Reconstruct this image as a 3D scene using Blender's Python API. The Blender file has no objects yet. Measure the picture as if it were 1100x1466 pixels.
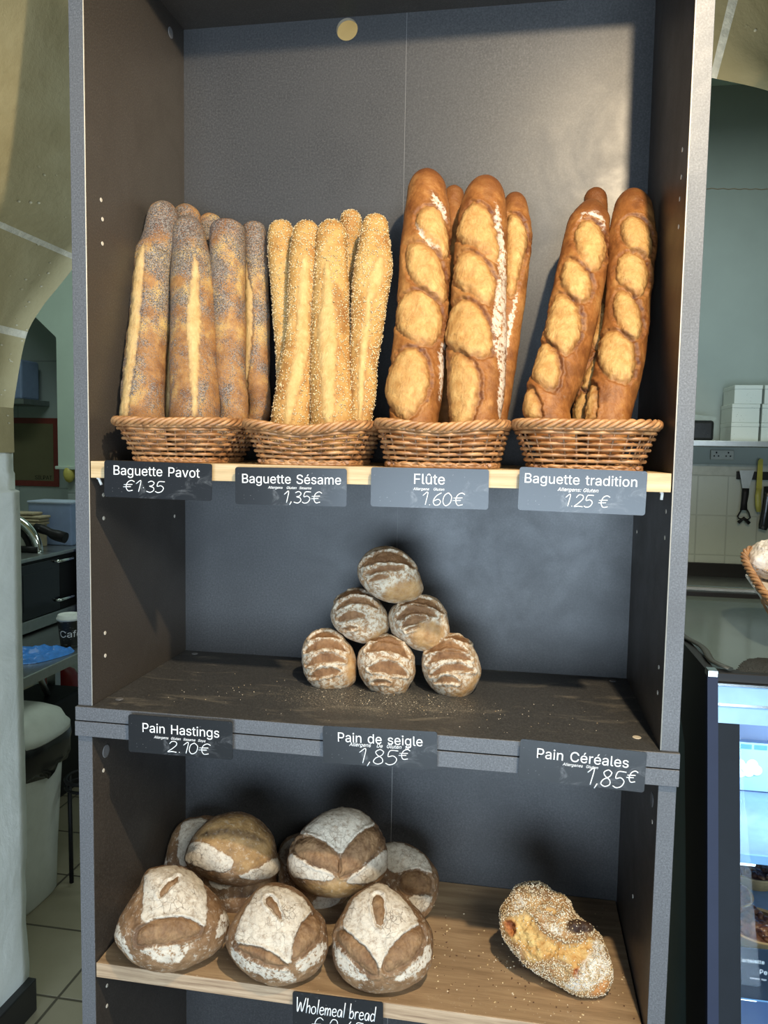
import bpy, bmesh, math, random
import numpy as np
from mathutils import Vector, Matrix
D = bpy.data
COL = bpy.context.scene.collection
SC = bpy.context.scene
PI = math.pi
random.seed(7)

# ------------------------------------------------------------------ camera
def view_axes(pitch, roll, yaw):
    cx, sx = math.cos(pitch), math.sin(pitch); cy, sy = math.cos(roll), math.sin(roll); cz, sz = math.cos(yaw), math.sin(yaw)
    X = np.array([[1, 0, 0], [0, cx, -sx], [0, sx, cx]]); Y = np.array([[cy, 0, sy], [0, 1, 0], [-sy, 0, cy]]); Z = np.array([[cz, -sz, 0], [sz, cz, 0], [0, 0, 1]])
    return Z @ X @ Y
CAM = np.array([0.63753, -1.08542, 1.41915])
A = view_axes(-0.0807646, -0.0173846, 0.1694992)
cam = D.cameras.new('camera'); cam_o = D.objects.new('camera', cam); COL.objects.link(cam_o)
cam_o.matrix_world = Matrix([[A[0][0], A[0][2], -A[0][1], CAM[0]], [A[1][0], A[1][2], -A[1][1], CAM[1]], [A[2][0], A[2][2], -A[2][1], CAM[2]], [0, 0, 0, 1]])
cam.sensor_fit = 'VERTICAL'; cam.sensor_height = 36.0; cam.lens = 36.0 * 1118.44 / 1466.0
cam.clip_start = 0.02; cam.clip_end = 100
SC.camera = cam_o

# ------------------------------------------------------------------ light and exposure
SC.view_settings.view_transform = 'Standard'; SC.view_settings.look = 'None'
SC.view_settings.gamma = 1.0; SC.view_settings.use_curve_mapping = False
SC.view_settings.exposure = 0.1
w = D.worlds.new('world'); SC.world = w; w.use_nodes = True
w.node_tree.nodes['Background'].inputs[0].default_value = (0.62, 0.78, 1.0, 1)
w.node_tree.nodes['Background'].inputs[1].default_value = 0.09
def area(name, loc, target, size, size_y, power, col):
    l = D.lights.new(name, 'AREA'); l.shape = 'RECTANGLE'; l.size = size; l.size_y = size_y; l.energy = power; l.color = col
    o = D.objects.new(name, l); COL.objects.link(o); o.location = loc
    o.rotation_euler = (Vector(target) - Vector(loc)).to_track_quat('-Z', 'Y').to_euler(); return o
# the shop's big front window, well behind the photographer
area('window_daylight', (0.75, -4.2, 0.72), (0.6, 0, 1.1), 2.7, 1.6, 215, (0.66, 0.83, 1.0))
area('pillar_fill_light', (1.9, -2.4, 2.55), (-0.5, 0.4, 1.1), 1.4, 0.5, 40, (0.95, 1.0, 0.94))  # added fill, not a known lamp: brightens the white pillar and the arch
# the warm ceiling spot above the shelf
pl = D.lights.new('ceiling_spot', 'SPOT'); pl.energy = 100; pl.spot_size = math.radians(88); pl.spot_blend = 0.55; pl.color = (1.0, 0.81, 0.55); pl.shadow_soft_size = 0.022
po = D.objects.new('ceiling_spot', pl); COL.objects.link(po); po.location = (0.93, -0.85, 2.31); po.rotation_euler = (Vector((0.47, 0.30, 1.38)) - po.location).to_track_quat('-Z', 'Y').to_euler()
# kitchen strip lights
area('kitchen_strip_light', (-1.2, 1.5, 2.75), (-1.2, 1.6, 0), 1.1, 0.3, 11, (0.86, 1.0, 0.93))
area('kitchen_strip_light', (1.4, 1.5, 2.75), (1.5, 1.7, 0), 1.1, 0.3, 11, (0.86, 1.0, 0.93))

# ------------------------------------------------------------------ object helpers
def tag(o, label=None, cat=None, group=None, kind=None):
    if label: o['label'] = label
    if cat: o['category'] = cat
    if group: o['group'] = group
    if kind: o['kind'] = kind
    return o
def empty(name, loc, label, cat, group=None, rz=0.0):
    o = D.objects.new(name, None); COL.objects.link(o); o.location = loc; o.rotation_euler = (0, 0, rz); o.empty_display_size = 0.02
    return tag(o, label, cat, group)
def link(name, me, mat=None, parent=None, loc=None):
    o = D.objects.new(name, me); COL.objects.link(o)
    if mat is not None:
        if len(me.materials): me.materials.clear()
        for m in (mat if isinstance(mat, (list, tuple)) else [mat]): me.materials.append(m)
    if parent is not None: o.parent = parent
    if loc is not None: o.location = loc
    return o
class MB:
    """collects shapes of ONE mesh"""
    def __init__(s): s.bm = bmesh.new()
    def box(s, a, b, bevel=0.0, seg=2, mi=0, mat=None):
        r = bmesh.ops.create_cube(s.bm, size=1.0); vs = r['verts']
        for v in vs:
            v.co = Vector([(a[i] + b[i]) / 2 + v.co[i] * (b[i] - a[i]) for i in range(3)])
        fs = set(f for v in vs for f in v.link_faces)
        for f in fs: f.material_index = mi
        if bevel > 0:
            es = set(e for v in vs for e in v.link_edges)
            r = bmesh.ops.bevel(s.bm, geom=list(es), offset=bevel, segments=seg, affect='EDGES', profile=0.5, material=-1)
            vs = list(set([v for f in r['faces'] for v in f.verts] + [v for v in vs if v.is_valid]))
        if mat is not None:
            allv = set(vs)
            for v in allv: v.co = mat @ v.co
        return s
    def prism(s, pts, axis, a, b, mi=0):
        """polygon pts in the two other axes, extruded along axis from a to b"""
        def P(p, t):
            q = list(p); q.insert(axis, t); return q
        va = [s.bm.verts.new(P(p, a)) for p in pts]; vb = [s.bm.verts.new(P(p, b)) for p in pts]
        fs = [s.bm.faces.new(va), s.bm.faces.new(vb[::-1])]
        n = len(pts)
        for i in range(n): fs.append(s.bm.faces.new((va[i], vb[i], vb[(i + 1) % n], va[(i + 1) % n])))
        for f in fs: f.material_index = mi
        return s
    def tube(s, pts, r, sides=8, closed=False, cap=True, flat=1.0, mi=0):
        pts = [Vector(p) for p in pts]; n = len(pts); rings = []
        rr = r if isinstance(r, (list, tuple)) else [r] * n
        prev = None
        for i in range(n):
            if closed: t = (pts[(i + 1) % n] - pts[i - 1])
            else: t = pts[min(i + 1, n - 1)] - pts[max(i - 1, 0)]
            if t.length < 1e-9: t = Vector((0, 0, 1))
            t.normalize()
            if prev is None:
                ref = Vector((0, 0, 1)) if abs(t.z) < 0.9 else Vector((0, 1, 0))
                u = ref.cross(t).normalized()
            else:
                u = (prev - t * prev.dot(t))
                u = u.normalized() if u.length > 1e-6 else t.orthogonal().normalized()
            prev = u; v = t.cross(u)
            rings.append([s.bm.verts.new(pts[i] + (u * math.cos(2 * PI * k / sides) + v * math.sin(2 * PI * k / sides) * flat) * rr[i]) for k in range(sides)])
        m = n if closed else n - 1
        for i in range(m):
            a, b = rings[i], rings[(i + 1) % n]
            for k in range(sides):
                f = s.bm.faces.new((a[k], a[(k + 1) % sides], b[(k + 1) % sides], b[k])); f.smooth = True; f.material_index = mi
        if cap and not closed:
            s.bm.faces.new(rings[0][::-1]).material_index = mi; s.bm.faces.new(rings[-1]).material_index = mi
        return s
    def lathe(s, prof, seg=32, c=(0, 0, 0), mi=0, M=None, smooth=True):
        rings = []
        for r, z in prof:
            ring = []
            for k in range(seg):
                p = Vector((c[0] + r * math.cos(2 * PI * k / seg), c[1] + r * math.sin(2 * PI * k / seg), c[2] + z))
                ring.append(s.bm.verts.new(M @ p if M is not None else p))
            rings.append(ring)
        for a, b in zip(rings, rings[1:]):
            for k in range(seg):
                f = s.bm.faces.new((a[k], a[(k + 1) % seg], b[(k + 1) % seg], b[k])); f.smooth = smooth; f.material_index = mi
        s.bm.faces.new(rings[0][::-1]).material_index = mi; s.bm.faces.new(rings[-1]).material_index = mi
        return s
    def disc(s, c, n, r, th=0.001, seg=20, mi=0):
        c = Vector(c); n = Vector(n).normalized(); q = n.to_track_quat('Z', 'Y').to_matrix().to_4x4(); q.translation = c
        return s.lathe([(r * 0.9, 0), (r, th * 0.3), (r, th * 0.6), (r * 0.9, th)], seg, M=q, mi=mi)
    def build(s, name, mat, parent=None, loc=None):
        bmesh.ops.recalc_face_normals(s.bm, faces=s.bm.faces[:])
        me = D.meshes.new(name); s.bm.to_mesh(me); s.bm.free()
        o = link(name, me, mat, parent, loc); return o
def grid_mesh(name, V, wrap, mat, parent=None, loc=None, attrs=None):
    """V: (n, m, 3) numpy grid, wrapped in m; closed with end fans"""
    n, m, _ = V.shape
    idx = np.arange(n * m).reshape(n, m)
    a = idx[:-1, :]; b = idx[1:, :]
    q = np.stack([a, np.roll(a, -1, 1), np.roll(b, -1, 1), b], -1).reshape(-1, 4)
    nv = n * m + 2
    co = np.concatenate([V.reshape(-1, 3), V[0].mean(0)[None], V[-1].mean(0)[None]]).astype(np.float32)
    t0 = np.stack([np.full(m, n * m), np.roll(idx[0], -1), idx[0]], -1); t1 = np.stack([np.full(m, n * m + 1), idx[-1], np.roll(idx[-1], -1)], -1)
    loops = np.concatenate([q.ravel(), t0.ravel(), t1.ravel()]).astype(np.int32)
    tot = np.concatenate([np.full(len(q), 4), np.full(2 * m, 3)]).astype(np.int32)
    start = np.concatenate([[0], np.cumsum(tot)[:-1]]).astype(np.int32)
    me = D.meshes.new(name); me.vertices.add(nv); me.vertices.foreach_set('co', co.ravel())
    me.loops.add(len(loops)); me.loops.foreach_set('vertex_index', loops)
    me.polygons.add(len(tot)); me.polygons.foreach_set('loop_start', start); me.polygons.foreach_set('loop_total', tot)
    me.polygons.foreach_set('use_smooth', np.ones(len(tot), bool)); me.update(calc_edges=True)
    for k, arr in (attrs or {}).items():
        at = me.color_attributes.new(k, 'FLOAT_COLOR', 'POINT')
        full = np.concatenate([arr.reshape(-1, 4), arr[0].mean(0)[None], arr[-1].mean(0)[None]]).astype(np.float32)
        at.data.foreach_set('color', full.ravel())
    bm = bmesh.new(); bm.from_mesh(me); bmesh.ops.recalc_face_normals(bm, faces=bm.faces[:]); bm.to_mesh(me); bm.free()
    return link(name, me, mat, parent, loc)

# ------------------------------------------------------------------ node helpers
class NT:
    def __init__(s, name):
        s.m = D.materials.new(name); s.m.use_nodes = True; s.t = s.m.node_tree; s.n = s.t.nodes; s.l = s.t.links
        s.b = s.n['Principled BSDF']
        s.co = s.n.new('ShaderNodeTexCoord').outputs['Object']
    def val(s, x, sock):
        if hasattr(x, 'is_linked') or hasattr(x, 'links'): s.l.new(x, sock)
        elif isinstance(x, (tuple, list)): sock.default_value = (*x, 1) if len(x) == 3 and len(sock.default_value) == 4 else x
        else: sock.default_value = x
    def noise(s, scale, detail=4, rough=0.6, dist=0.0, vec=None, w=None):
        n = s.n.new('ShaderNodeTexNoise'); s.l.new(vec or s.co, n.inputs['Vector']); n.inputs['Scale'].default_value = scale
        n.inputs['Detail'].default_value = detail; n.inputs['Roughness'].default_value = rough; n.inputs['Distortion'].default_value = dist
        return n.outputs['Fac']
    def voro(s, scale, feat='F1', vec=None, out='Distance', rand=1.0):
        n = s.n.new('ShaderNodeTexVoronoi'); n.feature = feat; s.l.new(vec or s.co, n.inputs['Vector']); n.inputs['Scale'].default_value = scale
        n.inputs['Randomness'].default_value = rand
        return n.outputs[out]
    def ramp(s, x, stops, interp='LINEAR'):
        n = s.n.new('ShaderNodeValToRGB'); n.color_ramp.interpolation = interp; e = n.color_ramp.elements
        while len(e) < len(stops): e.new(0.5)
        for i, (p, c) in enumerate(stops): e[i].position = p; e[i].color = (*c, 1) if not isinstance(c, (int, float)) else (c, c, c, 1)
        s.l.new(x, n.inputs[0]); return n.outputs['Color']
    def mix(s, f, a, b, mode='MIX'):
        n = s.n.new('ShaderNodeMix'); n.data_type = 'RGBA'; n.blend_type = mode
        s.val(f, n.inputs[0]); s.val(a, n.inputs[6]); s.val(b, n.inputs[7]); return n.outputs[2]
    def math(s, op, a, b=0.0, c=None, clamp=False):
        n = s.n.new('ShaderNodeMath'); n.operation = op; n.use_clamp = clamp
        s.val(a, n.inputs[0]); s.val(b, n.inputs[1])
        if c is not None: s.val(c, n.inputs[2])
        return n.outputs[0]
    def sstep(s, x, a, b):
        n = s.n.new('ShaderNodeMapRange'); n.interpolation_type = 'SMOOTHSTEP'; s.val(x, n.inputs[0]); s.val(a, n.inputs[1]); s.val(b, n.inputs[2]); return n.outputs[0]
    def mapping(s, scale=(1, 1, 1), loc=(0, 0, 0), rot=(0, 0, 0), vec=None):
        n = s.n.new('ShaderNodeMapping'); s.l.new(vec or s.co, n.inputs[0]); n.inputs['Scale'].default_value = scale; n.inputs['Location'].default_value = loc; n.inputs['Rotation'].default_value = rot
        return n.outputs[0]
    def warp(s, scale, amt):
        n = s.n.new('ShaderNodeTexNoise'); s.l.new(s.co, n.inputs['Vector']); n.inputs['Scale'].default_value = scale; n.inputs['Detail'].default_value = 3
        v = s.n.new('ShaderNodeVectorMath'); v.operation = 'MULTIPLY_ADD'; s.l.new(n.outputs['Color'], v.inputs[0]); v.inputs[1].default_value = (amt, amt, amt); s.l.new(s.co, v.inputs[2])
        return v.outputs[0]
    def attr(s, name):
        n = s.n.new('ShaderNodeAttribute'); n.attribute_name = name; sp = s.n.new('ShaderNodeSeparateColor'); s.l.new(n.outputs['Color'], sp.inputs[0])
        return sp.outputs[0], sp.outputs[1], sp.outputs[2], n.outputs['Alpha']
    def xyz(s, vec=None):
        n = s.n.new('ShaderNodeSeparateXYZ'); s.l.new(vec or s.co, n.inputs[0]); return n.outputs
    def bump(s, h, strength=0.3, dist=0.002):
        n = s.n.new('ShaderNodeBump'); n.inputs['Strength'].default_value = strength; n.inputs['Distance'].default_value = dist
        s.l.new(h, n.inputs['Height']); s.l.new(n.outputs[0], s.b.inputs['Normal'])
    def out(s, col=None, rough=None, metal=None, spec=None, **k):
        if col is not None: s.val(col, s.b.inputs['Base Color'])
        if rough is not None: s.val(rough, s.b.inputs['Roughness'])
        if metal is not None: s.val(metal, s.b.inputs['Metallic'])
        if spec is not None: s.val(spec, s.b.inputs['Specular IOR Level'])
        for kk, v in k.items(): s.val(v, s.b.inputs[kk.replace('_', ' ')])
        return s.m
def plain(name, col, rough=0.5, metal=0.0, var=0.12, scale=30, spec=0.5, bump=0.0):
    n = NT(name); f = n.noise(scale, 4)
    d = tuple(max(0, c * (1 - var)) for c in col); e = tuple(min(1, c * (1 + var)) for c in col)
    c = n.ramp(f, [(0.3, d), (0.7, e)])
    if bump: n.bump(n.noise(scale * 3, 5), bump, 0.003)
    return n.out(c, rough, metal, spec)
# ------------------------------------------------------------------ numpy noise and signed distances
def vnoise(P, scale, seed=0):
    Q = P * scale + seed * 17.31; i = np.floor(Q).astype(np.int64); f = Q - i; f = f * f * (3 - 2 * f)
    def h(a, b, c):
        n = (a * 73856093) ^ (b * 19349663) ^ (c * 83492791) ^ (seed * 2654435761); n = (n ^ (n >> 13)) * 1274126177 & 0x7fffffff
        return (n ^ (n >> 16)) % 65536 / 65535.0
    r = 0
    for dx in (0, 1):
        for dy in (0, 1):
            for dz in (0, 1):
                r = r + h(i[..., 0] + dx, i[..., 1] + dy, i[..., 2] + dz) * np.abs(1 - dx - f[..., 0]) * np.abs(1 - dy - f[..., 1]) * np.abs(1 - dz - f[..., 2])
    return r * 2 - 1
def fbm(P, scale, oct=4, seed=0, gain=0.5):
    r = 0; a = 1.0; t = 0
    for k in range(oct): r = r + a * vnoise(P, scale * 2 ** k, seed + k); t += a; a *= gain
    return r / t
def sstep(x, a, b):
    t = np.clip((x - a) / (b - a), 0, 1); return t * t * (3 - 2 * t)
def smooth_closed(poly, it=2):
    p = np.array(poly, float)
    for _ in range(it):
        q = np.roll(p, -1, 0); p = np.stack([0.75 * p + 0.25 * q, 0.25 * p + 0.75 * q], 1).reshape(-1, 2)
    return p
def sdf(X, Y, poly):
    """positive inside"""
    d = np.full(X.shape, 1e9); ins = np.zeros(X.shape, bool); n = len(poly)
    for i in range(n):
        ax, ay = poly[i]; bx, by = poly[(i + 1) % n]; ex, ey = bx - ax, by - ay; L = ex * ex + ey * ey + 1e-15
        t = np.clip(((X - ax) * ex + (Y - ay) * ey) / L, 0, 1)
        d = np.minimum(d, (X - ax - t * ex) ** 2 + (Y - ay - t * ey) ** 2)
        c = ((ay > Y) != (by > Y)) & (X < ex * (Y - ay) / (ey + 1e-15) + ax); ins ^= c
    d = np.sqrt(d); return np.where(ins, d, -d)

# ------------------------------------------------------------------ materials
def laminate(name, base, speck, rough=0.42, scale=420, vein=0.5):
    n = NT(name)
    f = n.noise(scale, 3, 0.7); g = n.noise(7, 5, 0.65, 0.4)
    c = n.ramp(f, [(0.34, tuple(x * 0.62 for x in base)), (0.55, base), (0.72, speck)])
    c = n.mix(n.math('MULTIPLY', n.sstep(g, 0.42, 0.68), 0.35), c, tuple(x * 0.72 for x in base))
    sp_ = n.math('MULTIPLY', n.sstep(n.noise(520, 2), 0.60, 0.72), n.sstep(n.noise(1, 5, 0.7, 0.5, n.mapping((9, 9, 3.5))), 0.40, 0.70))
    c = n.mix(n.math('MULTIPLY', sp_, 0.30), c, tuple(min(1, x * 3.2) for x in base))
    v = n.voro(5.5, 'DISTANCE_TO_EDGE', n.mapping((1, 1, 1), rot=(0.4, 0.7, 0.5)))
    vv = n.math('MULTIPLY', n.sstep(v, 0.012, 0.0), n.sstep(n.noise(14, 3), 0.5, 0.66)); vv = n.math('MULTIPLY', vv, vein)
    c = n.mix(vv, c, tuple(min(1, x * 1.7) for x in speck))
    n.bump(f, 0.06, 0.0005)
    return n.out(c, n.ramp(g, [(0.3, rough - 0.06), (0.7, rough + 0.08)]), 0, 0.5)
M_lam = laminate('dark_stone_laminate', (0.058, 0.049, 0.041), (0.100, 0.088, 0.078), vein=0.0)
M_back = laminate('grey_back_laminate', (0.045, 0.0445, 0.046), (0.068, 0.066, 0.064), 0.43, 300, 0.0)
M_edge = laminate('grey_edge_band', (0.108, 0.113, 0.124), (0.165, 0.17, 0.18), 0.5, 420, 0.0)
M_lip = plain('pale_edge_glue', (0.55, 0.5, 0.42), 0.6)
M_hole = plain('peg_hole_rim', (0.62, 0.58, 0.5), 0.6)
M_cap = plain('grey_cover_cap', (0.16, 0.16, 0.165), 0.45)
M_capw = plain('pale_cover_cap', (0.6, 0.53, 0.42), 0.5)
def wood(name, c0, c1, c2, s=1.0, rough=0.5, dustc=None):
    n = NT(name)
    v = n.mapping((2.2 * s, 26 * s, 60 * s)); g = n.noise(2.2, 8, 0.62, 0.6, v)
    f = n.noise(9, 6, 0.7, 0.2, n.mapping((3 * s, 60 * s, 160 * s)))
    c = n.ramp(g, [(0.3, c0), (0.5, c1), (0.68, c2)])
    c = n.mix(n.math('MULTIPLY', n.sstep(f, 0.5, 0.72), 0.45), c, tuple(x * 0.55 for x in c0))
    if dustc:
        d = n.math('MULTIPLY', n.sstep(n.noise(260, 2), 0.66, 0.74), n.sstep(n.noise(9, 3), 0.42, 0.62)); c = n.mix(n.math('MULTIPLY', d, 0.7), c, dustc)
    n.bump(f, 0.12, 0.0006)
    return n.out(c, rough, 0, 0.4)
M_pine = wood('pale_oak_edge', (0.40, 0.27, 0.13), (0.54, 0.39, 0.21), (0.62, 0.48, 0.29))
M_oak = wood('brown_oak_board', (0.25, 0.165, 0.092), (0.37, 0.25, 0.145), (0.47, 0.335, 0.20), 1.0, 0.5, (0.75, 0.68, 0.55))
M_oakedge = wood('oak_board_edge', (0.22, 0.14, 0.085), (0.42, 0.30, 0.19), (0.55, 0.41, 0.28), 1.3)
# floured floor of the middle compartment
n = NT('floured_dark_laminate')
f = n.noise(420, 3, 0.7); g = n.noise(7, 5, 0.65, 0.4)
c = n.ramp(f, [(0.34, (0.034, 0.034, 0.034)), (0.55, (0.056, 0.056, 0.056)), (0.72, (0.10, 0.10, 0.10))])
x, y, z = n.xyz()
dx = n.math('MULTIPLY', n.math('SUBTRACT', x, 0.42), 1 / 0.26); dy = n.math('MULTIPLY', n.math('SUBTRACT', y, 0.125), 1 / 0.11)
rr = n.math('ADD', n.math('MULTIPLY', dx, dx), n.math('MULTIPLY', dy, dy))
near = n.sstep(rr, 1.0, 0.05)
fl = n.math('MULTIPLY', n.sstep(n.math('ADD', n.noise(330, 6, 0.75), n.math('MULTIPLY', near, 0.10)), 0.60, 0.78), n.math('ADD', n.math('MULTIPLY', near, 0.6), 0.10))
sm = n.math('MULTIPLY', n.sstep(n.noise(1, 5, 0.6, 0.8, n.mapping((9, 24, 9), rot=(0, 0, 0.5))), 0.52, 0.75), 0.16)
c = n.mix(n.math('ADD', fl, sm, clamp=True), c, (0.72, 0.64, 0.5))
n.bump(f, 0.06, 0.0005)
M_flourfloor = n.out(c, 0.5, 0, 0.4)

def bread(name, dark, mid, light, cut0, cut1, ear=(0.07, 0.025, 0.01), flour=(0.74, 0.68, 0.58), crack=75, base_dust=0.25, poppy=0.0, rough=0.62, cutdust=0.2, scale=1.0, barec=None, flourvar=0.35, crackw=0.034):
    n = NT(name)
    cutm, flm, drk, _ = n.attr('mask'); dst, bare, rust, _ = n.attr('mask_more')
    big = n.noise(16 * scale, 5, 0.6, 0.4); fine = n.noise(220, 4, 0.7); med = n.noise(70, 4, 0.65)
    t = n.math('ADD', n.math('MULTIPLY', big, 0.72), n.math('MULTIPLY', med, 0.28))
    c = n.ramp(t, [(0.34, dark), (0.5, mid), (0.66, light)])
    c = n.mix(n.math('MULTIPLY', n.sstep(fine, 0.55, 0.75), 0.35), c, dark)
    if barec: c = n.mix(bare, c, n.ramp(t, [(0.36, barec[0]), (0.52, barec[1]), (0.66, barec[2])]))
    hair = n.noise(1, 5, 0.75, 1.0, n.mapping((110, 110, 60), rot=(0.5, 0.3, 0.4)))
    cc = n.ramp(n.math('ADD', n.math('ADD', n.math('MULTIPLY', med, 0.30), n.math('MULTIPLY', hair, 0.36)), n.math('MULTIPLY', n.noise(36, 4, 0.6, 0.5), 0.34)), [(0.38, cut0), (0.60, cut1)])
    c = n.mix(cutm, c, cc)
    # blisters and burnt rims
    c = n.mix(n.math('MULTIPLY', drk, n.math('ADD', n.math('MULTIPLY', med, 0.7), 0.62), clamp=True), c, ear)
    c = n.mix(rust, c, n.ramp(med, [(0.4, (0.2, 0.05, 0.01)), (0.6, (0.5, 0.17, 0.04))]))
    if poppy:
        cov = n.noise(13, 4, 0.6, 0.5); sd = n.voro(680, 'F1'); sc = n.voro(680, 'F1', out='Color')
        thr = n.math('ADD', n.math('MULTIPLY', n.sstep(cov, 0.36, 0.62), 0.46), 0.22)
        pm = n.math('MULTIPLY', n.sstep(sd, n.math('ADD', thr, 0.05), thr), n.math('SUBTRACT', 1.0, cutm))
        spc = n.xyz(sc)[0]
        c = n.mix(n.math('MULTIPLY', pm, poppy), c, n.ramp(spc, [(0.15, (0.055, 0.049, 0.047)), (0.5, (0.125, 0.112, 0.105)), (0.9, (0.26, 0.238, 0.215))]))
    # flour: thick crackled coat plus a light dusting
    ve = n.voro(crack, 'DISTANCE_TO_EDGE', n.warp(45, 0.022))
    cw = n.math('MULTIPLY', n.sstep(n.noise(30, 4), 0.44, 0.70), crackw * 1.25)
    ck = n.sstep(ve, n.math('ADD', cw, 0.004), n.math('MULTIPLY', cw, 0.25))
    fsp = n.sstep(n.math('ADD', flm, n.math('MULTIPLY', n.math('SUBTRACT', n.noise(150, 5, 0.75), 0.5), 1.3)), 0.34, 0.62)
    fm = n.math('MULTIPLY', fsp, n.math('SUBTRACT', 1.0, n.math('MULTIPLY', ck, 0.5)))
    fm = n.math('MULTIPLY', fm, n.math('SUBTRACT', 1.0, n.math('MULTIPLY', n.sstep(n.noise(110, 6, 0.8), 0.45, 0.68), flourvar)))
    dm = n.math('MULTIPLY', n.sstep(n.math('ADD', n.noise(130, 5, 0.75, 0.3), n.math('MULTIPLY', n.math('SUBTRACT', dst, 0.5), 0.25)), 0.50, 0.66), n.math('ADD', n.math('MULTIPLY', dst, 0.85), base_dust))
    dm = n.math('MULTIPLY', dm, n.math('SUBTRACT', 1.0, n.math('MULTIPLY', n.math('MAXIMUM', cutm, bare), 1 - cutdust)))
    dm = n.math('MULTIPLY', dm, n.math('SUBTRACT', 1.0, n.math('MULTIPLY', drk, 0.6)))
    tot = n.math('MULTIPLY', n.math('MAXIMUM', fm, dm, clamp=True), 0.92)
    c = n.mix(tot, c, n.ramp(med, [(0.35, tuple(q * 0.82 for q in flour)), (0.65, flour)]))
    hgt = n.math('ADD', n.math('MULTIPLY', fine, 0.5), n.math('MULTIPLY', hair, n.math('ADD', n.math('MULTIPLY', cutm, 0.9), 0.35)))
    hgt = n.math('SUBTRACT', hgt, n.math('MULTIPLY', n.math('MULTIPLY', ck, flm), 1.3))
    n.bump(hgt, 0.75, 0.0026)
    return n.out(c, n.math('ADD', n.math('MULTIPLY', tot, 0.25), rough, clamp=True), 0, 0.35)
M_pavot = bread('poppy_crust', (0.15, 0.055, 0.02), (0.34, 0.165, 0.055), (0.54, 0.36, 0.125), (0.50, 0.30, 0.11), (0.62, 0.44, 0.20), base_dust=0.0, poppy=0.95)
M_sesame = bread('sesame_crust', (0.27, 0.11, 0.028), (0.44, 0.245, 0.075), (0.56, 0.36, 0.135), (0.46, 0.27, 0.09), (0.61, 0.42, 0.18), ear=(0.20, 0.075, 0.02), base_dust=0.0)
M_flute = bread('flute_crust', (0.125, 0.037, 0.009), (0.275, 0.105, 0.026), (0.43, 0.21, 0.065), (0.38, 0.18, 0.05), (0.58, 0.35, 0.125), ear=(0.095, 0.028, 0.009), flour=(0.70, 0.58, 0.45), base_dust=0.45, rough=0.5, flourvar=0.9, crackw=0.0, cutdust=0.0)
M_trad = bread('tradition_crust', (0.115, 0.034, 0.008), (0.265, 0.098, 0.024), (0.41, 0.195, 0.057), (0.37, 0.18, 0.05), (0.58, 0.36, 0.13), ear=(0.08, 0.024, 0.008), base_dust=0.25, rough=0.46, flourvar=0.9, crackw=0.0, cutdust=0.0)
M_rye = bread('rye_crust', (0.22, 0.115, 0.05), (0.36, 0.215, 0.105), (0.48, 0.33, 0.19), (0.13, 0.058, 0.024), (0.27, 0.14, 0.06), ear=(0.10, 0.045, 0.02), flour=(0.68, 0.60, 0.47), base_dust=0.35, cutdust=0.10, barec=((0.27, 0.13, 0.045), (0.42, 0.235, 0.09), (0.52, 0.33, 0.15)))
M_whole = bread('wholemeal_crust', (0.105, 0.055, 0.027), (0.215, 0.118, 0.055), (0.36, 0.22, 0.115), (0.14, 0.068, 0.03), (0.33, 0.195, 0.095), ear=(0.05, 0.027, 0.017), flour=(0.71, 0.63, 0.51), base_dust=0.34, cutdust=0.55, crack=85, flourvar=0.62, barec=((0.17, 0.095, 0.04), (0.36, 0.21, 0.08), (0.50, 0.32, 0.15)))
M_cereal = bread('cereal_crust', (0.20, 0.095, 0.035), (0.36, 0.20, 0.08), (0.50, 0.32, 0.14), (0.42, 0.18, 0.035), (0.68, 0.46, 0.17), ear=(0.035, 0.015, 0.008), flour=(0.74, 0.68, 0.58), base_dust=0.35, cutdust=0.0, barec=((0.34, 0.12, 0.035), (0.5, 0.22, 0.07), (0.6, 0.3, 0.12)))
n = NT('sesame_seed'); M_seed = n.out(n.ramp(n.noise(160, 3), [(0.35, (0.58, 0.40, 0.18)), (0.65, (0.80, 0.66, 0.42))]), 0.5, 0, 0.35)
n = NT('floury_seed'); M_seedf = n.out(n.ramp(n.noise(90, 3), [(0.35, (0.55, 0.38, 0.18)), (0.62, (0.84, 0.74, 0.56))]), 0.55, 0, 0.3)

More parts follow.
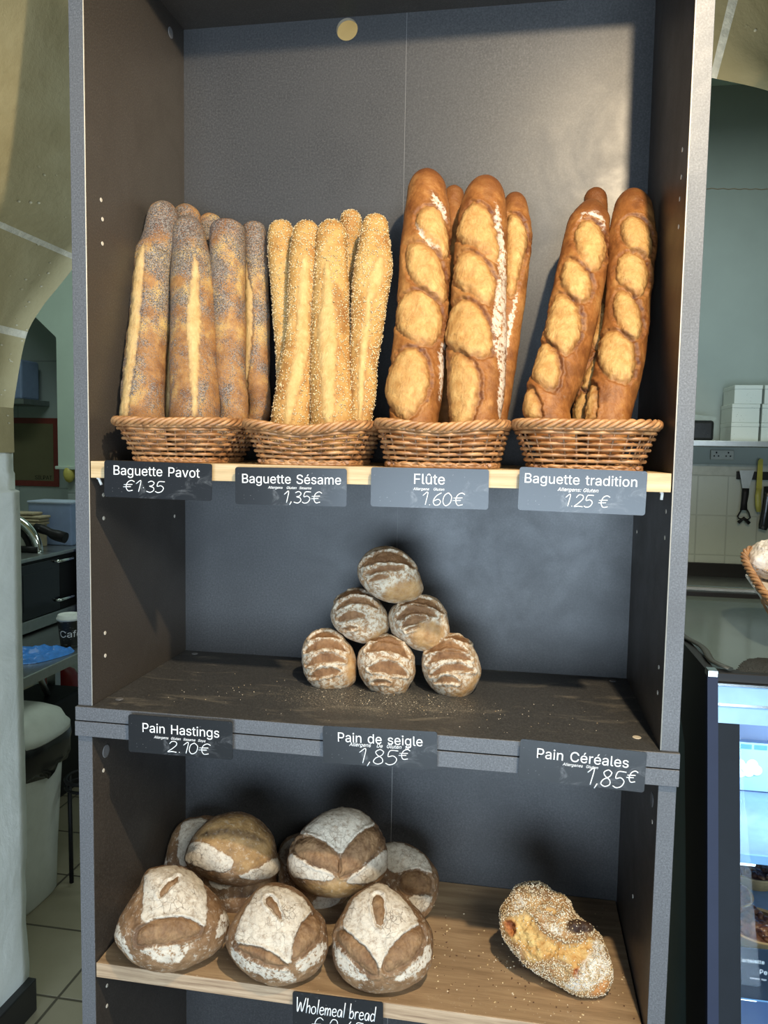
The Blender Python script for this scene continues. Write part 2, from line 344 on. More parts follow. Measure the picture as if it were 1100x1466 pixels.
# ------------------------------------------------------------------ bread shapes (metres; patches lie in a frame facing the front of each bread)
LONG = {
 'pavot_a': {'axis':[[0.0302,0.2,1.8309],[0.0293,0.1882,1.7929],[0.029,0.1725,1.7428],[0.0253,0.1669,1.7255],[0.0333,0.1292,1.6091],[0.0385,0.1055,1.5388],[0.0482,0.078,1.4594],[0.0824,0.0592,1.4051]],'r':[0.0262,0.0272,0.0305,0.0328,0.0332,0.0338,0.0343,0.0309],'o':[0.0563,0.1296,1.618],'F':[0.4269,-0.8924,-0.1461],'patches':[('cut',[[-0.0276,0.1275],[-0.0279,0.0942],[-0.0366,-0.0217],[-0.0437,-0.077],[-0.0495,-0.1107],[-0.0523,-0.156],[-0.062,-0.1585],[-0.0704,-0.1451],[-0.0613,-0.1111],[-0.056,-0.0446],[-0.0508,0.0206],[-0.0457,0.0896],[-0.036,0.1164]])]},
 'pavot_b': {'axis':[[0.0692,0.2,1.8054],[0.0792,0.1856,1.762],[0.0954,0.1624,1.6934],[0.1146,0.1202,1.5738],[0.135,0.078,1.4603],[0.132,0.0575,1.4051]],'r':[0.0237,0.0282,0.0347,0.0372,0.0383,0.0345],'o':[0.1006,0.1287,1.6052],'F':[0.4005,-0.9057,-0.1388],'patches':[('cut',[[0.0113,0.1273],[0.0184,0.1034],[0.0202,0.0468],[0.022,0.0181],[0.0166,-0.0443],[0.0166,-0.1002],[0.0129,-0.1306],[0.0073,-0.1307],[0.0038,-0.0745],[-0.0032,0.0095],[0.0023,0.0599],[0.0077,0.1026]])]},
 'pavot_c': {'axis':[[0.037,0.27,1.8471],[0.0428,0.2538,1.7987],[0.0562,0.1996,1.6433],[0.0763,0.132,1.4619],[0.0779,0.1108,1.4051]],'r':[0.0213,0.0285,0.03,0.0288,0.0259],'o':[0.0574,0.1904,1.6261],'F':[0.4095,-0.9006,-0.1461],'patches':[('cut',[[-0.0106,0.0763],[-0.0062,0.0711],[-0.0113,-0.0429],[-0.0155,-0.161],[-0.0236,-0.1612],[-0.0204,-0.0433],[-0.0176,0.0367]])]},
 'pavot_d': {'axis':[[0.0731,0.285,1.8345],[0.0836,0.2689,1.7894],[0.1131,0.2152,1.6452],[0.1499,0.142,1.463],[0.1528,0.1187,1.4051]],'r':[0.0164,0.0249,0.0265,0.023,0.0207],'o':[0.113,0.2019,1.6198],'F':[0.3735,-0.9166,-0.1429],'patches':[('cut',[[0.0016,0.1182],[0.0062,0.0795],[0.0157,-0.1051],[0.0193,-0.1471],[0.0099,-0.1534],[0.0051,-0.0348]])]},
 'pavot_e': {'axis':[[0.137,0.215,1.8005],[0.1401,0.2039,1.7651],[0.1587,0.1624,1.6358],[0.1761,0.1267,1.5299],[0.1899,0.103,1.4619],[0.1615,0.0832,1.4051]],'r':[0.0274,0.0296,0.0277,0.0248,0.0222,0.0199],'o':[0.1493,0.1491,1.6028],'F':[0.3643,-0.9211,-0.137],'patches':[]},
 'pavot_f': {'axis':[[0.1613,0.27,1.8129],[0.1674,0.2603,1.7789],[0.1853,0.221,1.6454],[0.1986,0.1874,1.5355],[0.2079,0.165,1.4646],[0.1533,0.1462,1.4051]],'r':[0.0197,0.0221,0.0228,0.0212,0.0174,0.0157],'o':[0.1573,0.2081,1.609],'F':[0.3448,-0.9287,-0.1363],'patches':[('cut',[[0.0108,0.1312],[0.0166,0.1018],[0.0246,0.057],[0.0237,0.0111],[0.0155,-0.0791],[0.0117,-0.0911],[0.0056,-0.0597],[0.0054,0.0103],[0.011,0.0715]])]},
 'sesame_a': {'axis':[[0.2213,0.25,1.8072],[0.2244,0.2367,1.7713],[0.2356,0.21,1.7008],[0.2515,0.176,1.6143],[0.2672,0.1421,1.5314],[0.2799,0.113,1.4633],[0.2826,0.0881,1.4051]],'r':[0.0193,0.0228,0.0212,0.0196,0.0191,0.0199,0.0179],'o':[0.252,0.1691,1.6061],'F':[0.2909,-0.9463,-0.1411],'patches':[('cut',[[-0.0021,0.1197],[0.004,0.1259],[0.0072,0.1113],[0.0042,0.0962],[-0.0005,0.102]])]},
 'sesame_b': {'axis':[[0.2759,0.215,1.7945],[0.2774,0.2021,1.7609],[0.2808,0.1753,1.6926],[0.288,0.1364,1.597],[0.2901,0.1072,1.5283],[0.2925,0.078,1.462],[0.293,0.0529,1.4051]],'r':[0.0211,0.0232,0.024,0.0234,0.0273,0.0311,0.0279],'o':[0.2845,0.134,1.5998],'F':[0.2754,-0.951,-0.1409],'patches':[('cut',[[0.0059,0.1254],[0.0194,0.1203],[0.0195,-0.0086],[0.0152,-0.0389],[0.0003,-0.0943],[-0.0133,-0.1381],[-0.0226,-0.1383],[-0.0152,-0.0701],[-0.0048,-0.0304],[-0.0035,0.0086],[-0.0024,0.0558],[0.0032,0.0995]])]},
 'sesame_c': {'axis':[[0.3192,0.21,1.7941],[0.3228,0.1967,1.7583],[0.3287,0.1711,1.6909],[0.3414,0.1246,1.5733],[0.3574,0.078,1.4627],[0.3595,0.0537,1.4051]],'r':[0.022,0.0253,0.0283,0.0318,0.034,0.0306],'o':[0.3393,0.1319,1.5996],'F':[0.2355,-0.9614,-0.1425],'patches':[('cut',[[-0.0122,0.1115],[-0.0033,0.109],[0.0018,0.0519],[0.0065,0.0375],[0.0102,-0.0094],[0.0077,-0.0542],[0.0057,-0.1336],[-0.0113,-0.1339],[-0.015,-0.0698],[-0.0215,-0.0161],[-0.0218,0.0192],[-0.0161,0.0485],[-0.0149,0.083]]),('ear',[[0.003,0.0778],[0.0135,0.0724],[0.0261,0.0322],[0.0266,0.0029],[0.0176,-0.0032],[0.0081,0.0317]])]},
 'sesame_d': {'axis':[[0.3378,0.275,1.8289],[0.339,0.2655,1.7991],[0.3423,0.2346,1.704],[0.3661,0.152,1.4658],[0.3676,0.131,1.4051]],'r':[0.0157,0.0193,0.0201,0.018,0.0162],'o':[0.3527,0.203,1.617],'F':[0.2135,-0.9656,-0.1483],'patches':[('cut',[[0.0075,0.145],[0.0122,0.1451],[0.0094,0.1242],[0.0059,0.1091]])]},
 'sesame_e': {'axis':[[0.3912,0.215,1.8016],[0.394,0.2028,1.7691],[0.3965,0.1816,1.7139],[0.395,0.1486,1.6307],[0.3961,0.1157,1.5506],[0.3996,0.078,1.4632],[0.3798,0.0529,1.4051]],'r':[0.0196,0.0229,0.0305,0.0265,0.0216,0.0169,0.0152],'o':[0.3855,0.134,1.6034],'F':[0.2002,-0.9688,-0.1463],'patches':[('cut',[[0.0149,0.0887],[0.0335,0.1231],[0.0402,0.0893],[0.0259,0.0603],[0.0143,0.0397],[0.0164,0.0047],[0.0085,-0.0609],[0.005,-0.1343],[-0.0012,-0.1344],[-0.0036,-0.0732],[0.0001,-0.0133],[0.0071,0.0221],[0.0095,0.0599]])]},
 'flute_a': {'axis':[[0.4699,0.25,1.8818],[0.4754,0.2317,1.8307],[0.4779,0.2112,1.7745],[0.48,0.161,1.6426],[0.4794,0.1336,1.5739],[0.4789,0.1063,1.5074],[0.4805,0.0857,1.4591],[0.4809,0.0627,1.4051]],'r':[0.028,0.0346,0.0398,0.0408,0.0412,0.0415,0.0357,0.0321],'o':[0.4754,0.1563,1.6435],'F':[0.1274,-0.9761,-0.1763],'patches':[('cut',[[-0.0074,0.1366],[0.0014,0.1519],[0.0248,0.152],[0.0363,0.13],[0.0445,0.0992],[0.0417,0.0713],[0.0227,0.0956],[0.0059,0.1093],[-0.0053,0.1229]]),('cut',[[-0.0211,0.0918],[-0.0083,0.0954],[0.0119,0.0885],[0.0268,0.0782],[0.0409,0.0361],[0.04,0.0039],[0.0172,0.0216],[-0.0091,0.0392],[-0.0198,0.0603]]),('cut',[[-0.0325,-0.004],[-0.0272,0.0123],[-0.0014,0.025],[0.025,0.0074],[0.037,-0.0215],[0.0266,-0.0509],[0.0078,-0.0548],[-0.0188,-0.0422],[-0.0341,-0.0295]]),('cut',[[-0.0501,-0.1116],[-0.0408,-0.0926],[-0.0222,-0.0625],[0.0005,-0.0623],[0.0142,-0.0844],[0.0169,-0.1183],[-0.0129,-0.1608],[-0.0324,-0.1496],[-0.0557,-0.1307]]),('dust',[[0.015,0.1838],[0.0317,0.1638],[0.0433,0.1368],[0.0418,0.1266],[0.0286,0.1436],[0.0135,0.1705]]),('dust',[[-0.011,0.1366],[0.0059,0.1093],[0.0338,0.0887],[0.0377,0.0818],[0.0118,0.092],[-0.0088,0.1161]]),('dust',[[0.0304,-0.0508],[0.0437,-0.0581],[0.0369,-0.1485],[0.0306,-0.1295],[0.0334,-0.0917]])]},
 'flute_b': {'axis':[[0.5739,0.235,1.8624],[0.5699,0.2209,1.824],[0.5679,0.2005,1.769],[0.5683,0.1506,1.6396],[0.5684,0.1234,1.5722],[0.5706,0.0962,1.5071],[0.5719,0.0757,1.4598],[0.5723,0.052,1.4051]],'r':[0.025,0.0339,0.0401,0.0432,0.0456,0.0438,0.037,0.0333],'o':[0.5731,0.1435,1.6338],'F':[0.0516,-0.9838,-0.1718],'patches':[('cut',[[-0.0278,0.1529],[-0.014,0.1625],[0.0074,0.1489],[0.0189,0.1155],[0.0251,0.0884],[0.0204,0.0715],[-0.0088,0.099],[-0.0374,0.1062],[-0.0412,0.1197]]),('cut',[[-0.0419,0.0618],[-0.0351,0.0823],[-0.0156,0.0855],[0.0064,0.0648],[0.0196,0.0406],[0.0185,0.0197],[0.008,0.0093],[-0.0105,0.0269],[-0.0396,0.0375]]),('cut',[[-0.0529,-0.0369],[-0.0497,-0.0082],[-0.0355,0.013],[-0.0138,0.0129],[0.0049,-0.0084],[0.0168,-0.044],[0.0138,-0.0656],[-0.0194,-0.0585],[-0.0305,-0.0549],[-0.049,-0.0513]]),('cut',[[-0.0467,-0.0768],[-0.034,-0.0621],[-0.0191,-0.0694],[-0.004,-0.0839],[-0.0015,-0.1096],[-0.0063,-0.1394],[-0.0206,-0.1678],[-0.0375,-0.168],[-0.0438,-0.1323]]),('dust',[[0.0138,0.1685],[0.0263,0.1585],[0.0362,0.0747],[0.0422,0.0056],[0.0412,-0.0655],[0.0371,-0.1576],[0.0278,-0.1578],[0.027,-0.0765],[0.0171,-0.0512],[0.0139,-0.0084],[0.022,0.0197],[0.0236,0.0817]])]},
 'flute_c': {'axis':[[0.513,0.295,1.8698],[0.5152,0.2808,1.827],[0.5161,0.2379,1.7014],[0.524,0.1499,1.4619],[0.5245,0.129,1.4051]],'r':[0.0156,0.0202,0.0209,0.0198,0.0178],'o':[0.5187,0.212,1.6374],'F':[0.0899,-0.9821,-0.1653],'patches':[]},
 'flute_d': {'axis':[[0.6166,0.285,1.8512],[0.6191,0.2694,1.8088],[0.6192,0.2552,1.771],[0.6128,0.2125,1.6611],[0.6056,0.1699,1.5563],[0.5984,0.132,1.4674],[0.5971,0.1054,1.4051]],'r':[0.0176,0.0233,0.0277,0.027,0.0241,0.0193,0.0174],'o':[0.6069,0.1952,1.6281],'F':[0.0236,-0.9867,-0.161],'patches':[('cut',[[0.0002,0.1665],[0.0204,0.1625],[0.0344,0.1272],[0.0298,0.1026],[0.0167,0.0562],[0.0136,0.0344],[0.002,0.0491]]),('dust',[[0.0136,0.0344],[0.0206,0.0489],[0.0184,0.0049],[0.0085,-0.0398],[0.0044,-0.0931],[0.004,-0.0173]])]},
 'tradition_a': {'axis':[[0.7408,0.245,1.8231],[0.7387,0.2325,1.7923],[0.7344,0.2234,1.7704],[0.725,0.1953,1.7034],[0.7107,0.1607,1.6238],[0.6949,0.1266,1.5484],[0.6756,0.0925,1.4758],[0.7027,0.0593,1.4051]],'r':[0.0191,0.0301,0.0344,0.0382,0.0385,0.0377,0.0338,0.0304],'o':[0.7218,0.1521,1.6141],'F':[-0.0671,-0.9856,-0.1553],'patches':[('cut',[[-0.0093,0.1423],[0.0002,0.1549],[0.017,0.1508],[0.0309,0.1339],[0.0354,0.1077],[0.0233,0.0785],[0.0131,0.0822],[-0.0048,0.1094],[-0.0122,0.1294]]),('cut',[[-0.0309,0.0771],[-0.0229,0.0952],[-0.0074,0.0896],[0.0102,0.0689],[0.0144,0.0487],[0.005,0.0286],[-0.0126,0.0427],[-0.0286,0.0601]]),('cut',[[-0.0493,-0.0046],[-0.0398,0.0298],[-0.0298,0.0432],[-0.0087,0.029],[0.0026,0.0013],[-0.0001,-0.0193],[-0.0148,-0.0436],[-0.031,-0.0293],[-0.0471,-0.0186]]),('cut',[[-0.0619,-0.0608],[-0.0556,-0.0325],[-0.0415,-0.0292],[-0.0266,-0.0575],[-0.0308,-0.0932],[-0.0471,-0.0824],[-0.0634,-0.0751]]),('cut',[[-0.0768,-0.1186],[-0.0684,-0.0895],[-0.0554,-0.1076],[-0.0511,-0.1331],[-0.0747,-0.1333]]),('dust',[[-0.0101,0.1618],[0.0029,0.1724],[0.0261,0.168],[0.0336,0.1467],[0.0324,0.1371],[0.0233,0.1569],[0.0032,0.1644],[-0.0065,0.1552]])]},
 'tradition_b': {'axis':[[0.7485,0.295,1.8563],[0.7522,0.2685,1.782],[0.7525,0.237,1.6968],[0.7473,0.192,1.5802],[0.7371,0.147,1.4695],[0.7356,0.1208,1.4051]],'r':[0.0186,0.0195,0.0202,0.0219,0.0234,0.0211],'o':[0.7421,0.2079,1.6307],'F':[-0.0795,-0.9838,-0.1609],'patches':[('cut',[[0.0015,-0.0261],[0.0138,-0.0157],[0.0183,0.0264],[0.0213,0.0053],[0.0172,-0.0478]]),('cut',[[-0.0087,-0.0965],[0.0053,-0.0693],[0.0134,-0.0585],[0.0083,-0.0911],[-0.002,-0.1043]]),('cut',[[-0.0206,-0.1298],[-0.0041,-0.1054],[0.0009,-0.1242],[-0.0022,-0.1577],[-0.0197,-0.1579]]),('ear',[[-0.0179,0.1895],[0.0137,0.1875],[0.0162,0.1766],[-0.0186,0.1786]])]},
 'tradition_c': {'axis':[[0.8029,0.245,1.8372],[0.8025,0.2316,1.8029],[0.8009,0.2148,1.7608],[0.798,0.1904,1.7008],[0.7907,0.1574,1.6224],[0.7795,0.1249,1.5481],[0.7637,0.089,1.4695],[0.7605,0.0596,1.4051]],'r':[0.0212,0.0298,0.035,0.0344,0.0337,0.0351,0.0313,0.0282],'o':[0.7817,0.1523,1.6212],'F':[-0.1142,-0.9805,-0.16],'patches':[('cut',[[-0.004,0.1403],[0.0086,0.1524],[0.0284,0.1415],[0.0394,0.1152],[0.0374,0.0894],[0.0276,0.0899],[0.0107,0.1038],[-0.0032,0.1209]]),('cut',[[-0.0082,0.0818],[0.0045,0.0943],[0.0244,0.09],[0.0353,0.0665],[0.0332,0.0401],[0.0238,0.0305],[0.0099,0.0444],[-0.0055,0.0551]]),('cut',[[-0.008,0.035],[0.0069,0.0378],[0.0246,0.0137],[0.0308,-0.0136],[0.0232,-0.0306],[0.0058,-0.0164],[-0.0085,0.0045]]),('cut',[[-0.0305,-0.0468],[-0.0228,-0.0226],[-0.0042,-0.0196],[0.0167,-0.0339],[0.0228,-0.0582],[0.0157,-0.0896],[-0.0051,-0.0823],[-0.0246,-0.068]]),('cut',[[-0.0422,-0.1142],[-0.0342,-0.0927],[-0.0303,-0.1035],[-0.0341,-0.1469],[-0.0447,-0.1469]])]},
}
ROUND = {
 'rye_top': {'o':[0.4272,0.215,1.2059],'F':[0.1576,-0.9745,0.1598],'front':0.0488,'back':0.043,'outline':[[-0.0572,0.0041],[-0.0524,0.0214],[-0.0372,0.039],[-0.0096,0.0482],[0.0148,0.0435],[0.0323,0.0299],[0.0447,0.0129],[0.0501,-0.0008],[0.0574,-0.0248],[0.0473,-0.0421],[0.0267,-0.046],[0.006,-0.0481],[-0.0148,-0.0433],[-0.0322,-0.0333],[-0.0517,-0.0131]],'floor':0,'patches':[('cut',[[-0.0505,0.0111],[-0.0386,0.0235],[-0.0267,0.0315],[-0.0149,0.0362],[-0.0032,0.0376],[0.0085,0.0357],[0.0201,0.0306],[0.0316,0.0222],[0.0431,0.0094],[0.0315,0.0137],[0.0198,0.0176],[0.0082,0.02],[-0.0035,0.021],[-0.0152,0.0204],[-0.0269,0.0184],[-0.0387,0.015]]),('cut',[[-0.0433,-0.0008],[-0.0354,0.005],[-0.0272,0.0091],[-0.0189,0.0122],[-0.0103,0.0142],[-0.0016,0.0151],[0.0073,0.0149],[0.0164,0.0137],[0.0257,0.0108],[0.0171,0.0092],[0.0085,0.008],[-0.0002,0.0067],[-0.0088,0.0053],[-0.0175,0.0038],[-0.0261,0.0022],[-0.0346,0.0004]]),('cut',[[-0.0344,-0.0127],[-0.0312,-0.008],[-0.0277,-0.0048],[-0.024,-0.0024],[-0.02,-0.0009],[-0.0158,-0.0004],[-0.0114,-0.0007],[-0.0067,-0.0019],[-0.0017,-0.0045],[-0.0056,-0.0063],[-0.0096,-0.0075],[-0.0137,-0.0086],[-0.0178,-0.0096],[-0.0219,-0.0106],[-0.026,-0.0116],[-0.0301,-0.0125]]),('bare',[[0.0157,-0.0083],[0.0502,-0.0077],[0.054,-0.0283],[0.0439,-0.0422],[0.006,-0.0463],[-0.0148,-0.0416],[-0.0082,-0.026]])]},
 'rye_left': {'o':[0.3739,0.222,1.1305],'F':[0.1932,-0.9581,0.2115],'front':0.0436,'back':0.0385,'outline':[[-0.0509,-0.0015],[-0.046,0.0195],[-0.0375,0.0336],[-0.013,0.0462],[0.0046,0.0447],[0.0189,0.0378],[0.0367,0.0222],[0.0474,0.0066],[0.0513,-0.0212],[0.0374,-0.0422],[0.02,-0.0458],[0.0025,-0.046],[-0.0151,-0.041],[-0.0293,-0.0325],[-0.0435,-0.0188]],'floor':0,'patches':[('cut',[[-0.0423,0.0091],[-0.0333,0.0186],[-0.0241,0.0251],[-0.0148,0.0291],[-0.0053,0.0307],[0.0042,0.0298],[0.0138,0.0264],[0.0235,0.0206],[0.0333,0.0117],[0.0237,0.0159],[0.0141,0.0193],[0.0045,0.0212],[-0.005,0.0216],[-0.0144,0.0205],[-0.0238,0.018],[-0.0331,0.014]]),('cut',[[-0.0384,-0.01],[-0.0336,-0.0027],[-0.0282,0.0023],[-0.0225,0.0057],[-0.0165,0.0076],[-0.0102,0.008],[-0.0037,0.0069],[0.0032,0.0043],[0.0106,-0.0008],[0.0046,-0.0027],[-0.0016,-0.0038],[-0.0077,-0.005],[-0.0138,-0.0061],[-0.0199,-0.0073],[-0.0261,-0.0085],[-0.0322,-0.0097]]),('cut',[[-0.0294,-0.0238],[-0.0264,-0.0217],[-0.0233,-0.0202],[-0.0201,-0.0192],[-0.0168,-0.0185],[-0.0135,-0.0182],[-0.0102,-0.0184],[-0.0067,-0.0189],[-0.0032,-0.0201],[-0.0064,-0.021],[-0.0097,-0.0216],[-0.0129,-0.0221],[-0.0162,-0.0226],[-0.0195,-0.0231],[-0.0228,-0.0235],[-0.0261,-0.0238]]),('cut',[[-0.0426,0.0248],[-0.0357,0.0332],[-0.0286,0.039],[-0.0212,0.0428],[-0.0136,0.0446],[-0.0058,0.0443],[0.0022,0.042],[0.0105,0.0377],[0.0189,0.0308],[0.0109,0.0331],[0.003,0.0349],[-0.0049,0.0357],[-0.0127,0.0355],[-0.0203,0.0342],[-0.0278,0.0319],[-0.0352,0.0286]]),('bare',[[0.0372,-0.0214],[0.0512,-0.0178],[0.0409,-0.0404],[0.0165,-0.0465],[0.0129,-0.039]])]},
 'rye_right': {'o':[0.4777,0.222,1.1228],'F':[0.1184,-0.9684,0.2195],'front':0.044,'back':0.0388,'outline':[[-0.0518,0.0176],[-0.0451,0.0282],[-0.0313,0.0355],[-0.0106,0.0464],[0.0103,0.0487],[0.0278,0.044],[0.0384,0.0339],[0.0473,0.0168],[0.0511,-0.0003],[0.0498,-0.0277],[0.0329,-0.0452],[0.0191,-0.0473],[0.0053,-0.046],[-0.0156,-0.0381],[-0.0297,-0.03],[-0.0438,-0.0201],[-0.0494,-0.0065]],'floor':0,'patches':[('cut',[[-0.0392,0.0041],[-0.0313,0.0149],[-0.023,0.0221],[-0.0145,0.0268],[-0.0057,0.029],[0.0033,0.0286],[0.0126,0.0257],[0.0221,0.0202],[0.0318,0.0113],[0.0228,0.0125],[0.0137,0.0138],[0.0047,0.0143],[-0.0042,0.0139],[-0.0131,0.0125],[-0.0219,0.0103],[-0.0305,0.0072]]),('cut',[[-0.0285,-0.0076],[-0.0249,-0.001],[-0.0206,0.0039],[-0.0159,0.0077],[-0.0107,0.0103],[-0.0051,0.0119],[0.0009,0.0123],[0.0074,0.0116],[0.0145,0.0091],[0.0094,0.0063],[0.004,0.0042],[-0.0013,0.0022],[-0.0067,0.0001],[-0.0121,-0.002],[-0.0175,-0.0041],[-0.0229,-0.0062]]),('cut',[[-0.0346,0.0267],[-0.0238,0.0341],[-0.0134,0.0385],[-0.0033,0.0407],[0.0065,0.0406],[0.0159,0.0382],[0.025,0.0335],[0.0338,0.0266],[0.0422,0.0167],[0.0331,0.0213],[0.0239,0.0254],[0.0146,0.0284],[0.0051,0.0303],[-0.0046,0.0309],[-0.0145,0.0305],[-0.0245,0.0288]]),('cut',[[-0.0214,-0.0126],[-0.019,-0.0106],[-0.0164,-0.009],[-0.0137,-0.0077],[-0.0109,-0.0066],[-0.0081,-0.0056],[-0.0052,-0.0049],[-0.0022,-0.0045],[0.0009,-0.0044],[-0.0017,-0.0058],[-0.0045,-0.007],[-0.0072,-0.0081],[-0.01,-0.0091],[-0.0128,-0.0101],[-0.0156,-0.0111],[-0.0185,-0.0119]]),('bare',[[0.0042,0.0053],[0.0355,0.0027],[0.0461,-0.0141],[0.0363,-0.0417],[0.0053,-0.0443],[-0.0158,-0.0296],[-0.0093,-0.0122]])]},
 'rye_bottom_left': {'o':[0.3257,0.2,1.0536],'F':[0.2272,-0.9367,0.2664],'front':0.04,'back':0.0353,'outline':[[-0.0469,0.0137],[-0.0437,0.031],[-0.0335,0.0449],[-0.0196,0.0536],[-0.0056,0.0553],[0.0156,0.0484],[0.0298,0.0345],[0.0404,0.0206],[0.0458,0.0068],[0.047,-0.0173],[0.046,-0.0344],[0.0339,-0.0462],[0.02,-0.0513],[0.0062,-0.0546],[-0.0077,-0.0546],[-0.0251,-0.0427],[-0.0357,-0.0307],[-0.0448,-0.0068]],'floor':0,'patches':[('cut',[[-0.0323,-0.0273],[-0.0269,-0.0211],[-0.0211,-0.0168],[-0.015,-0.0138],[-0.0086,-0.0119],[-0.002,-0.0112],[0.0049,-0.0117],[0.0121,-0.0135],[0.0197,-0.0172],[0.0135,-0.02],[0.0071,-0.0217],[0.0006,-0.0233],[-0.0058,-0.0246],[-0.0124,-0.0258],[-0.0189,-0.0268],[-0.0255,-0.0276]]),('cut',[[-0.0378,-0.0086],[-0.0308,0.0005],[-0.0233,0.0066],[-0.0155,0.0106],[-0.0073,0.0127],[0.0011,0.0128],[0.0098,0.0109],[0.0188,0.0069],[0.0283,-0.0001],[0.0199,-0.0008],[0.0115,-0.0009],[0.0032,-0.0014],[-0.0051,-0.0023],[-0.0134,-0.0035],[-0.0215,-0.0052],[-0.0296,-0.0072]]),('cut',[[-0.0417,0.0137],[-0.0329,0.0235],[-0.024,0.0299],[-0.015,0.0339],[-0.0058,0.0353],[0.0034,0.0343],[0.0127,0.0308],[0.0222,0.0248],[0.0317,0.0154],[0.0224,0.0177],[0.0131,0.02],[0.0039,0.0212],[-0.0053,0.0215],[-0.0145,0.0208],[-0.0236,0.0191],[-0.0327,0.0165]]),('cut',[[-0.0333,0.0345],[-0.0269,0.0412],[-0.0204,0.0456],[-0.0138,0.0482],[-0.0073,0.0491],[-0.0007,0.0482],[0.0059,0.0456],[0.0126,0.0412],[0.0192,0.0345],[0.0126,0.0363],[0.006,0.038],[-0.0006,0.039],[-0.0072,0.0393],[-0.0137,0.039],[-0.0203,0.0379],[-0.0268,0.0362]]),('bare',[[0.0333,0.0276],[0.0458,0.0068],[0.047,-0.0275],[0.0339,-0.0446],[0.0267,-0.0172]]),('bare',[[-0.0182,-0.0444],[0.0061,-0.0445],[0.0166,-0.0513],[-0.0077,-0.0546]])]},
 'rye_bottom_mid': {'o':[0.4268,0.195,1.0517],'F':[0.1563,-0.9494,0.2725],'front':0.0416,'back':0.0368,'outline':[[-0.049,0.0118],[-0.0459,0.0254],[-0.0307,0.0394],[-0.0136,0.0499],[0.0037,0.0537],[0.0246,0.0455],[0.0386,0.0338],[0.0457,0.0204],[0.0487,0.0035],[0.0478,-0.0134],[0.0394,-0.0303],[0.0294,-0.0455],[0.0124,-0.0508],[-0.0012,-0.0528],[-0.0151,-0.0447],[-0.0324,-0.0334],[-0.0431,-0.0185],[-0.048,-0.0017]],'floor':0,'patches':[('cut',[[-0.0297,-0.0048],[-0.0203,0.0028],[-0.0113,0.0069],[-0.0027,0.0089],[0.0057,0.0089],[0.0137,0.0067],[0.0215,0.0025],[0.0289,-0.0039],[0.0358,-0.0136],[0.0274,-0.0141],[0.0192,-0.0133],[0.011,-0.0123],[0.0028,-0.0112],[-0.0054,-0.01],[-0.0135,-0.0088],[-0.0217,-0.0075]]),('cut',[[-0.0355,0.0222],[-0.0247,0.033],[-0.0145,0.0396],[-0.0046,0.0431],[0.0049,0.0435],[0.0141,0.0409],[0.0228,0.0352],[0.0311,0.0264],[0.0389,0.0134],[0.03,0.0174],[0.0211,0.0214],[0.012,0.0242],[0.0028,0.0259],[-0.0066,0.0264],[-0.0161,0.0258],[-0.0258,0.024]]),('cut',[[-0.024,-0.0255],[-0.0202,-0.0238],[-0.0163,-0.0228],[-0.0124,-0.0222],[-0.0086,-0.022],[-0.0047,-0.0223],[-0.0008,-0.023],[0.003,-0.0241],[0.0068,-0.0259],[0.003,-0.0265],[-0.0009,-0.0266],[-0.0048,-0.0267],[-0.0086,-0.0267],[-0.0125,-0.0266],[-0.0163,-0.0264],[-0.0202,-0.0262]]),('cut',[[-0.0307,0.0394],[-0.0235,0.0441],[-0.0164,0.0471],[-0.0094,0.0487],[-0.0024,0.0491],[0.0045,0.0482],[0.0113,0.0459],[0.0181,0.0424],[0.0248,0.037],[0.0179,0.0382],[0.011,0.0395],[0.0041,0.0404],[-0.0028,0.0409],[-0.0098,0.041],[-0.0167,0.0407],[-0.0237,0.04]]),('bare',[[-0.0485,-0.0085],[-0.0399,-0.0083],[-0.0361,-0.025],[-0.0431,-0.0185]]),('bare',[[0.0292,-0.0339],[0.0428,-0.0236],[0.0294,-0.0439]])]},
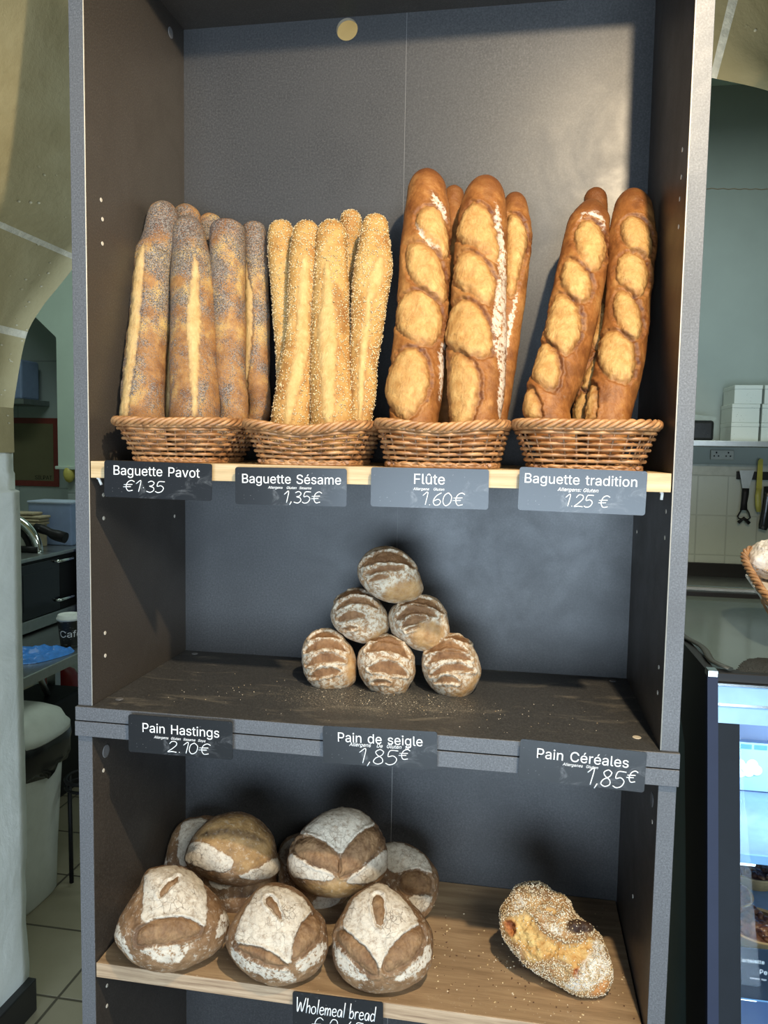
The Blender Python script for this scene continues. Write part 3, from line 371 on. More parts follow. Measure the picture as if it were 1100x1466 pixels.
 'rye_bottom_right': {'o':[0.5364,0.205,1.0544],'F':[0.0752,-0.9596,0.2712],'front':0.0431,'back':0.038,'outline':[[-0.0507,0.0088],[-0.05,0.019],[-0.0444,0.026],[-0.0244,0.0472],[-0.004,0.0548],[0.0132,0.0537],[0.0271,0.0458],[0.0393,0.0293],[0.0464,0.0128],[0.0501,-0.0038],[0.0486,-0.0138],[0.0421,-0.0291],[0.0323,-0.0411],[0.0223,-0.0498],[0.0089,-0.0537],[-0.0047,-0.051],[-0.0218,-0.0435],[-0.034,-0.0324],[-0.0429,-0.0211],[-0.0496,-0.0046]],'floor':0,'patches':[('cut',[[-0.0257,-0.0254],[-0.021,-0.0202],[-0.0162,-0.0168],[-0.0113,-0.0147],[-0.0065,-0.0139],[-0.0016,-0.0143],[0.0034,-0.016],[0.0083,-0.0189],[0.0133,-0.0237],[0.0084,-0.0237],[0.0035,-0.0233],[-0.0014,-0.0231],[-0.0062,-0.0232],[-0.0111,-0.0235],[-0.016,-0.0241],[-0.0209,-0.0249]]),('cut',[[-0.0345,-0.0157],[-0.0265,-0.0068],[-0.0181,-0.0005],[-0.0094,0.0038],[-0.0004,0.0062],[0.0089,0.0067],[0.0184,0.0052],[0.0282,0.0018],[0.0383,-0.0043],[0.029,-0.0039],[0.0196,-0.0036],[0.0104,-0.004],[0.0012,-0.005],[-0.0078,-0.0068],[-0.0168,-0.0093],[-0.0257,-0.0125]]),('cut',[[-0.042,0.0024],[-0.0335,0.013],[-0.0246,0.0204],[-0.0154,0.0253],[-0.006,0.0278],[0.0037,0.0278],[0.0137,0.0254],[0.024,0.0205],[0.0346,0.0123],[0.0247,0.014],[0.0149,0.0154],[0.0051,0.0158],[-0.0045,0.0151],[-0.014,0.0133],[-0.0234,0.0104],[-0.0327,0.0066]]),('cut',[[-0.0442,0.0209],[-0.0362,0.0302],[-0.0279,0.0365],[-0.0195,0.0404],[-0.011,0.0421],[-0.0024,0.0415],[0.0063,0.0387],[0.0152,0.0336],[0.0241,0.0254],[0.0155,0.0267],[0.0069,0.0281],[-0.0017,0.0287],[-0.0103,0.0285],[-0.0188,0.0276],[-0.0273,0.0258],[-0.0358,0.0233]]),('cut',[[-0.0175,0.0457],[-0.0107,0.0499],[-0.0042,0.0523],[0.0022,0.0534],[0.0083,0.0532],[0.0142,0.0517],[0.0199,0.049],[0.0254,0.045],[0.0306,0.0391],[0.0248,0.0408],[0.0189,0.0427],[0.013,0.0441],[0.007,0.0451],[0.001,0.0457],[-0.0051,0.046],[-0.0113,0.0458]]),('bare',[[0.0186,-0.0351],[0.0384,-0.0076],[0.0486,-0.0138],[0.0323,-0.0411],[0.0123,-0.0519],[-0.0082,-0.0462]])]},
 'whole_front_left': {'o':[0.1139,0.0338,0.6649],'F':[0.3617,-0.7731,0.521],'front':0.0648,'back':0.054,'outline':[[-0.0869,-0.0149],[-0.0844,-0.002],[-0.0804,0.0082],[-0.0693,0.0257],[-0.0594,0.0409],[-0.05,0.055],[-0.0437,0.0726],[-0.0378,0.0781],[-0.0199,0.0795],[0.0011,0.0788],[0.0223,0.0721],[0.0402,0.0543],[0.0522,0.0429],[0.0641,0.0316],[0.0788,0.0129],[0.0859,-0.0019],[0.09,-0.0163],[0.088,-0.0297],[0.083,-0.0426],[0.0616,-0.0612],[0.0321,-0.0703],[0.0118,-0.074],[-0.0083,-0.0738],[-0.031,-0.068],[-0.048,-0.0592],[-0.0737,-0.0376],[-0.0838,-0.0245]],'floor':0.5985,'patches':[('flour',[[-0.0431,0.0753],[0.0011,0.0783],[0.0223,0.0712],[0.0523,0.0457],[0.0526,-0.006],[0.0484,-0.0192],[0.0332,-0.0063],[0.0096,0.0016],[-0.0169,0.0028],[-0.0458,-0.0011],[-0.0447,0.0309],[-0.0429,0.05]]),('dust',[[-0.054,-0.0329],[0.0063,-0.0338],[0.0297,-0.0369],[0.0148,-0.0601],[-0.0082,-0.0634],[-0.0368,-0.0478]]),('dust',[[-0.0859,0.0009],[-0.0803,0.0068],[-0.0684,-0.02],[-0.0538,-0.0481],[-0.058,-0.0527],[-0.0795,-0.029],[-0.0872,-0.0122]]),('dust',[[0.0786,0.0073],[0.0904,-0.0053],[0.0897,-0.0245],[0.0621,-0.0426],[0.0657,-0.0214]]),('cut',[[-0.0198,0.0333],[-0.0139,0.0466],[-0.002,0.0536],[0.0116,0.0591],[0.007,0.0497],[-0.008,0.0389],[-0.0169,0.0316]]),('cut',[[-0.0501,-0.0051],[-0.0169,0.0028],[0.0096,0.0016],[0.0332,-0.0063],[0.0448,-0.0187],[0.0387,-0.0287],[0.0064,-0.0325],[-0.0512,-0.0328],[-0.0548,-0.0191]])]},
 'whole_front_mid': {'o':[0.2873,0.0373,0.6593],'F':[0.2501,-0.8018,0.5427],'front':0.0579,'back':0.0482,'outline':[[-0.0792,-0.0079],[-0.0765,0.0062],[-0.0685,0.0222],[-0.0519,0.0448],[-0.0304,0.0657],[-0.0094,0.0727],[0.0084,0.0698],[0.0307,0.0605],[0.0473,0.0475],[0.0604,0.0299],[0.0724,0.0163],[0.0797,-0.0056],[0.0804,-0.0191],[0.0745,-0.0416],[0.0591,-0.0566],[0.043,-0.0639],[0.0142,-0.0686],[0.0005,-0.0686],[-0.0227,-0.0626],[-0.0472,-0.05],[-0.0646,-0.0332],[-0.0745,-0.0195]],'floor':0.5985,'patches':[('flour',[[-0.0654,-0.0087],[-0.0598,0.0198],[-0.0357,0.0579],[-0.0249,0.0674],[0.0028,0.066],[0.0362,0.0511],[0.056,0.0301],[0.0482,0.0216],[0.0338,0.0097],[0.0228,-0.0158],[0.0228,-0.0375],[0.0153,-0.039],[-0.0084,-0.0225],[-0.0375,-0.0132]]),('dust',[[-0.0697,-0.011],[-0.0461,-0.0279],[-0.011,-0.0427],[0.0181,-0.0458],[0.0297,-0.0579],[0.0296,-0.0679],[-0.0079,-0.0606],[-0.0514,-0.0453],[-0.0707,-0.0264]]),('dust',[[0.0257,-0.0412],[0.0436,-0.0289],[0.0669,-0.0122],[0.0798,-0.0175],[0.0716,-0.0373],[0.0433,-0.0533],[0.0282,-0.0524]]),('cut',[[-0.0196,0.0498],[-0.0122,0.0535],[0.0015,0.0405],[0.0076,0.0214],[0.0061,0.0188],[-0.0059,0.0301],[-0.0165,0.0415]]),('cut',[[0.0504,0.0245],[0.0626,0.0238],[0.0711,0.0085],[0.0653,-0.0096],[0.0433,-0.0265],[0.0228,-0.0385],[0.0217,-0.0205],[0.0304,0.0011]]),('cut',[[-0.0654,-0.01],[-0.0377,-0.0142],[-0.0083,-0.0237],[0.0151,-0.0418],[0.0151,-0.0443],[-0.0111,-0.0402],[-0.0461,-0.0253]])]},
 'whole_front_right': {'o':[0.4515,0.0567,0.6627],'F':[0.1346,-0.8261,0.5472],'front':0.056,'back':0.0467,'outline':[[-0.0768,-0.0211],[-0.077,-0.0077],[-0.0759,0.0104],[-0.07,0.0231],[-0.0627,0.0336],[-0.0506,0.0549],[-0.03,0.0695],[-0.0065,0.0783],[0.0122,0.0679],[0.0413,0.0496],[0.0595,0.0337],[0.0711,0.0201],[0.0762,0.0088],[0.0778,-0.0091],[0.0771,-0.0313],[0.0668,-0.0511],[0.0392,-0.0667],[0.0044,-0.0738],[-0.0256,-0.0723],[-0.056,-0.06],[-0.0707,-0.043]],'floor':0.5985,'patches':[('flour',[[-0.0631,0.0129],[-0.0503,0.0478],[-0.0299,0.0647],[-0.0065,0.0771],[0.0122,0.0679],[0.0386,0.0473],[0.0582,0.0187],[0.0363,0.0081],[0.0159,-0.0081],[0.0035,-0.0284],[-0.0038,-0.0438],[-0.0144,-0.0243],[-0.0275,-0.0112],[-0.0458,-0.0003]]),('dust',[[-0.0763,-0.0077],[-0.0684,-0.012],[-0.0472,-0.0294],[-0.0161,-0.0528],[-0.0259,-0.0616],[-0.0589,-0.0514],[-0.0739,-0.0299]]),('dust',[[0.014,-0.0522],[0.0543,-0.0274],[0.0671,-0.0049],[0.076,-0.0092],[0.0745,-0.0314],[0.0492,-0.0515],[0.0191,-0.0585]]),('cut',[[-0.0177,0.0532],[-0.0087,0.0581],[0.0014,0.0536],[0.0029,0.0303],[0.0001,0.013],[-0.0076,0.014],[-0.0136,0.0254]]),('cut',[[-0.0721,0.0025],[-0.063,0.0118],[-0.0458,-0.0003],[-0.0274,-0.0123],[-0.0143,-0.0265],[-0.0063,-0.0417],[-0.0073,-0.0526],[-0.0264,-0.0443],[-0.0473,-0.0272],[-0.0686,-0.0075]]),('cut',[[0.0026,-0.0437],[0.0015,-0.0306],[0.0159,-0.0104],[0.0363,0.0081],[0.0569,0.0176],[0.0646,0.0064],[0.0568,-0.0185],[0.034,-0.0365],[0.0089,-0.0479]])]},
 'whole_top_left': {'o':[0.1616,0.175,0.7039],'F':[0.312,-0.8263,0.4689],'front':0.0609,'back':0.0508,'outline':[[-0.0827,-0.0058],[-0.0813,0.0033],[-0.0767,0.0152],[-0.0705,0.0286],[-0.061,0.0419],[-0.0481,0.0552],[-0.0349,0.0628],[-0.0183,0.0674],[-0.0049,0.0684],[0.0253,0.0645],[0.0422,0.0554],[0.0556,0.0439],[0.0672,0.0297],[0.0737,0.0151],[0.0777,-0.0024],[0.0846,-0.0247],[0.0837,-0.0353],[0.0759,-0.0424],[0.051,-0.0495],[0.0182,-0.0523],[-0.0078,-0.049],[-0.0305,-0.0436],[-0.0499,-0.0339],[-0.0695,-0.0219],[-0.0776,-0.0152]],'floor':0,'patches':[('flour',[[-0.0811,-0.0028],[-0.0737,0.0242],[-0.0476,0.0223],[-0.0179,0.0047],[0.0035,-0.0092],[-0.003,-0.0255],[-0.0177,-0.0289],[-0.0469,-0.0221],[-0.0729,-0.0095]]),('flour',[[0.0281,-0.028],[0.0513,-0.0221],[0.0749,-0.0085],[0.084,-0.0246],[0.081,-0.0367],[0.0576,-0.047],[0.0313,-0.0434],[0.0052,-0.0368]]),('bare',[[-0.0656,0.0251],[-0.048,0.0504],[-0.0083,0.0636],[0.0287,0.0611],[0.0622,0.0333],[0.0734,-0.0021],[0.0514,-0.019],[0.0249,-0.0277],[0.0052,-0.0307],[0.0035,-0.0092],[-0.0179,0.0047],[-0.0476,0.0223]]),('ear',[[-0.0608,0.0326],[-0.0347,0.0416],[0.0051,0.0388],[0.0452,0.0234],[0.0585,0.0115],[0.0484,0.0138],[0.0051,0.0294],[-0.028,0.0318]])]},
 'whole_top_right': {'o':[0.3504,0.17,0.7291],'F':[0.1965,-0.8593,0.4723],'front':0.0613,'back':0.0511,'outline':[[-0.0838,-0.0197],[-0.0831,-0.0095],[-0.0786,0.0034],[-0.0734,0.0163],[-0.0653,0.0267],[-0.0489,0.0477],[-0.0207,0.0648],[-0.0007,0.0709],[0.0166,0.0727],[0.031,0.0707],[0.044,0.0652],[0.0599,0.0521],[0.0699,0.0419],[0.0792,0.0227],[0.0852,0.0017],[0.085,-0.0164],[0.082,-0.0343],[0.0735,-0.0456],[0.0651,-0.0518],[0.0317,-0.064],[-0.0015,-0.0698],[-0.0181,-0.0683],[-0.0347,-0.0656],[-0.0571,-0.0541],[-0.0742,-0.0401]],'floor':0,'patches':[('flour',[[-0.0654,0.028],[-0.0461,0.0477],[-0.0179,0.0675],[0.0166,0.074],[0.0455,0.0643],[0.069,0.0419],[0.0426,0.0336],[0.0256,0.018],[0.006,-0.0065],[-0.0055,0.0078],[-0.0255,0.0198],[-0.0455,0.0265]]),('flour',[[-0.0821,-0.0146],[-0.0771,0.0008],[-0.0586,-0.0084],[-0.0358,-0.0202],[-0.0049,-0.0282],[-0.0019,-0.0409],[-0.0241,-0.0432],[-0.0521,-0.0378],[-0.0744,-0.035]]),('flour',[[0.012,-0.0436],[0.0371,-0.0261],[0.0625,-0.0084],[0.0825,0.007],[0.0857,-0.0113],[0.0821,-0.0292],[0.0595,-0.0467],[0.0316,-0.0489]]),('cut',[[-0.0745,0.0059],[-0.0679,0.0202],[-0.0455,0.0252],[-0.0255,0.0185],[-0.0055,0.0065],[0.006,-0.0078],[0.0077,-0.0335],[-0.0049,-0.0282],[-0.0387,-0.0176],[-0.0672,-0.0019]]),('cut',[[0.0066,-0.0078],[0.0256,0.0167],[0.0441,0.0336],[0.0684,0.0419],[0.0791,0.0175],[0.0597,-0.0058],[0.0315,-0.0286],[0.012,-0.0386],[0.005,-0.036]]),('bare',[[-0.0602,-0.0453],[-0.0019,-0.046],[0.0036,-0.0359],[0.0149,-0.0462],[0.0483,-0.0516],[0.0317,-0.064],[-0.0015,-0.069],[-0.0347,-0.0644]])]},
 'whole_back_right': {'o':[0.4554,0.2362,0.6526],'F':[0.1184,-0.8589,0.4982],'front':0.0468,'back':0.0368,'outline':[[-0.0669,0.0095],[-0.0605,0.034],[-0.0478,0.0536],[-0.0301,0.061],[-0.0211,0.0635],[-0.0061,0.0631],[0.0089,0.0609],[0.0239,0.0544],[0.0389,0.0453],[0.0524,0.0322],[0.0628,0.019],[0.0664,0.0031],[0.0658,-0.0102],[0.0629,-0.0234],[0.0572,-0.0366],[0.0486,-0.0498],[0.0342,-0.0593],[0.0054,-0.0615],[-0.0236,-0.0547],[-0.0533,-0.035]],'floor':0.5985,'patches':[('flour',[[-0.0449,0.0564],[-0.0211,0.0632],[0.0029,0.0607],[0.033,0.0479],[0.051,0.0267],[0.054,0.0107],[0.0333,0.0194],[0.0127,0.0174],[-0.0137,0.0099],[-0.0288,0.0215]]),('flour',[[0.009,-0.0225],[0.0542,-0.0184],[0.0513,-0.0342],[0.037,-0.0502],[0.0195,-0.0378]]),('cut',[[-0.0048,0.0062],[0.0127,0.0161],[0.0333,0.0181],[0.0511,0.0079],[0.0556,-0.0158],[0.0338,-0.0204],[0.0104,-0.0198],[-0.0015,-0.0097]])]},
 'whole_back_left': {'o':[0.0639,0.268,0.6459],'F':[0.3454,-0.8149,0.4655],'front':0.049,'back':0.0385,'outline':[[-0.0685,-0.0189],[-0.0653,-0.0038],[-0.0619,0.0069],[-0.0576,0.0265],[-0.0531,0.0395],[-0.0415,0.0543],[-0.0273,0.0634],[-0.0059,0.065],[0.0157,0.0655],[0.0398,0.0565],[0.0589,0.0388],[0.0681,0.0151],[0.07,-0.0144],[0.0623,-0.0403],[0.0431,-0.0603],[0.0126,-0.0659],[-0.0221,-0.0602],[-0.052,-0.0465]],'floor':0,'patches':[('flour',[[-0.0443,-0.0157],[-0.0414,0.0453],[-0.0297,0.0613],[0.0109,0.0613],[0.0299,0.0299],[0.0176,-0.0139],[-0.0176,-0.0238]]),('dust',[[-0.0685,-0.0189],[-0.0631,0.0048],[-0.0607,0.0023],[-0.0611,-0.0239]])]},
 'whole_back_mid': {'o':[0.2909,0.262,0.6372],'F':[0.2172,-0.8443,0.4899],'front':0.0505,'back':0.0397,'outline':[[-0.0699,-0.0006],[-0.0721,0.0289],[-0.0663,0.0491],[-0.0537,0.0621],[-0.0368,0.0678],[-0.0041,0.0695],[0.0354,0.059],[0.0615,0.0318],[0.0717,-0.0041],[0.0637,-0.0388],[0.0355,-0.061],[-0.0024,-0.0667],[-0.0404,-0.0566],[-0.0613,-0.0333]],'floor':0,'patches':[('flour',[[-0.0679,0.017],[-0.0649,0.0466],[-0.0367,0.0617],[0.0091,0.0632],[0.0224,0.0267],[-0.0161,-0.0019]]),('flour',[[-0.0091,-0.0427],[0.0419,-0.0267],[0.0483,-0.0442],[0.0292,-0.0585],[-0.0024,-0.0667]])]},
 'whole_back_low': {'o':[0.1618,0.21,0.6335],'F':[0.2996,-0.8158,0.4947],'front':0.0431,'back':0.0332,'outline':[[-0.0655,0.0044],[-0.0587,0.0291],[-0.0354,0.0484],[0.0024,0.0541],[0.0404,0.0431],[0.0617,0.0145],[0.0663,-0.0125],[0.0559,-0.0368],[0.0272,-0.0503],[-0.006,-0.0521],[-0.0403,-0.0404],[-0.0602,-0.0187]],'floor':0,'patches':[('flour',[[-0.0535,0.0172],[-0.0039,0.0251],[0.0025,-0.0008],[-0.0284,-0.0132],[-0.0531,-0.0034]]),('flour',[[0.0087,-0.0274],[0.0399,-0.0128],[0.046,-0.0304],[0.021,-0.0431]])]},
 'cereal': {'o':[0.7178,0.1104,0.6593],'F':[-0.0566,-0.8427,0.5354],'front':0.0457,'back':0.0347,'outline':[[-0.0914,0.0207],[-0.0908,0.033],[-0.0846,0.0409],[-0.0752,0.0494],[-0.0703,0.0603],[-0.063,0.0685],[-0.05,0.0754],[-0.0368,0.0792],[-0.0256,0.0787],[-0.0143,0.072],[-0.0053,0.067],[0.0058,0.0645],[0.0124,0.0613],[0.0202,0.0564],[0.0227,0.0447],[0.0327,0.0342],[0.0435,0.0279],[0.0564,0.02],[0.0649,0.0134],[0.0713,0.0029],[0.0755,-0.0041],[0.0787,-0.0131],[0.084,-0.0254],[0.0872,-0.0398],[0.0842,-0.0494],[0.0782,-0.0594],[0.0682,-0.0664],[0.0581,-0.0702],[0.0459,-0.0717],[0.0356,-0.0715],[0.0253,-0.0685],[0.0127,-0.0641],[-0.0042,-0.0592],[-0.0213,-0.0544],[-0.0344,-0.047],[-0.0434,-0.0388],[-0.0589,-0.0316],[-0.0704,-0.0217],[-0.0778,-0.0091],[-0.0875,0.0033]],'floor':0.5985,'patches':[('cut',[[-0.0777,0.0207],[-0.0603,0.0251],[-0.0452,0.0312],[-0.0293,0.0195],[-0.0243,0.0064],[-0.0025,-0.0002],[0.0148,-0.0054],[0.0399,0.004],[0.0481,0.011],[0.0566,0.0065],[0.0549,-0.0147],[0.0406,-0.0263],[0.0328,-0.0443],[0.0243,-0.0381],[0.0155,-0.0263],[-0.0056,-0.0275],[-0.0263,-0.0382],[-0.0435,-0.037],[-0.0531,-0.0192],[-0.0709,-0.014],[-0.0828,0.0],[-0.0837,0.0118]]),('cut',[[-0.0173,0.0431],[0.0046,0.0382],[0.0005,0.0317],[-0.0213,0.0346]]),('dark',[[0.0137,0.0256],[0.0242,0.0301],[0.0393,0.0273],[0.0542,0.0216],[0.0544,0.0139],[0.0397,0.0098],[0.0249,0.0096],[0.0141,0.0139]]),('rust',[[-0.0849,0.0136],[-0.073,0.0173],[-0.0617,0.0129],[-0.0608,-0.0008],[-0.069,-0.0098],[-0.0782,-0.0033]]),('rust',[[0.0242,-0.0363],[0.0324,-0.0313],[0.0367,-0.0363],[0.0339,-0.046],[0.0276,-0.0432]]),('dark2',[[-0.0693,0.0625],[-0.0477,0.0757],[-0.0256,0.0776],[-0.0052,0.065],[-0.0091,0.0543],[-0.031,0.0534],[-0.0623,0.0573]]),('dust',[[0.0086,-0.0665],[0.0365,-0.0288],[0.0564,0.0161],[0.0692,0.0026],[0.0841,-0.0328],[0.0639,-0.0525],[0.0375,-0.0657]]),('dust',[[-0.0746,0.0413],[-0.0532,0.0544],[-0.0434,0.0375],[-0.0671,0.0282]]),('dust',[[-0.025,0.0201],[0.0096,0.0211],[0.0123,0.0039],[-0.0178,0.0074]]),('bare',[[0.0578,-0.0534],[0.074,-0.0418],[0.0842,-0.0476],[0.0742,-0.0637],[0.054,-0.0686]])]},
}

def facing(o, F):
    F = np.array(F); F = F / np.linalg.norm(F); r = np.cross([0, 0, 1.0], F); r /= np.linalg.norm(r); return np.array(o), F, r, np.cross(F, r)
def patch_fields(P, a, b, fw, patches, k, seed, wob=0.0016):
    """displacement along the normal and the two colour masks"""
    nz = fbm(P, 150, 3, seed); nz2 = fbm(P, 150, 3, seed + 9)
    a = a + nz * wob; b = b + nz2 * wob
    disp = np.zeros(a.shape); m = np.zeros(a.shape + (4,)); m2 = np.zeros(a.shape + (4,)); m[..., 3] = 1; m2[..., 3] = 1; m2[..., 0] = k.get('dust0', 0.0)
    for kind, poly in patches:
        p = smooth_closed(poly, 1); d = sdf(a, b, p); e = 0.0013
        ins = sstep(d, -e, e) * fw
        if kind == 'cut' and 'fade' in k: d = d + k.get('grow', 0.0); ins = sstep(d, -e, e) * fw * (k['fade'] + (1 - k['fade']) * sstep(d + 0.004 * nz2, 0.0, k['fw']))
        if kind == 'cut':
            cx, cy = p.mean(0); ext = np.abs(p - p.mean(0)).max(0) + 1e-4; dx_, dy_ = k.get('dir', (0.8, 0.5))
            side = k.get('ring', 1.0) + (1 - k.get('ring', 1.0)) * sstep((a - cx) / ext[0] * dx_ + (b - cy) / ext[1] * dy_, 0.0, 0.8)
            disp += fw * (k['bulge'] * sstep(d, 0, k['bw']) - k['groove'] * np.exp(-(d / k['gw']) ** 2) + side * k['ear'] * np.exp(-((d + k['gw'] * 1.5) / (k['gw'] * 1.3)) ** 2))
            m[..., 0] = np.maximum(m[..., 0] * (1 - ins), ins)
            em = np.exp(-((d + 0.0012) / k['ew']) ** 2) * (0.35 + 0.65 * sstep(nz2, -0.5, 0.5)) * k['edark'] * side
            m[..., 2] = np.maximum(m[..., 2] * (1 - ins), em * fw); m[..., 1] *= (1 - ins)
            m2[..., 0] *= 1 - ins
        elif kind == 'flour':
            m[..., 1] = np.maximum(m[..., 1], sstep(d, -0.004, 0.005) * fw); disp += fw * k['lift'] * sstep(d, -0.001, 0.002)
        elif kind == 'ear': m[..., 2] = np.maximum(m[..., 2], sstep(d, -0.005, 0.003) * fw * (0.55 + 0.6 * np.clip(nz, 0, 1)))
        elif kind == 'dust': m2[..., 0] = np.maximum(m2[..., 0], sstep(d, -0.004, 0.004) * fw)
        elif kind == 'bare': m2[..., 1] = np.maximum(m2[..., 1], sstep(d, -0.006, 0.006) * fw)
        elif kind == 'rust': m2[..., 2] = np.maximum(m2[..., 2], sstep(d, -0.003, 0.003) * fw); disp -= fw * 0.006 * sstep(d, 0, 0.006)
        elif kind in ('dark', 'dark2'):
            q = 1.0 if kind == 'dark' else 0.6
            m[..., 2] = np.maximum(m[..., 2], q * sstep(d, -0.003, 0.003) * fw); disp += fw * (0.012 if kind == 'dark' else 0.004) * sstep(d, -0.002, 0.008)
    return disp, m, m2
def normals(V):
    du = np.roll(V, -1, 1) - np.roll(V, 1, 1); dv = np.gradient(V, axis=0); nn = np.cross(du, dv); L = np.linalg.norm(nn, axis=-1, keepdims=True); nn = nn / np.maximum(L, 1e-9)
    c = V.mean((0, 1)); s = np.sign(np.sum(nn * (V - c)))
    return nn * (s if s != 0 else 1)
def catmull(P, n):
    P = np.array(P, float); Q = np.concatenate([[2 * P[0] - P[1]], P, [2 * P[-1] - P[-2]]]); m = len(P) - 1
    seg = np.linalg.norm(np.diff(P[:, :3], axis=0), axis=1); cum = np.concatenate([[0], np.cumsum(seg)]); s = np.linspace(0, cum[-1], n)
    i = np.clip(np.searchsorted(cum, s, side='right') - 1, 0, m - 1); t = ((s - cum[i]) / seg[i])[:, None]
    p0, p1, p2, p3 = Q[i], Q[i + 1], Q[i + 2], Q[i + 3]
    return 0.5 * (2 * p1 + (p2 - p0) * t + (2 * p0 - 5 * p1 + 4 * p2 - p3) * t * t + (3 * p1 - p0 - 3 * p2 + p3) * t ** 3), s
KL = dict(bulge=0.0048, bw=0.014, groove=0.0030, gw=0.0024, ear=0.0022, ew=0.0030, tip=0.6, edark=1.0, lift=0.0, fade=0.30, fw=0.011, grow=0.0044, wob=0.0034, ring=0.28, dir=(0.85, 0.45))
KS = dict(wob=0.003, fade=0.75, fw=0.006, bulge=0.0008, bw=0.008, groove=0.0012, gw=0.0018, ear=0.0007, ew=0.0018, edark=0.45, lift=0.0)
KR = dict(bulge=-0.0016, bw=0.004, groove=0.0016, gw=0.0020, ear=0.0030, ew=0.0016, edark=0.40, lift=0.0008, dust0=0.84)
KW = dict(dust0=0.40, bulge=0.0030, bw=0.012, groove=0.0022, gw=0.0022, ear=0.0020, ew=0.0020, edark=0.60, lift=0.0014)
KC = dict(dust0=0.3, fade=0.5, fw=0.009, wob=0.004, bulge=-0.004, bw=0.010, groove=0.0010, gw=0.002, ear=0.0030, ew=0.0030, edark=0.45, lift=0.001)
def long_loaf(key, name, mat, k, label, cat, group, seed, nS=330, nT=110, round_end=1.0, lump=0.0022):
    d = LONG[key]; ctrl = np.concatenate([np.array(d['axis']), np.array(d['r'])[:, None]], 1)
    C_, s = catmull(ctrl, nS); L = s[-1]; ax = C_[:, :3]; r = C_[:, 3]
    # finer rings near the two rounded ends
    u = np.linspace(0, 1, nS); u = 0.5 - 0.5 * np.cos(PI * u); u = 0.55 * u + 0.45 * np.linspace(0, 1, nS); ss = u * L
    ax = np.stack([np.interp(ss, s, ax[:, i]) for i in range(3)], 1); r = np.interp(ss, s, r)
    el = np.median(r) * round_end
    cap = lambda q: np.sqrt(np.clip(1 - (1 - np.clip(q / el, 0, 1)) ** 2, 0.0006, 1))
    r = r * cap(ss) ** 0.9 * cap(L - ss)
    o, F, R, U = facing(d['o'], d['F'])
    T = np.gradient(ax, axis=0); T /= np.linalg.norm(T, axis=1, keepdims=True)
    side = np.cross(T, F); side /= np.linalg.norm(side, axis=1, keepdims=True); fr = np.cross(side, T)
    th = np.linspace(0, 2 * PI, nT, endpoint=False)
    dirv = side[:, None, :] * np.cos(th)[None, :, None] + fr[:, None, :] * np.sin(th)[None, :, None] * 0.92
    V = ax[:, None, :] + dirv * r[:, None, None]
    fw = sstep(np.sin(th)[None, :] * (np.sum(fr * F, 1)[:, None]), -0.25, 0.05) + 0 * V[..., 0]
    rel = V - o; disp, m, m2 = patch_fields(V, rel @ R, rel @ U, fw, d['patches'], k, seed, k.get('wob', 0.0016))
    if 'tip' in k:
        tn = fbm(V, 30, 3, seed + 21); m[..., 2] = np.maximum(m[..., 2], k['tip'] * sstep(0.05 + 0.03 * tn - ss[:, None], -0.02, 0.03) * (1 - m[..., 0]))
        m[..., 2] = np.maximum(m[..., 2], 0.42 * sstep(fbm(V, 42, 4, seed + 31), 0.10, 0.42) * (1 - m[..., 0]))
    disp += lump * fbm(V, 22, 3, seed + 3) + 0.0006 * fbm(V, 130, 3, seed + 5) + 0.0012 * np.clip(m[..., 0], 0, 1) * fbm(V * np.array([1.0, 1.0, 0.55]), 110, 4, seed + 6)
    V2 = V + dirv * (disp * np.minimum(1, r / (el * 0.5))[:, None])[..., None]
    base = ax[-1] * 1.0; V2 = V2 - base
    o_ = grid_mesh(name, V2, True, mat, None, base, {'mask': m, 'mask_more': m2})
    tag(o_, label, cat, group)
    return o_, V2, m, normals(V2), m2
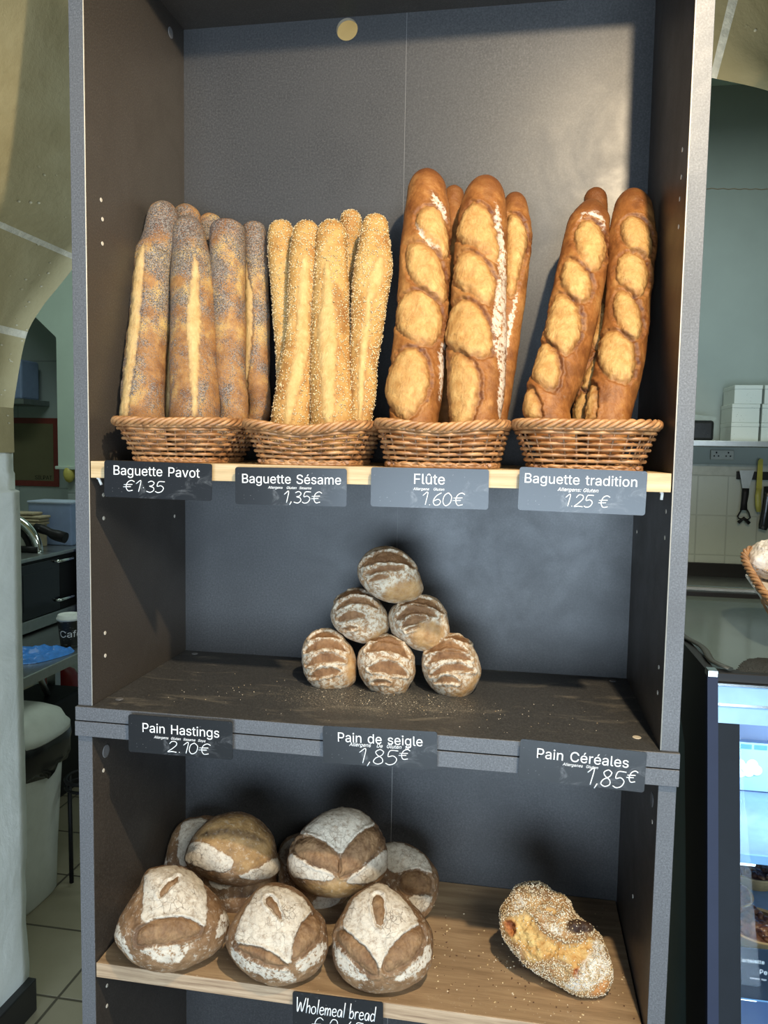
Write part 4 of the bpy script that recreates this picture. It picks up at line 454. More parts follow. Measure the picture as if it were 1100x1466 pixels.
def round_loaf(key, name, mat, k, label, cat, group, seed, nT=300, nP=150, pw=0.82, lump=0.004, sub=1.0, tear=0.0):
    d = ROUND[key]; o, F, R, U = facing(d['o'], d['F']); ol = np.array(d['outline'])
    ang = np.arctan2(ol[:, 1], ol[:, 0]); rad = np.hypot(ol[:, 0], ol[:, 1]); i = np.argsort(ang); ang = ang[i]; rad = rad[i]
    th = np.linspace(-PI, PI, nT, endpoint=False)
    rr = np.interp(th, np.concatenate([[ang[-1] - 2 * PI], ang, [ang[0] + 2 * PI]]), np.concatenate([[rad[-1]], rad, [rad[0]]]))
    ker = np.array([1, 2, 3, 2, 1.0]); ker /= ker.sum()
    for _ in range(3): rr = sum(ker[j + 2] * np.roll(rr, j) for j in range(-2, 3))
    ph = np.linspace(0.004, PI - 0.004, nP)
    S = np.sin(ph) ** pw; Cc = np.cos(ph); dep = np.where(Cc > 0, d['front'], d['back']) * np.sign(Cc) * np.abs(Cc) ** 0.95
    a = S[:, None] * (rr * np.cos(th))[None]; b = S[:, None] * (rr * np.sin(th))[None]; c = dep[:, None] + 0 * a
    V = o + a[..., None] * R + b[..., None] * U + c[..., None] * F
    fw = sstep(c / d['front'], -0.12, 0.06)
    disp, m, m2 = patch_fields(V, a, b, fw, d['patches'], k, seed, 0.0022)
    N = normals(V)
    disp += lump * fbm(V, 14, 3, seed + 3) + 0.0015 * fbm(V, 85, 5, seed + 5) + tear * m[..., 0] * (fbm(V, 48, 5, seed + 8, 0.62) - 0.5 * np.clip(fbm(V, 75, 2, seed + 12) - 0.25, 0, 1)) + 0.0016 * m[..., 0] * fbm(V, 120, 3, seed + 14)
    V = V + N * disp[..., None]
    zf = d['floor'] if d['floor'] > 0 else None
    if zf: V[..., 2] = np.where(V[..., 2] < zf + 0.006, zf + 0.0008 + np.maximum(V[..., 2] - zf + 0.02, 0) * 0.2, V[..., 2]); V[..., 2] = np.maximum(V[..., 2], zf + 0.0004)
    base = np.array([o[0], o[1], V[..., 2].min()]); V = V - base
    ob = grid_mesh(name, V, True, mat, None, base, {'mask': m, 'mask_more': m2}); tag(ob, label, cat, group)
    return ob, V, m, N, m2
def seeds(parent, V, N, keep, count, mat, name='sesame_seeds', L=0.0019, W=0.00115, H=0.0007, seed=1):
    """hundreds of seeds stuck on the crust: one part"""
    rng = np.random.default_rng(seed)
    q = V[1:-1]; A_ = np.linalg.norm(np.cross(np.roll(q, -1, 1) - q, np.gradient(V, axis=0)[1:-1]), axis=-1) * keep[1:-1]
    p = A_.ravel() / A_.sum(); ii = rng.choice(len(p), count, p=p)
    P = q.reshape(-1, 3)[ii] + rng.normal(0, 0.0006, (count, 3)); nn = N[1:-1].reshape(-1, 3)[ii]
    t = rng.normal(0, 1, (count, 3)); t -= nn * np.sum(t * nn, 1)[:, None]; t /= np.linalg.norm(t, axis=1)[:, None]; bt = np.cross(nn, t)
    base = np.array([[1, 0, 0], [0.1, 0.9, 0], [-0.9, 0.35, 0], [-0.9, -0.35, 0], [0.1, -0.9, 0], [0, 0, 1], [0, 0, -0.7]])
    fac = np.array([[0, 1, 5], [1, 2, 5], [2, 3, 5], [3, 4, 5], [4, 0, 5], [1, 0, 6], [2, 1, 6], [3, 2, 6], [4, 3, 6], [0, 4, 6]])
    sc = rng.uniform(0.8, 1.15, (count, 1))
    W_ = P[:, None, :] + sc[:, :, None] * (base[None, :, 0:1] * L * t[:, None] + base[None, :, 1:2] * W * bt[:, None] + (base[None, :, 2:3] * H + H * 0.4) * nn[:, None])
    co = W_.reshape(-1, 3); f = (fac[None] + (np.arange(count) * 7)[:, None, None]).reshape(-1, 3)
    me = D.meshes.new(name); me.vertices.add(len(co)); me.vertices.foreach_set('co', co.astype(np.float32).ravel()); me.loops.add(f.size); me.loops.foreach_set('vertex_index', f.astype(np.int32).ravel())
    me.polygons.add(len(f)); me.polygons.foreach_set('loop_start', np.arange(0, f.size, 3, dtype=np.int32)); me.polygons.foreach_set('loop_total', np.full(len(f), 3, np.int32)); me.polygons.foreach_set('use_smooth', np.ones(len(f), bool)); me.update(calc_edges=True)
    o = link(name, me, mat, parent); o['kind'] = 'stuff'; return o

# ================================================================== THE SETTING
W, T, DEP = 0.84, 0.0235, 0.344
def stone_mat():
    n = NT('yellow_limestone')
    g = n.noise(2.2, 5, 0.55, 0.5); f = n.noise(38, 5, 0.7)
    c = n.ramp(g, [(0.3, (0.26, 0.21, 0.10)), (0.5, (0.37, 0.31, 0.165)), (0.7, (0.47, 0.41, 0.24))])
    c = n.mix(n.math('MULTIPLY', n.sstep(f, 0.55, 0.75), 0.25), c, (0.22, 0.18, 0.09))
    sv = n.voro(1, 'F1', n.mapping((7, 30, 70), rot=(0.9, 0.25, 0.5))); ch = n.math('MULTIPLY', n.sstep(sv, 0.17, 0.08), n.sstep(n.noise(3, 2), 0.48, 0.56))
    c = n.mix(n.math('MULTIPLY', ch, 0.8), c, (0.60, 0.55, 0.40))
    n.bump(n.math('SUBTRACT', n.math('ADD', n.math('MULTIPLY', g, 2.0), n.math('MULTIPLY', f, 0.4)), ch), 0.35, 0.01)
    return n.out(c, 0.85, 0, 0.2)
M_stone = stone_mat()
M_mortar = plain('lime_mortar', (0.58, 0.54, 0.42), 0.9, var=0.22, scale=60, bump=0.4)
n = NT('rough_white_plaster'); g = n.noise(5, 6, 0.62, 0.6); f = n.noise(45, 5, 0.7)
c = n.ramp(g, [(0.32, (0.70, 0.735, 0.70)), (0.6, (0.84, 0.87, 0.84))]); c = n.mix(n.math('MULTIPLY', n.sstep(n.noise(17, 5, 0.75, 1.0), 0.64, 0.7), 0.5), c, (0.36, 0.35, 0.29))
n.bump(n.math('ADD', n.math('MULTIPLY', g, 2), n.math('MULTIPLY', f, 0.25)), 0.3, 0.008); M_plaster = n.out(c, 0.8, 0, 0.2)
def tiles(name, size, origin, axes, c0, c1, grout, gw, rough, spec=0.5):
    n = NT(name); xs = n.xyz(); u = xs[axes[0]]; v = xs[axes[1]]
    def line(x, sz, o):
        q = n.math('FRACT', n.math('DIVIDE', n.math('SUBTRACT', x, o - 50 * sz), sz)); q = n.math('ABSOLUTE', n.math('SUBTRACT', q, 0.5)); return n.sstep(q, 0.5 - gw / sz, 0.5 - gw * 0.5 / sz)
    ln = n.math('MAXIMUM', line(u, size[0], origin[0]), line(v, size[1], origin[1]))
    c = n.ramp(n.noise(3, 4), [(0.35, c0), (0.65, c1)])
    c = n.mix(n.math('MULTIPLY', n.sstep(n.noise(24, 6, 0.7), 0.55, 0.75), 0.22), c, tuple(q * 0.6 for q in c0))
    c = n.mix(ln, c, grout); n.bump(n.math('MULTIPLY', ln, -1.0), 0.4, 0.002)
    return n.out(c, rough, 0, spec)
M_floor = tiles('beige_floor_tile', (0.3, 0.265), (-0.787, 0.912), (0, 1), (0.28, 0.25, 0.17), (0.35, 0.31, 0.22), (0.085, 0.072, 0.05), 0.005, 0.35)
M_wtile = tiles('pale_green_wall_tile', (0.128, 0.178), (1.43, 1.326), (0, 2), (0.40, 0.45, 0.41), (0.44, 0.49, 0.45), (0.33, 0.37, 0.34), 0.004, 0.3)
M_gtile = tiles('grey_niche_tile', (0.6, 0.36), (-2.2, 1.88), (0, 2), (0.30, 0.36, 0.36), (0.34, 0.40, 0.40), (0.24, 0.28, 0.28), 0.005, 0.35)
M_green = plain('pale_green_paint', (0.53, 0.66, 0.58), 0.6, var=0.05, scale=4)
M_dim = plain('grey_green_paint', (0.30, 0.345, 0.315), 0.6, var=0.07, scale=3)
M_skirt = plain('black_skirting', (0.012, 0.012, 0.013), 0.4)
def struct(o): o['kind'] = 'structure'; return o
b = MB(); b.box((-3.2, -5.2, -0.05), (3.4, 3.2, 0.0)); struct(b.build('floor', M_floor))
# arch: stone soffit seen from below, with the joints of its voussoirs
def arch():
    Rw, Cx, Z0 = 1.15, 0.55, 1.40
    left = [(-0.545, 1.395), (-0.5475, 1.474), (-0.535, 1.556), (-0.507, 1.669), (-0.466, 1.733), (-0.43, 1.772), (-0.398, 1.8064)]
    tt = [i / 40 for i in range(41)]
    rest = [(-0.3677, 1.8387), (-0.30, 1.882), (-0.22, 1.925), (-0.1372, 1.9625), (0.0, 2.03), (0.15, 2.095), (0.3, 2.147), (0.45, 2.185), (0.6, 2.205), (0.75, 2.207), (0.88, 2.187), (0.9919, 2.1568), (1.0938, 2.1271), (1.2, 2.08), (1.35, 1.98), (1.5, 1.82), (1.62, 1.6), (1.68, 1.4)]
    pr = catmull(np.array(left + rest), 900)[0]
    joints = [(-0.507, 1.669), (-0.3677, 1.8387), (-0.145, 1.958), (0.42, 2.178), (0.992, 2.157), (1.35, 1.98)]
    jd = np.array([min(math.hypot(p[0] - j[0], p[1] - j[1]) for j in joints) for p in pr])
    bm = bmesh.new(); ys = [0.6, 0.52, 0.44, 0.37, 0.27, 0.2, 0.0, -0.12]
    rows = []
    for y in ys:
        k = min(1.4, (0.6 - y) / 0.23); row = []
        for (x, z), q in zip(pr, jd):
            up = 0.26 * k * float(sstep(x, -0.34, -0.05) * (1 - sstep(x, 0.89, 1.10)))
            row.append(bm.verts.new((x, y, z + up)))
        rows.append(row)
    for r0, r1 in zip(rows, rows[1:]):
        for i in range(len(pr) - 1):
            f = bm.faces.new((r0[i], r0[i + 1], r1[i + 1], r1[i])); f.smooth = True
            f.material_index = 1 if (jd[i] < 0.009 and jd[i + 1] < 0.009) else 0
    # the solid wall above and beside the soffit
    for row, flip in ((rows[0], False), (rows[-1], True)):
        y = row[0].co.y; top = [bm.verts.new((v.co.x, y, 3.0)) for v in row]
        for i in range(len(row) - 1): bm.faces.new((row[i], row[i + 1], top[i + 1], top[i]))
        row.append(top)
    a, c = rows[0][-1], rows[-1][-1]
    for i in range(len(a) - 1): bm.faces.new((a[i], a[i + 1], c[i + 1], c[i]))
    me = D.meshes.new('wall_arch'); bm.to_mesh(me); bm.free(); return link('wall_arch', me, [M_stone, M_mortar])
struct(arch())
b = MB(); b.box((-3.2, -0.12, 1.395), (-0.545, 0.6, 3.0)); struct(b.build('wall_left', M_stone))
b = MB(); b.box((1.68, -0.12, 0.0), (3.4, 0.6, 3.0)); struct(b.build('wall_right', M_stone))
# plastered pillar below the arch, its coat ending in ragged steps
def pillar():
    bm = bmesh.new(); rows = []
    ys = np.linspace(-0.12, 0.6, 25); zs = list(np.linspace(0, 1.30, 60)) + [1.304, 1.308, 1.345, 1.352, 1.375, 1.40, 1.402]
    for y in ys:
        row = []
        for z in zs:
            t = 0.0
            if z > 1.305: t = -0.012
            if z > 1.35: t = -0.016
            if z > 1.401: t = -0.03
            e = 0.0022 * float(fbm(np.array([[y, 0.3, z]]), 9, 3, 2)[0]) + 0.0008 * float(fbm(np.array([[y, 0.3, z]]), 40, 2, 5)[0])
            jag = 0.010 * float(vnoise(np.array([[y * 0.2, 0, z]]), 16, 4)[0]) if z < 0.5 and y > 0.585 else 0
            row.append(bm.verts.new((-0.533 + t + e + min(0, jag), y, z)))
        rows.append(row)
    for r0, r1 in zip(rows, rows[1:]):
        for i in range(len(zs) - 1): bm.faces.new((r0[i], r1[i], r1[i + 1], r0[i + 1])).smooth = True
    for row in (rows[0], rows[-1]):
        far = [bm.verts.new((-3.2, v.co.y, v.co.z)) for v in row]
        for i in range(len(row) - 1): bm.faces.new((row[i], row[i + 1], far[i + 1], far[i]))
        row.append(far)
    bmesh.ops.recalc_face_normals(bm, faces=bm.faces[:])
    me = D.meshes.new('wall_pillar'); bm.to_mesh(me); bm.free(); return link('wall_pillar', me, M_plaster)
struct(pillar())
b = MB(); b.box((-0.56, -0.12, 0.0), (-0.512, 0.598, 0.085), 0.003); struct(b.build('baseboard_left', M_skirt))
# kitchen shell behind the arch
b = MB(); b.box((-3.2, 3.0, 0.0), (-0.2, 3.1, 3.0)); struct(b.build('wall_niche', M_gtile))
b = MB(); b.prism([(-1.70, 1.30), (-0.3, 1.30), (-0.3, 3.0), (-2.6, 3.0), (-2.6, 2.75), (-1.80, 2.045), (-1.70, 1.954)], 1, 2.6, 3.0); struct(b.build('wall_pier', M_green))
b = MB(); b.box((-1.665, 2.63, 0.0), (-0.3, 3.0, 1.285)); struct(b.build('wall_dado', M_gtile))
b = MB(); b.box((-1.71, 2.585, 1.285), (-0.3, 2.64, 1.302), 0.003); struct(b.build('trim_1', M_green))
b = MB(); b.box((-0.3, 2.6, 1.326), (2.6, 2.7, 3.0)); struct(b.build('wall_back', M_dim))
b = MB(); b.box((-0.3, 2.59, 0.0), (2.6, 2.7, 1.326)); struct(b.build('wall_back_tiled', M_wtile))
b = MB(); b.box((1.30, 2.592, 1.326), (2.6, 2.602, 1.378), 0.002); struct(b.build('trim_2', plain('grey_green_tile_border', (0.36, 0.40, 0.36), 0.4)))
n = NT('crack_line'); M_crack = n.out((0.30, 0.24, 0.16), 0.9)
b = MB(); b.tube([(1.33 + 0.012 * i, 2.599, 2.575 + 0.002 * math.sin(i * 1.7) - 0.0006 * i) for i in range(34)], 0.0022, 5); struct(b.build('trim_3', M_crack))
b = MB(); b.box((-3.2, 0.6, 3.0), (2.6, 3.1, 3.06)); struct(b.build('ceiling', M_green))
b = MB(); b.box((-3.2, 0.6, 0.0), (-3.1, 3.0, 3.0)); struct(b.build('wall_far_left', M_green))
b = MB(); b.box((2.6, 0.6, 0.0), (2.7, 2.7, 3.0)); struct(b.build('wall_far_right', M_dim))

# ================================================================== THE SHELVING
def board(name, a, b_, parent, mat=None, front=True):
    """a laminated board with its own edge band on the front"""
    m = MB(); m.box((a[0], a[1] + (0.0012 if front else 0), a[2]), b_, 0.0006, 1); o = m.build(name, mat or M_lam, parent)
    if front:
        e = MB(); e.box((a[0], a[1], a[2]), (b_[0], a[1] + 0.0012, b_[2]), 0.0004, 1); ob = e.build('edge_band', M_edge, o); ob['label'] = 'grey speckled front edge band'
    return o
def peg_holes(parent, x, nx, spots, r=0.0032):
    for y, z in spots:
        m = MB(); m.disc((x - nx * 0.0002, y, z), (nx, 0, 0), r, 0.0009); m.build('peg_hole', M_hole, parent)
def cap(parent, c, nrm, r=0.0095, mat=None):
    m = MB(); m.disc(c, nrm, r, 0.0012, 28); m.build('cover_cap', mat or M_cap, parent)
zb, zt = 1.0154, 2.1873
up = empty('shelf_unit', (W / 2, 0.17, 0.992), 'upper tall dark stone-look shelf unit holding the baguettes and the pyramid of rolls', 'shelf unit', 'dark stone-look shelf units')
def at_up(o): o.location = Vector(o.location) - Vector(up.location); return o
def upb(*a, **k): return at_up(board(*a, up, **k))
sl = upb('side_panel', (-T, 0, zb), (0, DEP + 0.008, zt)); sr = upb('side_panel', (W, 0, zb), (W + T, DEP + 0.008, zt))
bt = upb('bottom_panel', (-T - 0.001, -0.007, 0.9942), (W + T + 0.001, DEP + 0.008, zb)); bt.data.materials[0] = M_flourfloor
tp = upb('top_panel', (-T, 0, zt), (W + T, DEP + 0.008, zt + 0.0215))
for o, x, nx in ((sl, 0, 1), (sr, W, -1)):
    ps = [(0.040, 1.0843 + 0.0365 * k) for k in range(30) if k in (0, 1, 6, 7)] + [(0.043, 1.7882), (0.0455, 1.7241), (0.0465, 1.7606), (0.2957, 1.2854)] + ([(0.044, 1.824)] if nx < 0 else [])
    peg_holes(o, x, nx, ps)
    m = MB(); m.tube([(x, -0.0004, zb + 0.001), (x, -0.0004, zt)], 0.0009, 6); lp = m.build('edge_glue_line', M_lip, o)
cap(sl, (0.0, 0.2871, 2.1534), (1, 0, 0))
for (x, y, mt) in ((0.0237, 0.0395, M_cap), (0.0279, 0.3234, M_cap), (0.8152, 0.0443, M_capw), (0.8142, 0.3228, M_cap)): cap(bt, (x, y, zb - 0.0002), (0, 0, 1), 0.0062, mt)
# back panels, the left one with a round cable hole
def back_panel_hole(x0, x1, z0, z1, hc, hr):
    bm = bmesh.new(); N = 48; th = 0.008
    def ringpts(y):
        c = [bm.verts.new((hc[0] + hr * math.cos(2 * PI * i / N), y, hc[1] + hr * math.sin(2 * PI * i / N))) for i in range(N)]
        sq = []
        for i in range(N):
            a = 2 * PI * i / N; dx, dz = math.cos(a), math.sin(a)
            t = min((x1 - hc[0]) / dx if dx > 1e-6 else 9, (x0 - hc[0]) / dx if dx < -1e-6 else 9, (z1 - hc[1]) / dz if dz > 1e-6 else 9, (z0 - hc[1]) / dz if dz < -1e-6 else 9)
            sq.append(bm.verts.new((hc[0] + dx * t, y, hc[1] + dz * t)))
        return c, sq
    corners = [(x1, z1), (x0, z1), (x0, z0), (x1, z0)]; res = []
    for y in (0, th):
        c, sq = ringpts(y); cv = [bm.verts.new((p[0], y, p[1])) for p in corners]
        for i in range(N):
            j = (i + 1) % N; f = bm.faces.new((c[i], c[j], sq[j], sq[i]))
            p, q = sq[i].co, sq[j].co
            if abs(p.x - q.x) > 1e-6 and abs(p.z - q.z) > 1e-6:
                k = min(range(4), key=lambda k: abs(cv[k].co.x - (p.x + q.x) / 2) + abs(cv[k].co.z - (p.z + q.z) / 2)); bm.faces.new((sq[i], sq[j], cv[k]))
        res.append(c)
    for i in range(N): bm.faces.new((res[0][i], res[0][(i + 1) % N], res[1][(i + 1) % N], res[1][i])).material_index = 1
    bmesh.ops.recalc_face_normals(bm, faces=bm.faces[:])
    me = D.meshes.new('back_panel'); bm.to_mesh(me); bm.free(); return me
me = back_panel_hole(0.0, 0.4183, zb, zt, (0.3104, 2.1666), 0.0195)
o = at_up(link('back_panel', me, [M_back, M_lip], up)); o.location.y += DEP
m = MB(); m.box((0.4189, DEP, zb), (W, DEP + 0.008, zt)); at_up(m.build('back_panel', M_back, up))
m = MB(); m.box((0.4181, DEP + 0.0004, zb), (0.4191, DEP + 0.002, zt)); at_up(m.build('panel_seam', plain('panel_seam_line', (0.2, 0.195, 0.19), 0.6), up))
lw = empty('shelf_unit', (W / 2, 0.17, 0.0), 'lower dark stone-look shelf unit holding the wholemeal loaves, under the roll compartment', 'shelf unit', 'dark stone-look shelf units')
def at_lw(o): o.location = Vector(o.location) - Vector(lw.location); return o
z2 = 0.9693
l2 = at_lw(board('side_panel', (-T - 0.001, 0, 0), (-0.001, DEP + 0.008, z2), lw)); r2 = at_lw(board('side_panel', (W - 0.0005, 0, 0), (W + T - 0.0005, DEP + 0.008, z2), lw))
at_lw(board('top_panel', (-T - 0.002, -0.007, z2), (W + T + 0.001, DEP + 0.008, 0.9924), lw)); at_lw(board('bottom_panel', (-0.001, 0, 0.06), (W - 0.0005, DEP, 0.083), lw))
m = MB(); m.box((-0.001, DEP, 0.0), (0.4172, DEP + 0.008, z2)); at_lw(m.build('back_panel', M_back, lw))
m = MB(); m.box((0.4180, DEP, 0.0), (W - 0.0005, DEP + 0.008, z2)); at_lw(m.build('back_panel', M_back, lw))
m = MB(); m.box((0.4169, DEP + 0.0002, 0.0), (0.4182, DEP + 0.002, z2)); at_lw(m.build('panel_seam', plain('pale_panel_seam', (0.32, 0.31, 0.29), 0.6), lw))
for o, x, nx in ((l2, -0.001, 1), (r2, W - 0.0005, -1)):
    peg_holes(o, x, nx, [(0.0321, 0.8996), (0.035, 0.5352), (0.0342, 0.5007)] + ([(0.1673, 0.7104)] if nx < 0 else []))
    cap(o, (x, 0.040, 0.9285), (nx, 0, 0), 0.0105)
# loose wooden boards
ZU, ZL = 1.3931, 0.5985
m = MB(); m.box((0.0025, 0.0006, ZU - 0.0251), (W - 0.0025, DEP - 0.001, ZU), 0.0008, 1); o = m.build('wooden_shelf', M_pine)
tag(o, 'pale wooden shelf board under the four wicker baskets', 'shelf')
m = MB(); m.box((0.0025, 0.0, ZU - 0.0251), (W - 0.0025, 0.0010, ZU), 0.0003, 1); m.build('edge_band', M_pine, o)
for x in (0.010, W - 0.010):
    m = MB(); m.tube([(x - 0.004, 0.012, ZU - 0.0255), (x - 0.001, 0.012, ZU - 0.027), (x + (0.004 if x < 0.4 else -0.001) - 0.001, 0.012, ZU - 0.036)], 0.0022, 8); m.build('shelf_pin', plain('white_shelf_pin', (0.75, 0.74, 0.7), 0.4), o)
m = MB(); m.box((0.001, 0.0014, ZL - 0.0238), (W - 0.0025, DEP - 0.001, ZL), 0.0008, 1); o = m.build('wooden_shelf', M_oak)
tag(o, 'brown wooden shelf board under the floury round loaves', 'shelf')
m = MB(); m.box((0.001, 0.0, ZL - 0.0238), (W - 0.0025, 0.0014, ZL), 0.0003, 1); e = m.build('edge_band', M_oakedge, o); e['label'] = 'streaky brown front edge'

# ================================================================== WICKER BASKETS
n = NT('willow_wicker'); f = n.noise(40, 4, 0.6); g = n.noise(300, 3)
c = n.ramp(f, [(0.32, (0.20, 0.085, 0.032)), (0.5, (0.34, 0.165, 0.066)), (0.66, (0.46, 0.25, 0.11))]); n.bump(g, 0.15, 0.0008)
M_wick = n.out(c, 0.42, 0, 0.5)
M_wick_d = plain('dark_wicker_stake', (0.22, 0.10, 0.04), 0.5, var=0.3)
def basket(name, loc, rz, wt, dt, wb, db, h, label, cat, group, dip=0.0, rows=7, rad=0.0027, foff=0.0):
    """front edge at local y = 0; the base stands foff behind the rim's front"""
    root = empty(name, loc, label, cat, group, rz)
    NS = 132
    def ring(t, z, off=0.0, n=NS, ph=0.0, woff=None):
        w = wb + (wt - wb) * t; d = db + (dt - db) * t; cy = foff + db / 2 + ((dt / 2) - (foff + db / 2)) * t; e = 4.2; P = []
        for i in range(n):
            a = 2 * PI * i / n + ph; ca, sa = math.cos(a), math.sin(a)
            rr = (abs(ca) ** e + abs(sa) ** e) ** (-1 / e); q = off + (woff(i) if woff else 0)
            x = (w / 2 + q) * rr * ca; y = cy + (d / 2 + q) * rr * sa
            dz = -dip * max(0, t) * math.exp(-((x / (w * 0.30)) ** 2)) * (1 if sa < 0 else 0.3)
            P.append((x, y, z + dz))
        return P
    nst = 33 * 1
    stk = 36
    m = MB()
    for k in range(rows):
        t = 0.10 + 0.72 * k / (rows - 1)
        z = t * h
        m.tube(ring(t, z, 0, woff=lambda i: 0.0023 * math.cos(PI * (i * stk / NS) / 1.0 + PI * k)), rad * (0.92 + 0.16 * random.random()), 6, True)
    # waling: three-strand rope bands at the foot and below the rim
    for tz, nn in ((0.04, 3), (0.90, 3)):
        for q in range(3):
            m.tube([tuple(np.array(p)) for p in ring(tz, tz * h, 0, woff=lambda i: 0.0026 * math.cos(2 * PI * i * 16 / NS + 2 * PI * q / 3))], rad * 0.95, 6, True)
    wv = m.build('woven_wall', M_wick, root)
    m = MB()
    A0 = ring(0.0, 0.002, -0.0012, stk); A1 = ring(1.0, h, -0.0008, stk)
    for p, q in zip(A0, A1): m.tube([p, tuple((np.array(p) + np.array(q)) / 2), q], 0.0015, 5)
    m.build('stakes', M_wick_d, root)
    # rolled rim: rope of strands
    m = MB(); NR = 300; turns = 15
    R0 = ring(1.0, h, 0.0, NR)
    Pn = np.array(R0); out_ = Pn[:, :2] - Pn[:, :2].mean(0); out_ /= np.linalg.norm(out_, axis=1)[:, None]
    for q in range(4):
        pts = []
        for i in range(NR):
            a = 2 * PI * i * turns / NR + 2 * PI * q / 4
            pts.append((Pn[i, 0] + out_[i, 0] * 0.0042 * math.cos(a), Pn[i, 1] + out_[i, 1] * 0.0042 * math.cos(a), Pn[i, 2] + 0.0044 * math.sin(a)))
        m.tube(pts, 0.0030, 6, True)
    m.build('rolled_rim', M_wick, root)
    m = MB(); F0 = np.array(ring(0.0, 0.0042, 0.001, NR)); out_ = F0[:, :2] - F0[:, :2].mean(0); out_ /= np.linalg.norm(out_, axis=1)[:, None]
    for sgn in (1, -1):
        for q in range(2):
            pts = []
            for i in range(NR):
                a = sgn * (2 * PI * i * 17 / NR) + PI * q
                pts.append((F0[i, 0] + out_[i, 0] * 0.003 * math.cos(a), F0[i, 1] + out_[i, 1] * 0.003 * math.cos(a), F0[i, 2] + 0.0027 * math.sin(a) + 0.0005))
            m.tube(pts, 0.0020, 5, True)
    m.build('plaited_foot', M_wick, root)
    m = MB(); C0 = ring(0.0, 0.004, -0.002, 60)
    for i in range(-9, 10):
        x = i * wb / 20; m.tube([(x, foff + 0.004, 0.0045 + 0.001 * (i % 2)), (x, foff + db - 0.004, 0.0045 + 0.001 * (i % 2))], 0.0026, 5)
    for j in range(1, 12):
        y = foff + db * j / 12; m.tube([(-wb / 2 + 0.004, y, 0.0055), (wb / 2 - 0.004, y, 0.0055)], 0.0022, 5)
    m.build('woven_base', M_wick, root)
    return root
G = 'wicker baskets on the pale wooden shelf'
for cx, wt, wb, h, dip, what in ((0.1235, 0.205, 0.130, 0.0615, 0.002, 'poppy seed baguettes, leftmost on the shelf'), (0.3290, 0.199, 0.146, 0.0605, 0.010, 'sesame baguettes'), (0.5265, 0.197, 0.158, 0.0635, 0.007, 'broad golden flute loaves'), (0.7285, 0.205, 0.150, 0.0645, 0.001, 'slashed tradition baguettes, rightmost on the shelf')):
    basket('wicker_basket', (cx, -0.008, ZU), 0, wt - 0.009, 0.205, wb, 0.155, h, 'brown wicker basket holding the ' + what, 'basket', G, dip, foff=0.018)

# ================================================================== BREADS
G = 'poppy seed baguettes in the leftmost basket'
for i, (key, lab) in enumerate([('pavot_a', 'grey poppy seed baguette at the far left of its basket, slit along its left side'), ('pavot_b', 'poppy seed baguette with a long pale slit down its middle, second from left'), ('pavot_c', 'poppy seed baguette with a brown tip behind the two front left poppy seed ones'), ('pavot_d', 'narrow poppy seed baguette whose grey tip peeps out behind the middle ones'), ('pavot_e', 'dark uncut-looking poppy seed baguette third along the front of the leftmost basket'), ('pavot_f', 'slim poppy seed baguette at the right end of the leftmost basket')]):
    long_loaf(key, 'poppy_seed_baguette', M_pavot, KS, lab, 'baguette', G, 11 + i, 280, 90)
G = 'sesame baguettes in the second basket'
for i, (key, lab) in enumerate([('sesame_a', 'slim sesame baguette at the left end of its basket'), ('sesame_b', 'sesame baguette second from the left with a long bent pale slit'), ('sesame_c', 'wide sesame baguette in the middle with a pale slit and a scorched right flank'), ('sesame_d', 'tallest sesame baguette standing behind the others with a brown tip'), ('sesame_e', 'sesame baguette at the right end bulging near the top')]):
    o, V, m, N, _ = long_loaf(key, 'sesame_baguette', M_sesame, KS, lab, 'baguette', G, 31 + i, 240, 84)
    seeds(o, V, N, np.clip(1 - m[..., 0] * 1.05, 0.0, 1) * np.clip(1 - 0.5 * m[..., 2], 0.2, 1), 3600, M_seed, 'sesame_seeds', seed=i)
G = 'flute loaves in the third basket'
for i, (key, lab) in enumerate([('flute_a', 'tallest golden flute loaf, front left in the third basket, with four curved slashes'), ('flute_b', 'broad golden flute loaf, front right in the third basket, with a white floury right flank'), ('flute_c', 'flute loaf mostly hidden between and behind the two broad front ones'), ('flute_d', 'slim flute loaf leaning out behind the right of its basket')]):
    long_loaf(key, 'flute_loaf', M_flute, KL, lab, 'bread', G, 51 + i, 400, 130)
G = 'tradition baguettes in the rightmost basket'
for i, (key, lab) in enumerate([('tradition_a', 'slashed tradition baguette leaning right at the left of the rightmost basket'), ('tradition_b', 'tradition baguette behind the two front ones, its burnt tip showing above the left one'), ('tradition_c', 'slashed tradition baguette at the far right beside the dark side wall')]):
    long_loaf(key, 'tradition_baguette', M_trad, KL, lab, 'baguette', G, 71 + i, 400, 120)
G = 'rye rolls stacked in a pyramid'
for i, (key, lab) in enumerate([('rye_bottom_left', 'slashed rye roll at the bottom left of the pyramid'), ('rye_bottom_mid', 'slashed rye roll at the bottom middle of the pyramid'), ('rye_bottom_right', 'slashed rye roll at the bottom right of the pyramid'), ('rye_left', 'very floury rye roll in the middle row of the pyramid, on the left'), ('rye_right', 'rye roll at the right of the second row of the pyramid, with a golden end'), ('rye_top', 'slashed rye roll alone on top of the pyramid')]):
    round_loaf(key, 'rye_roll', M_rye, KR, lab, 'bread roll', G, 91 + i, 240, 130, 0.80, 0.0015)
G = 'round wholemeal loaves on the brown shelf'
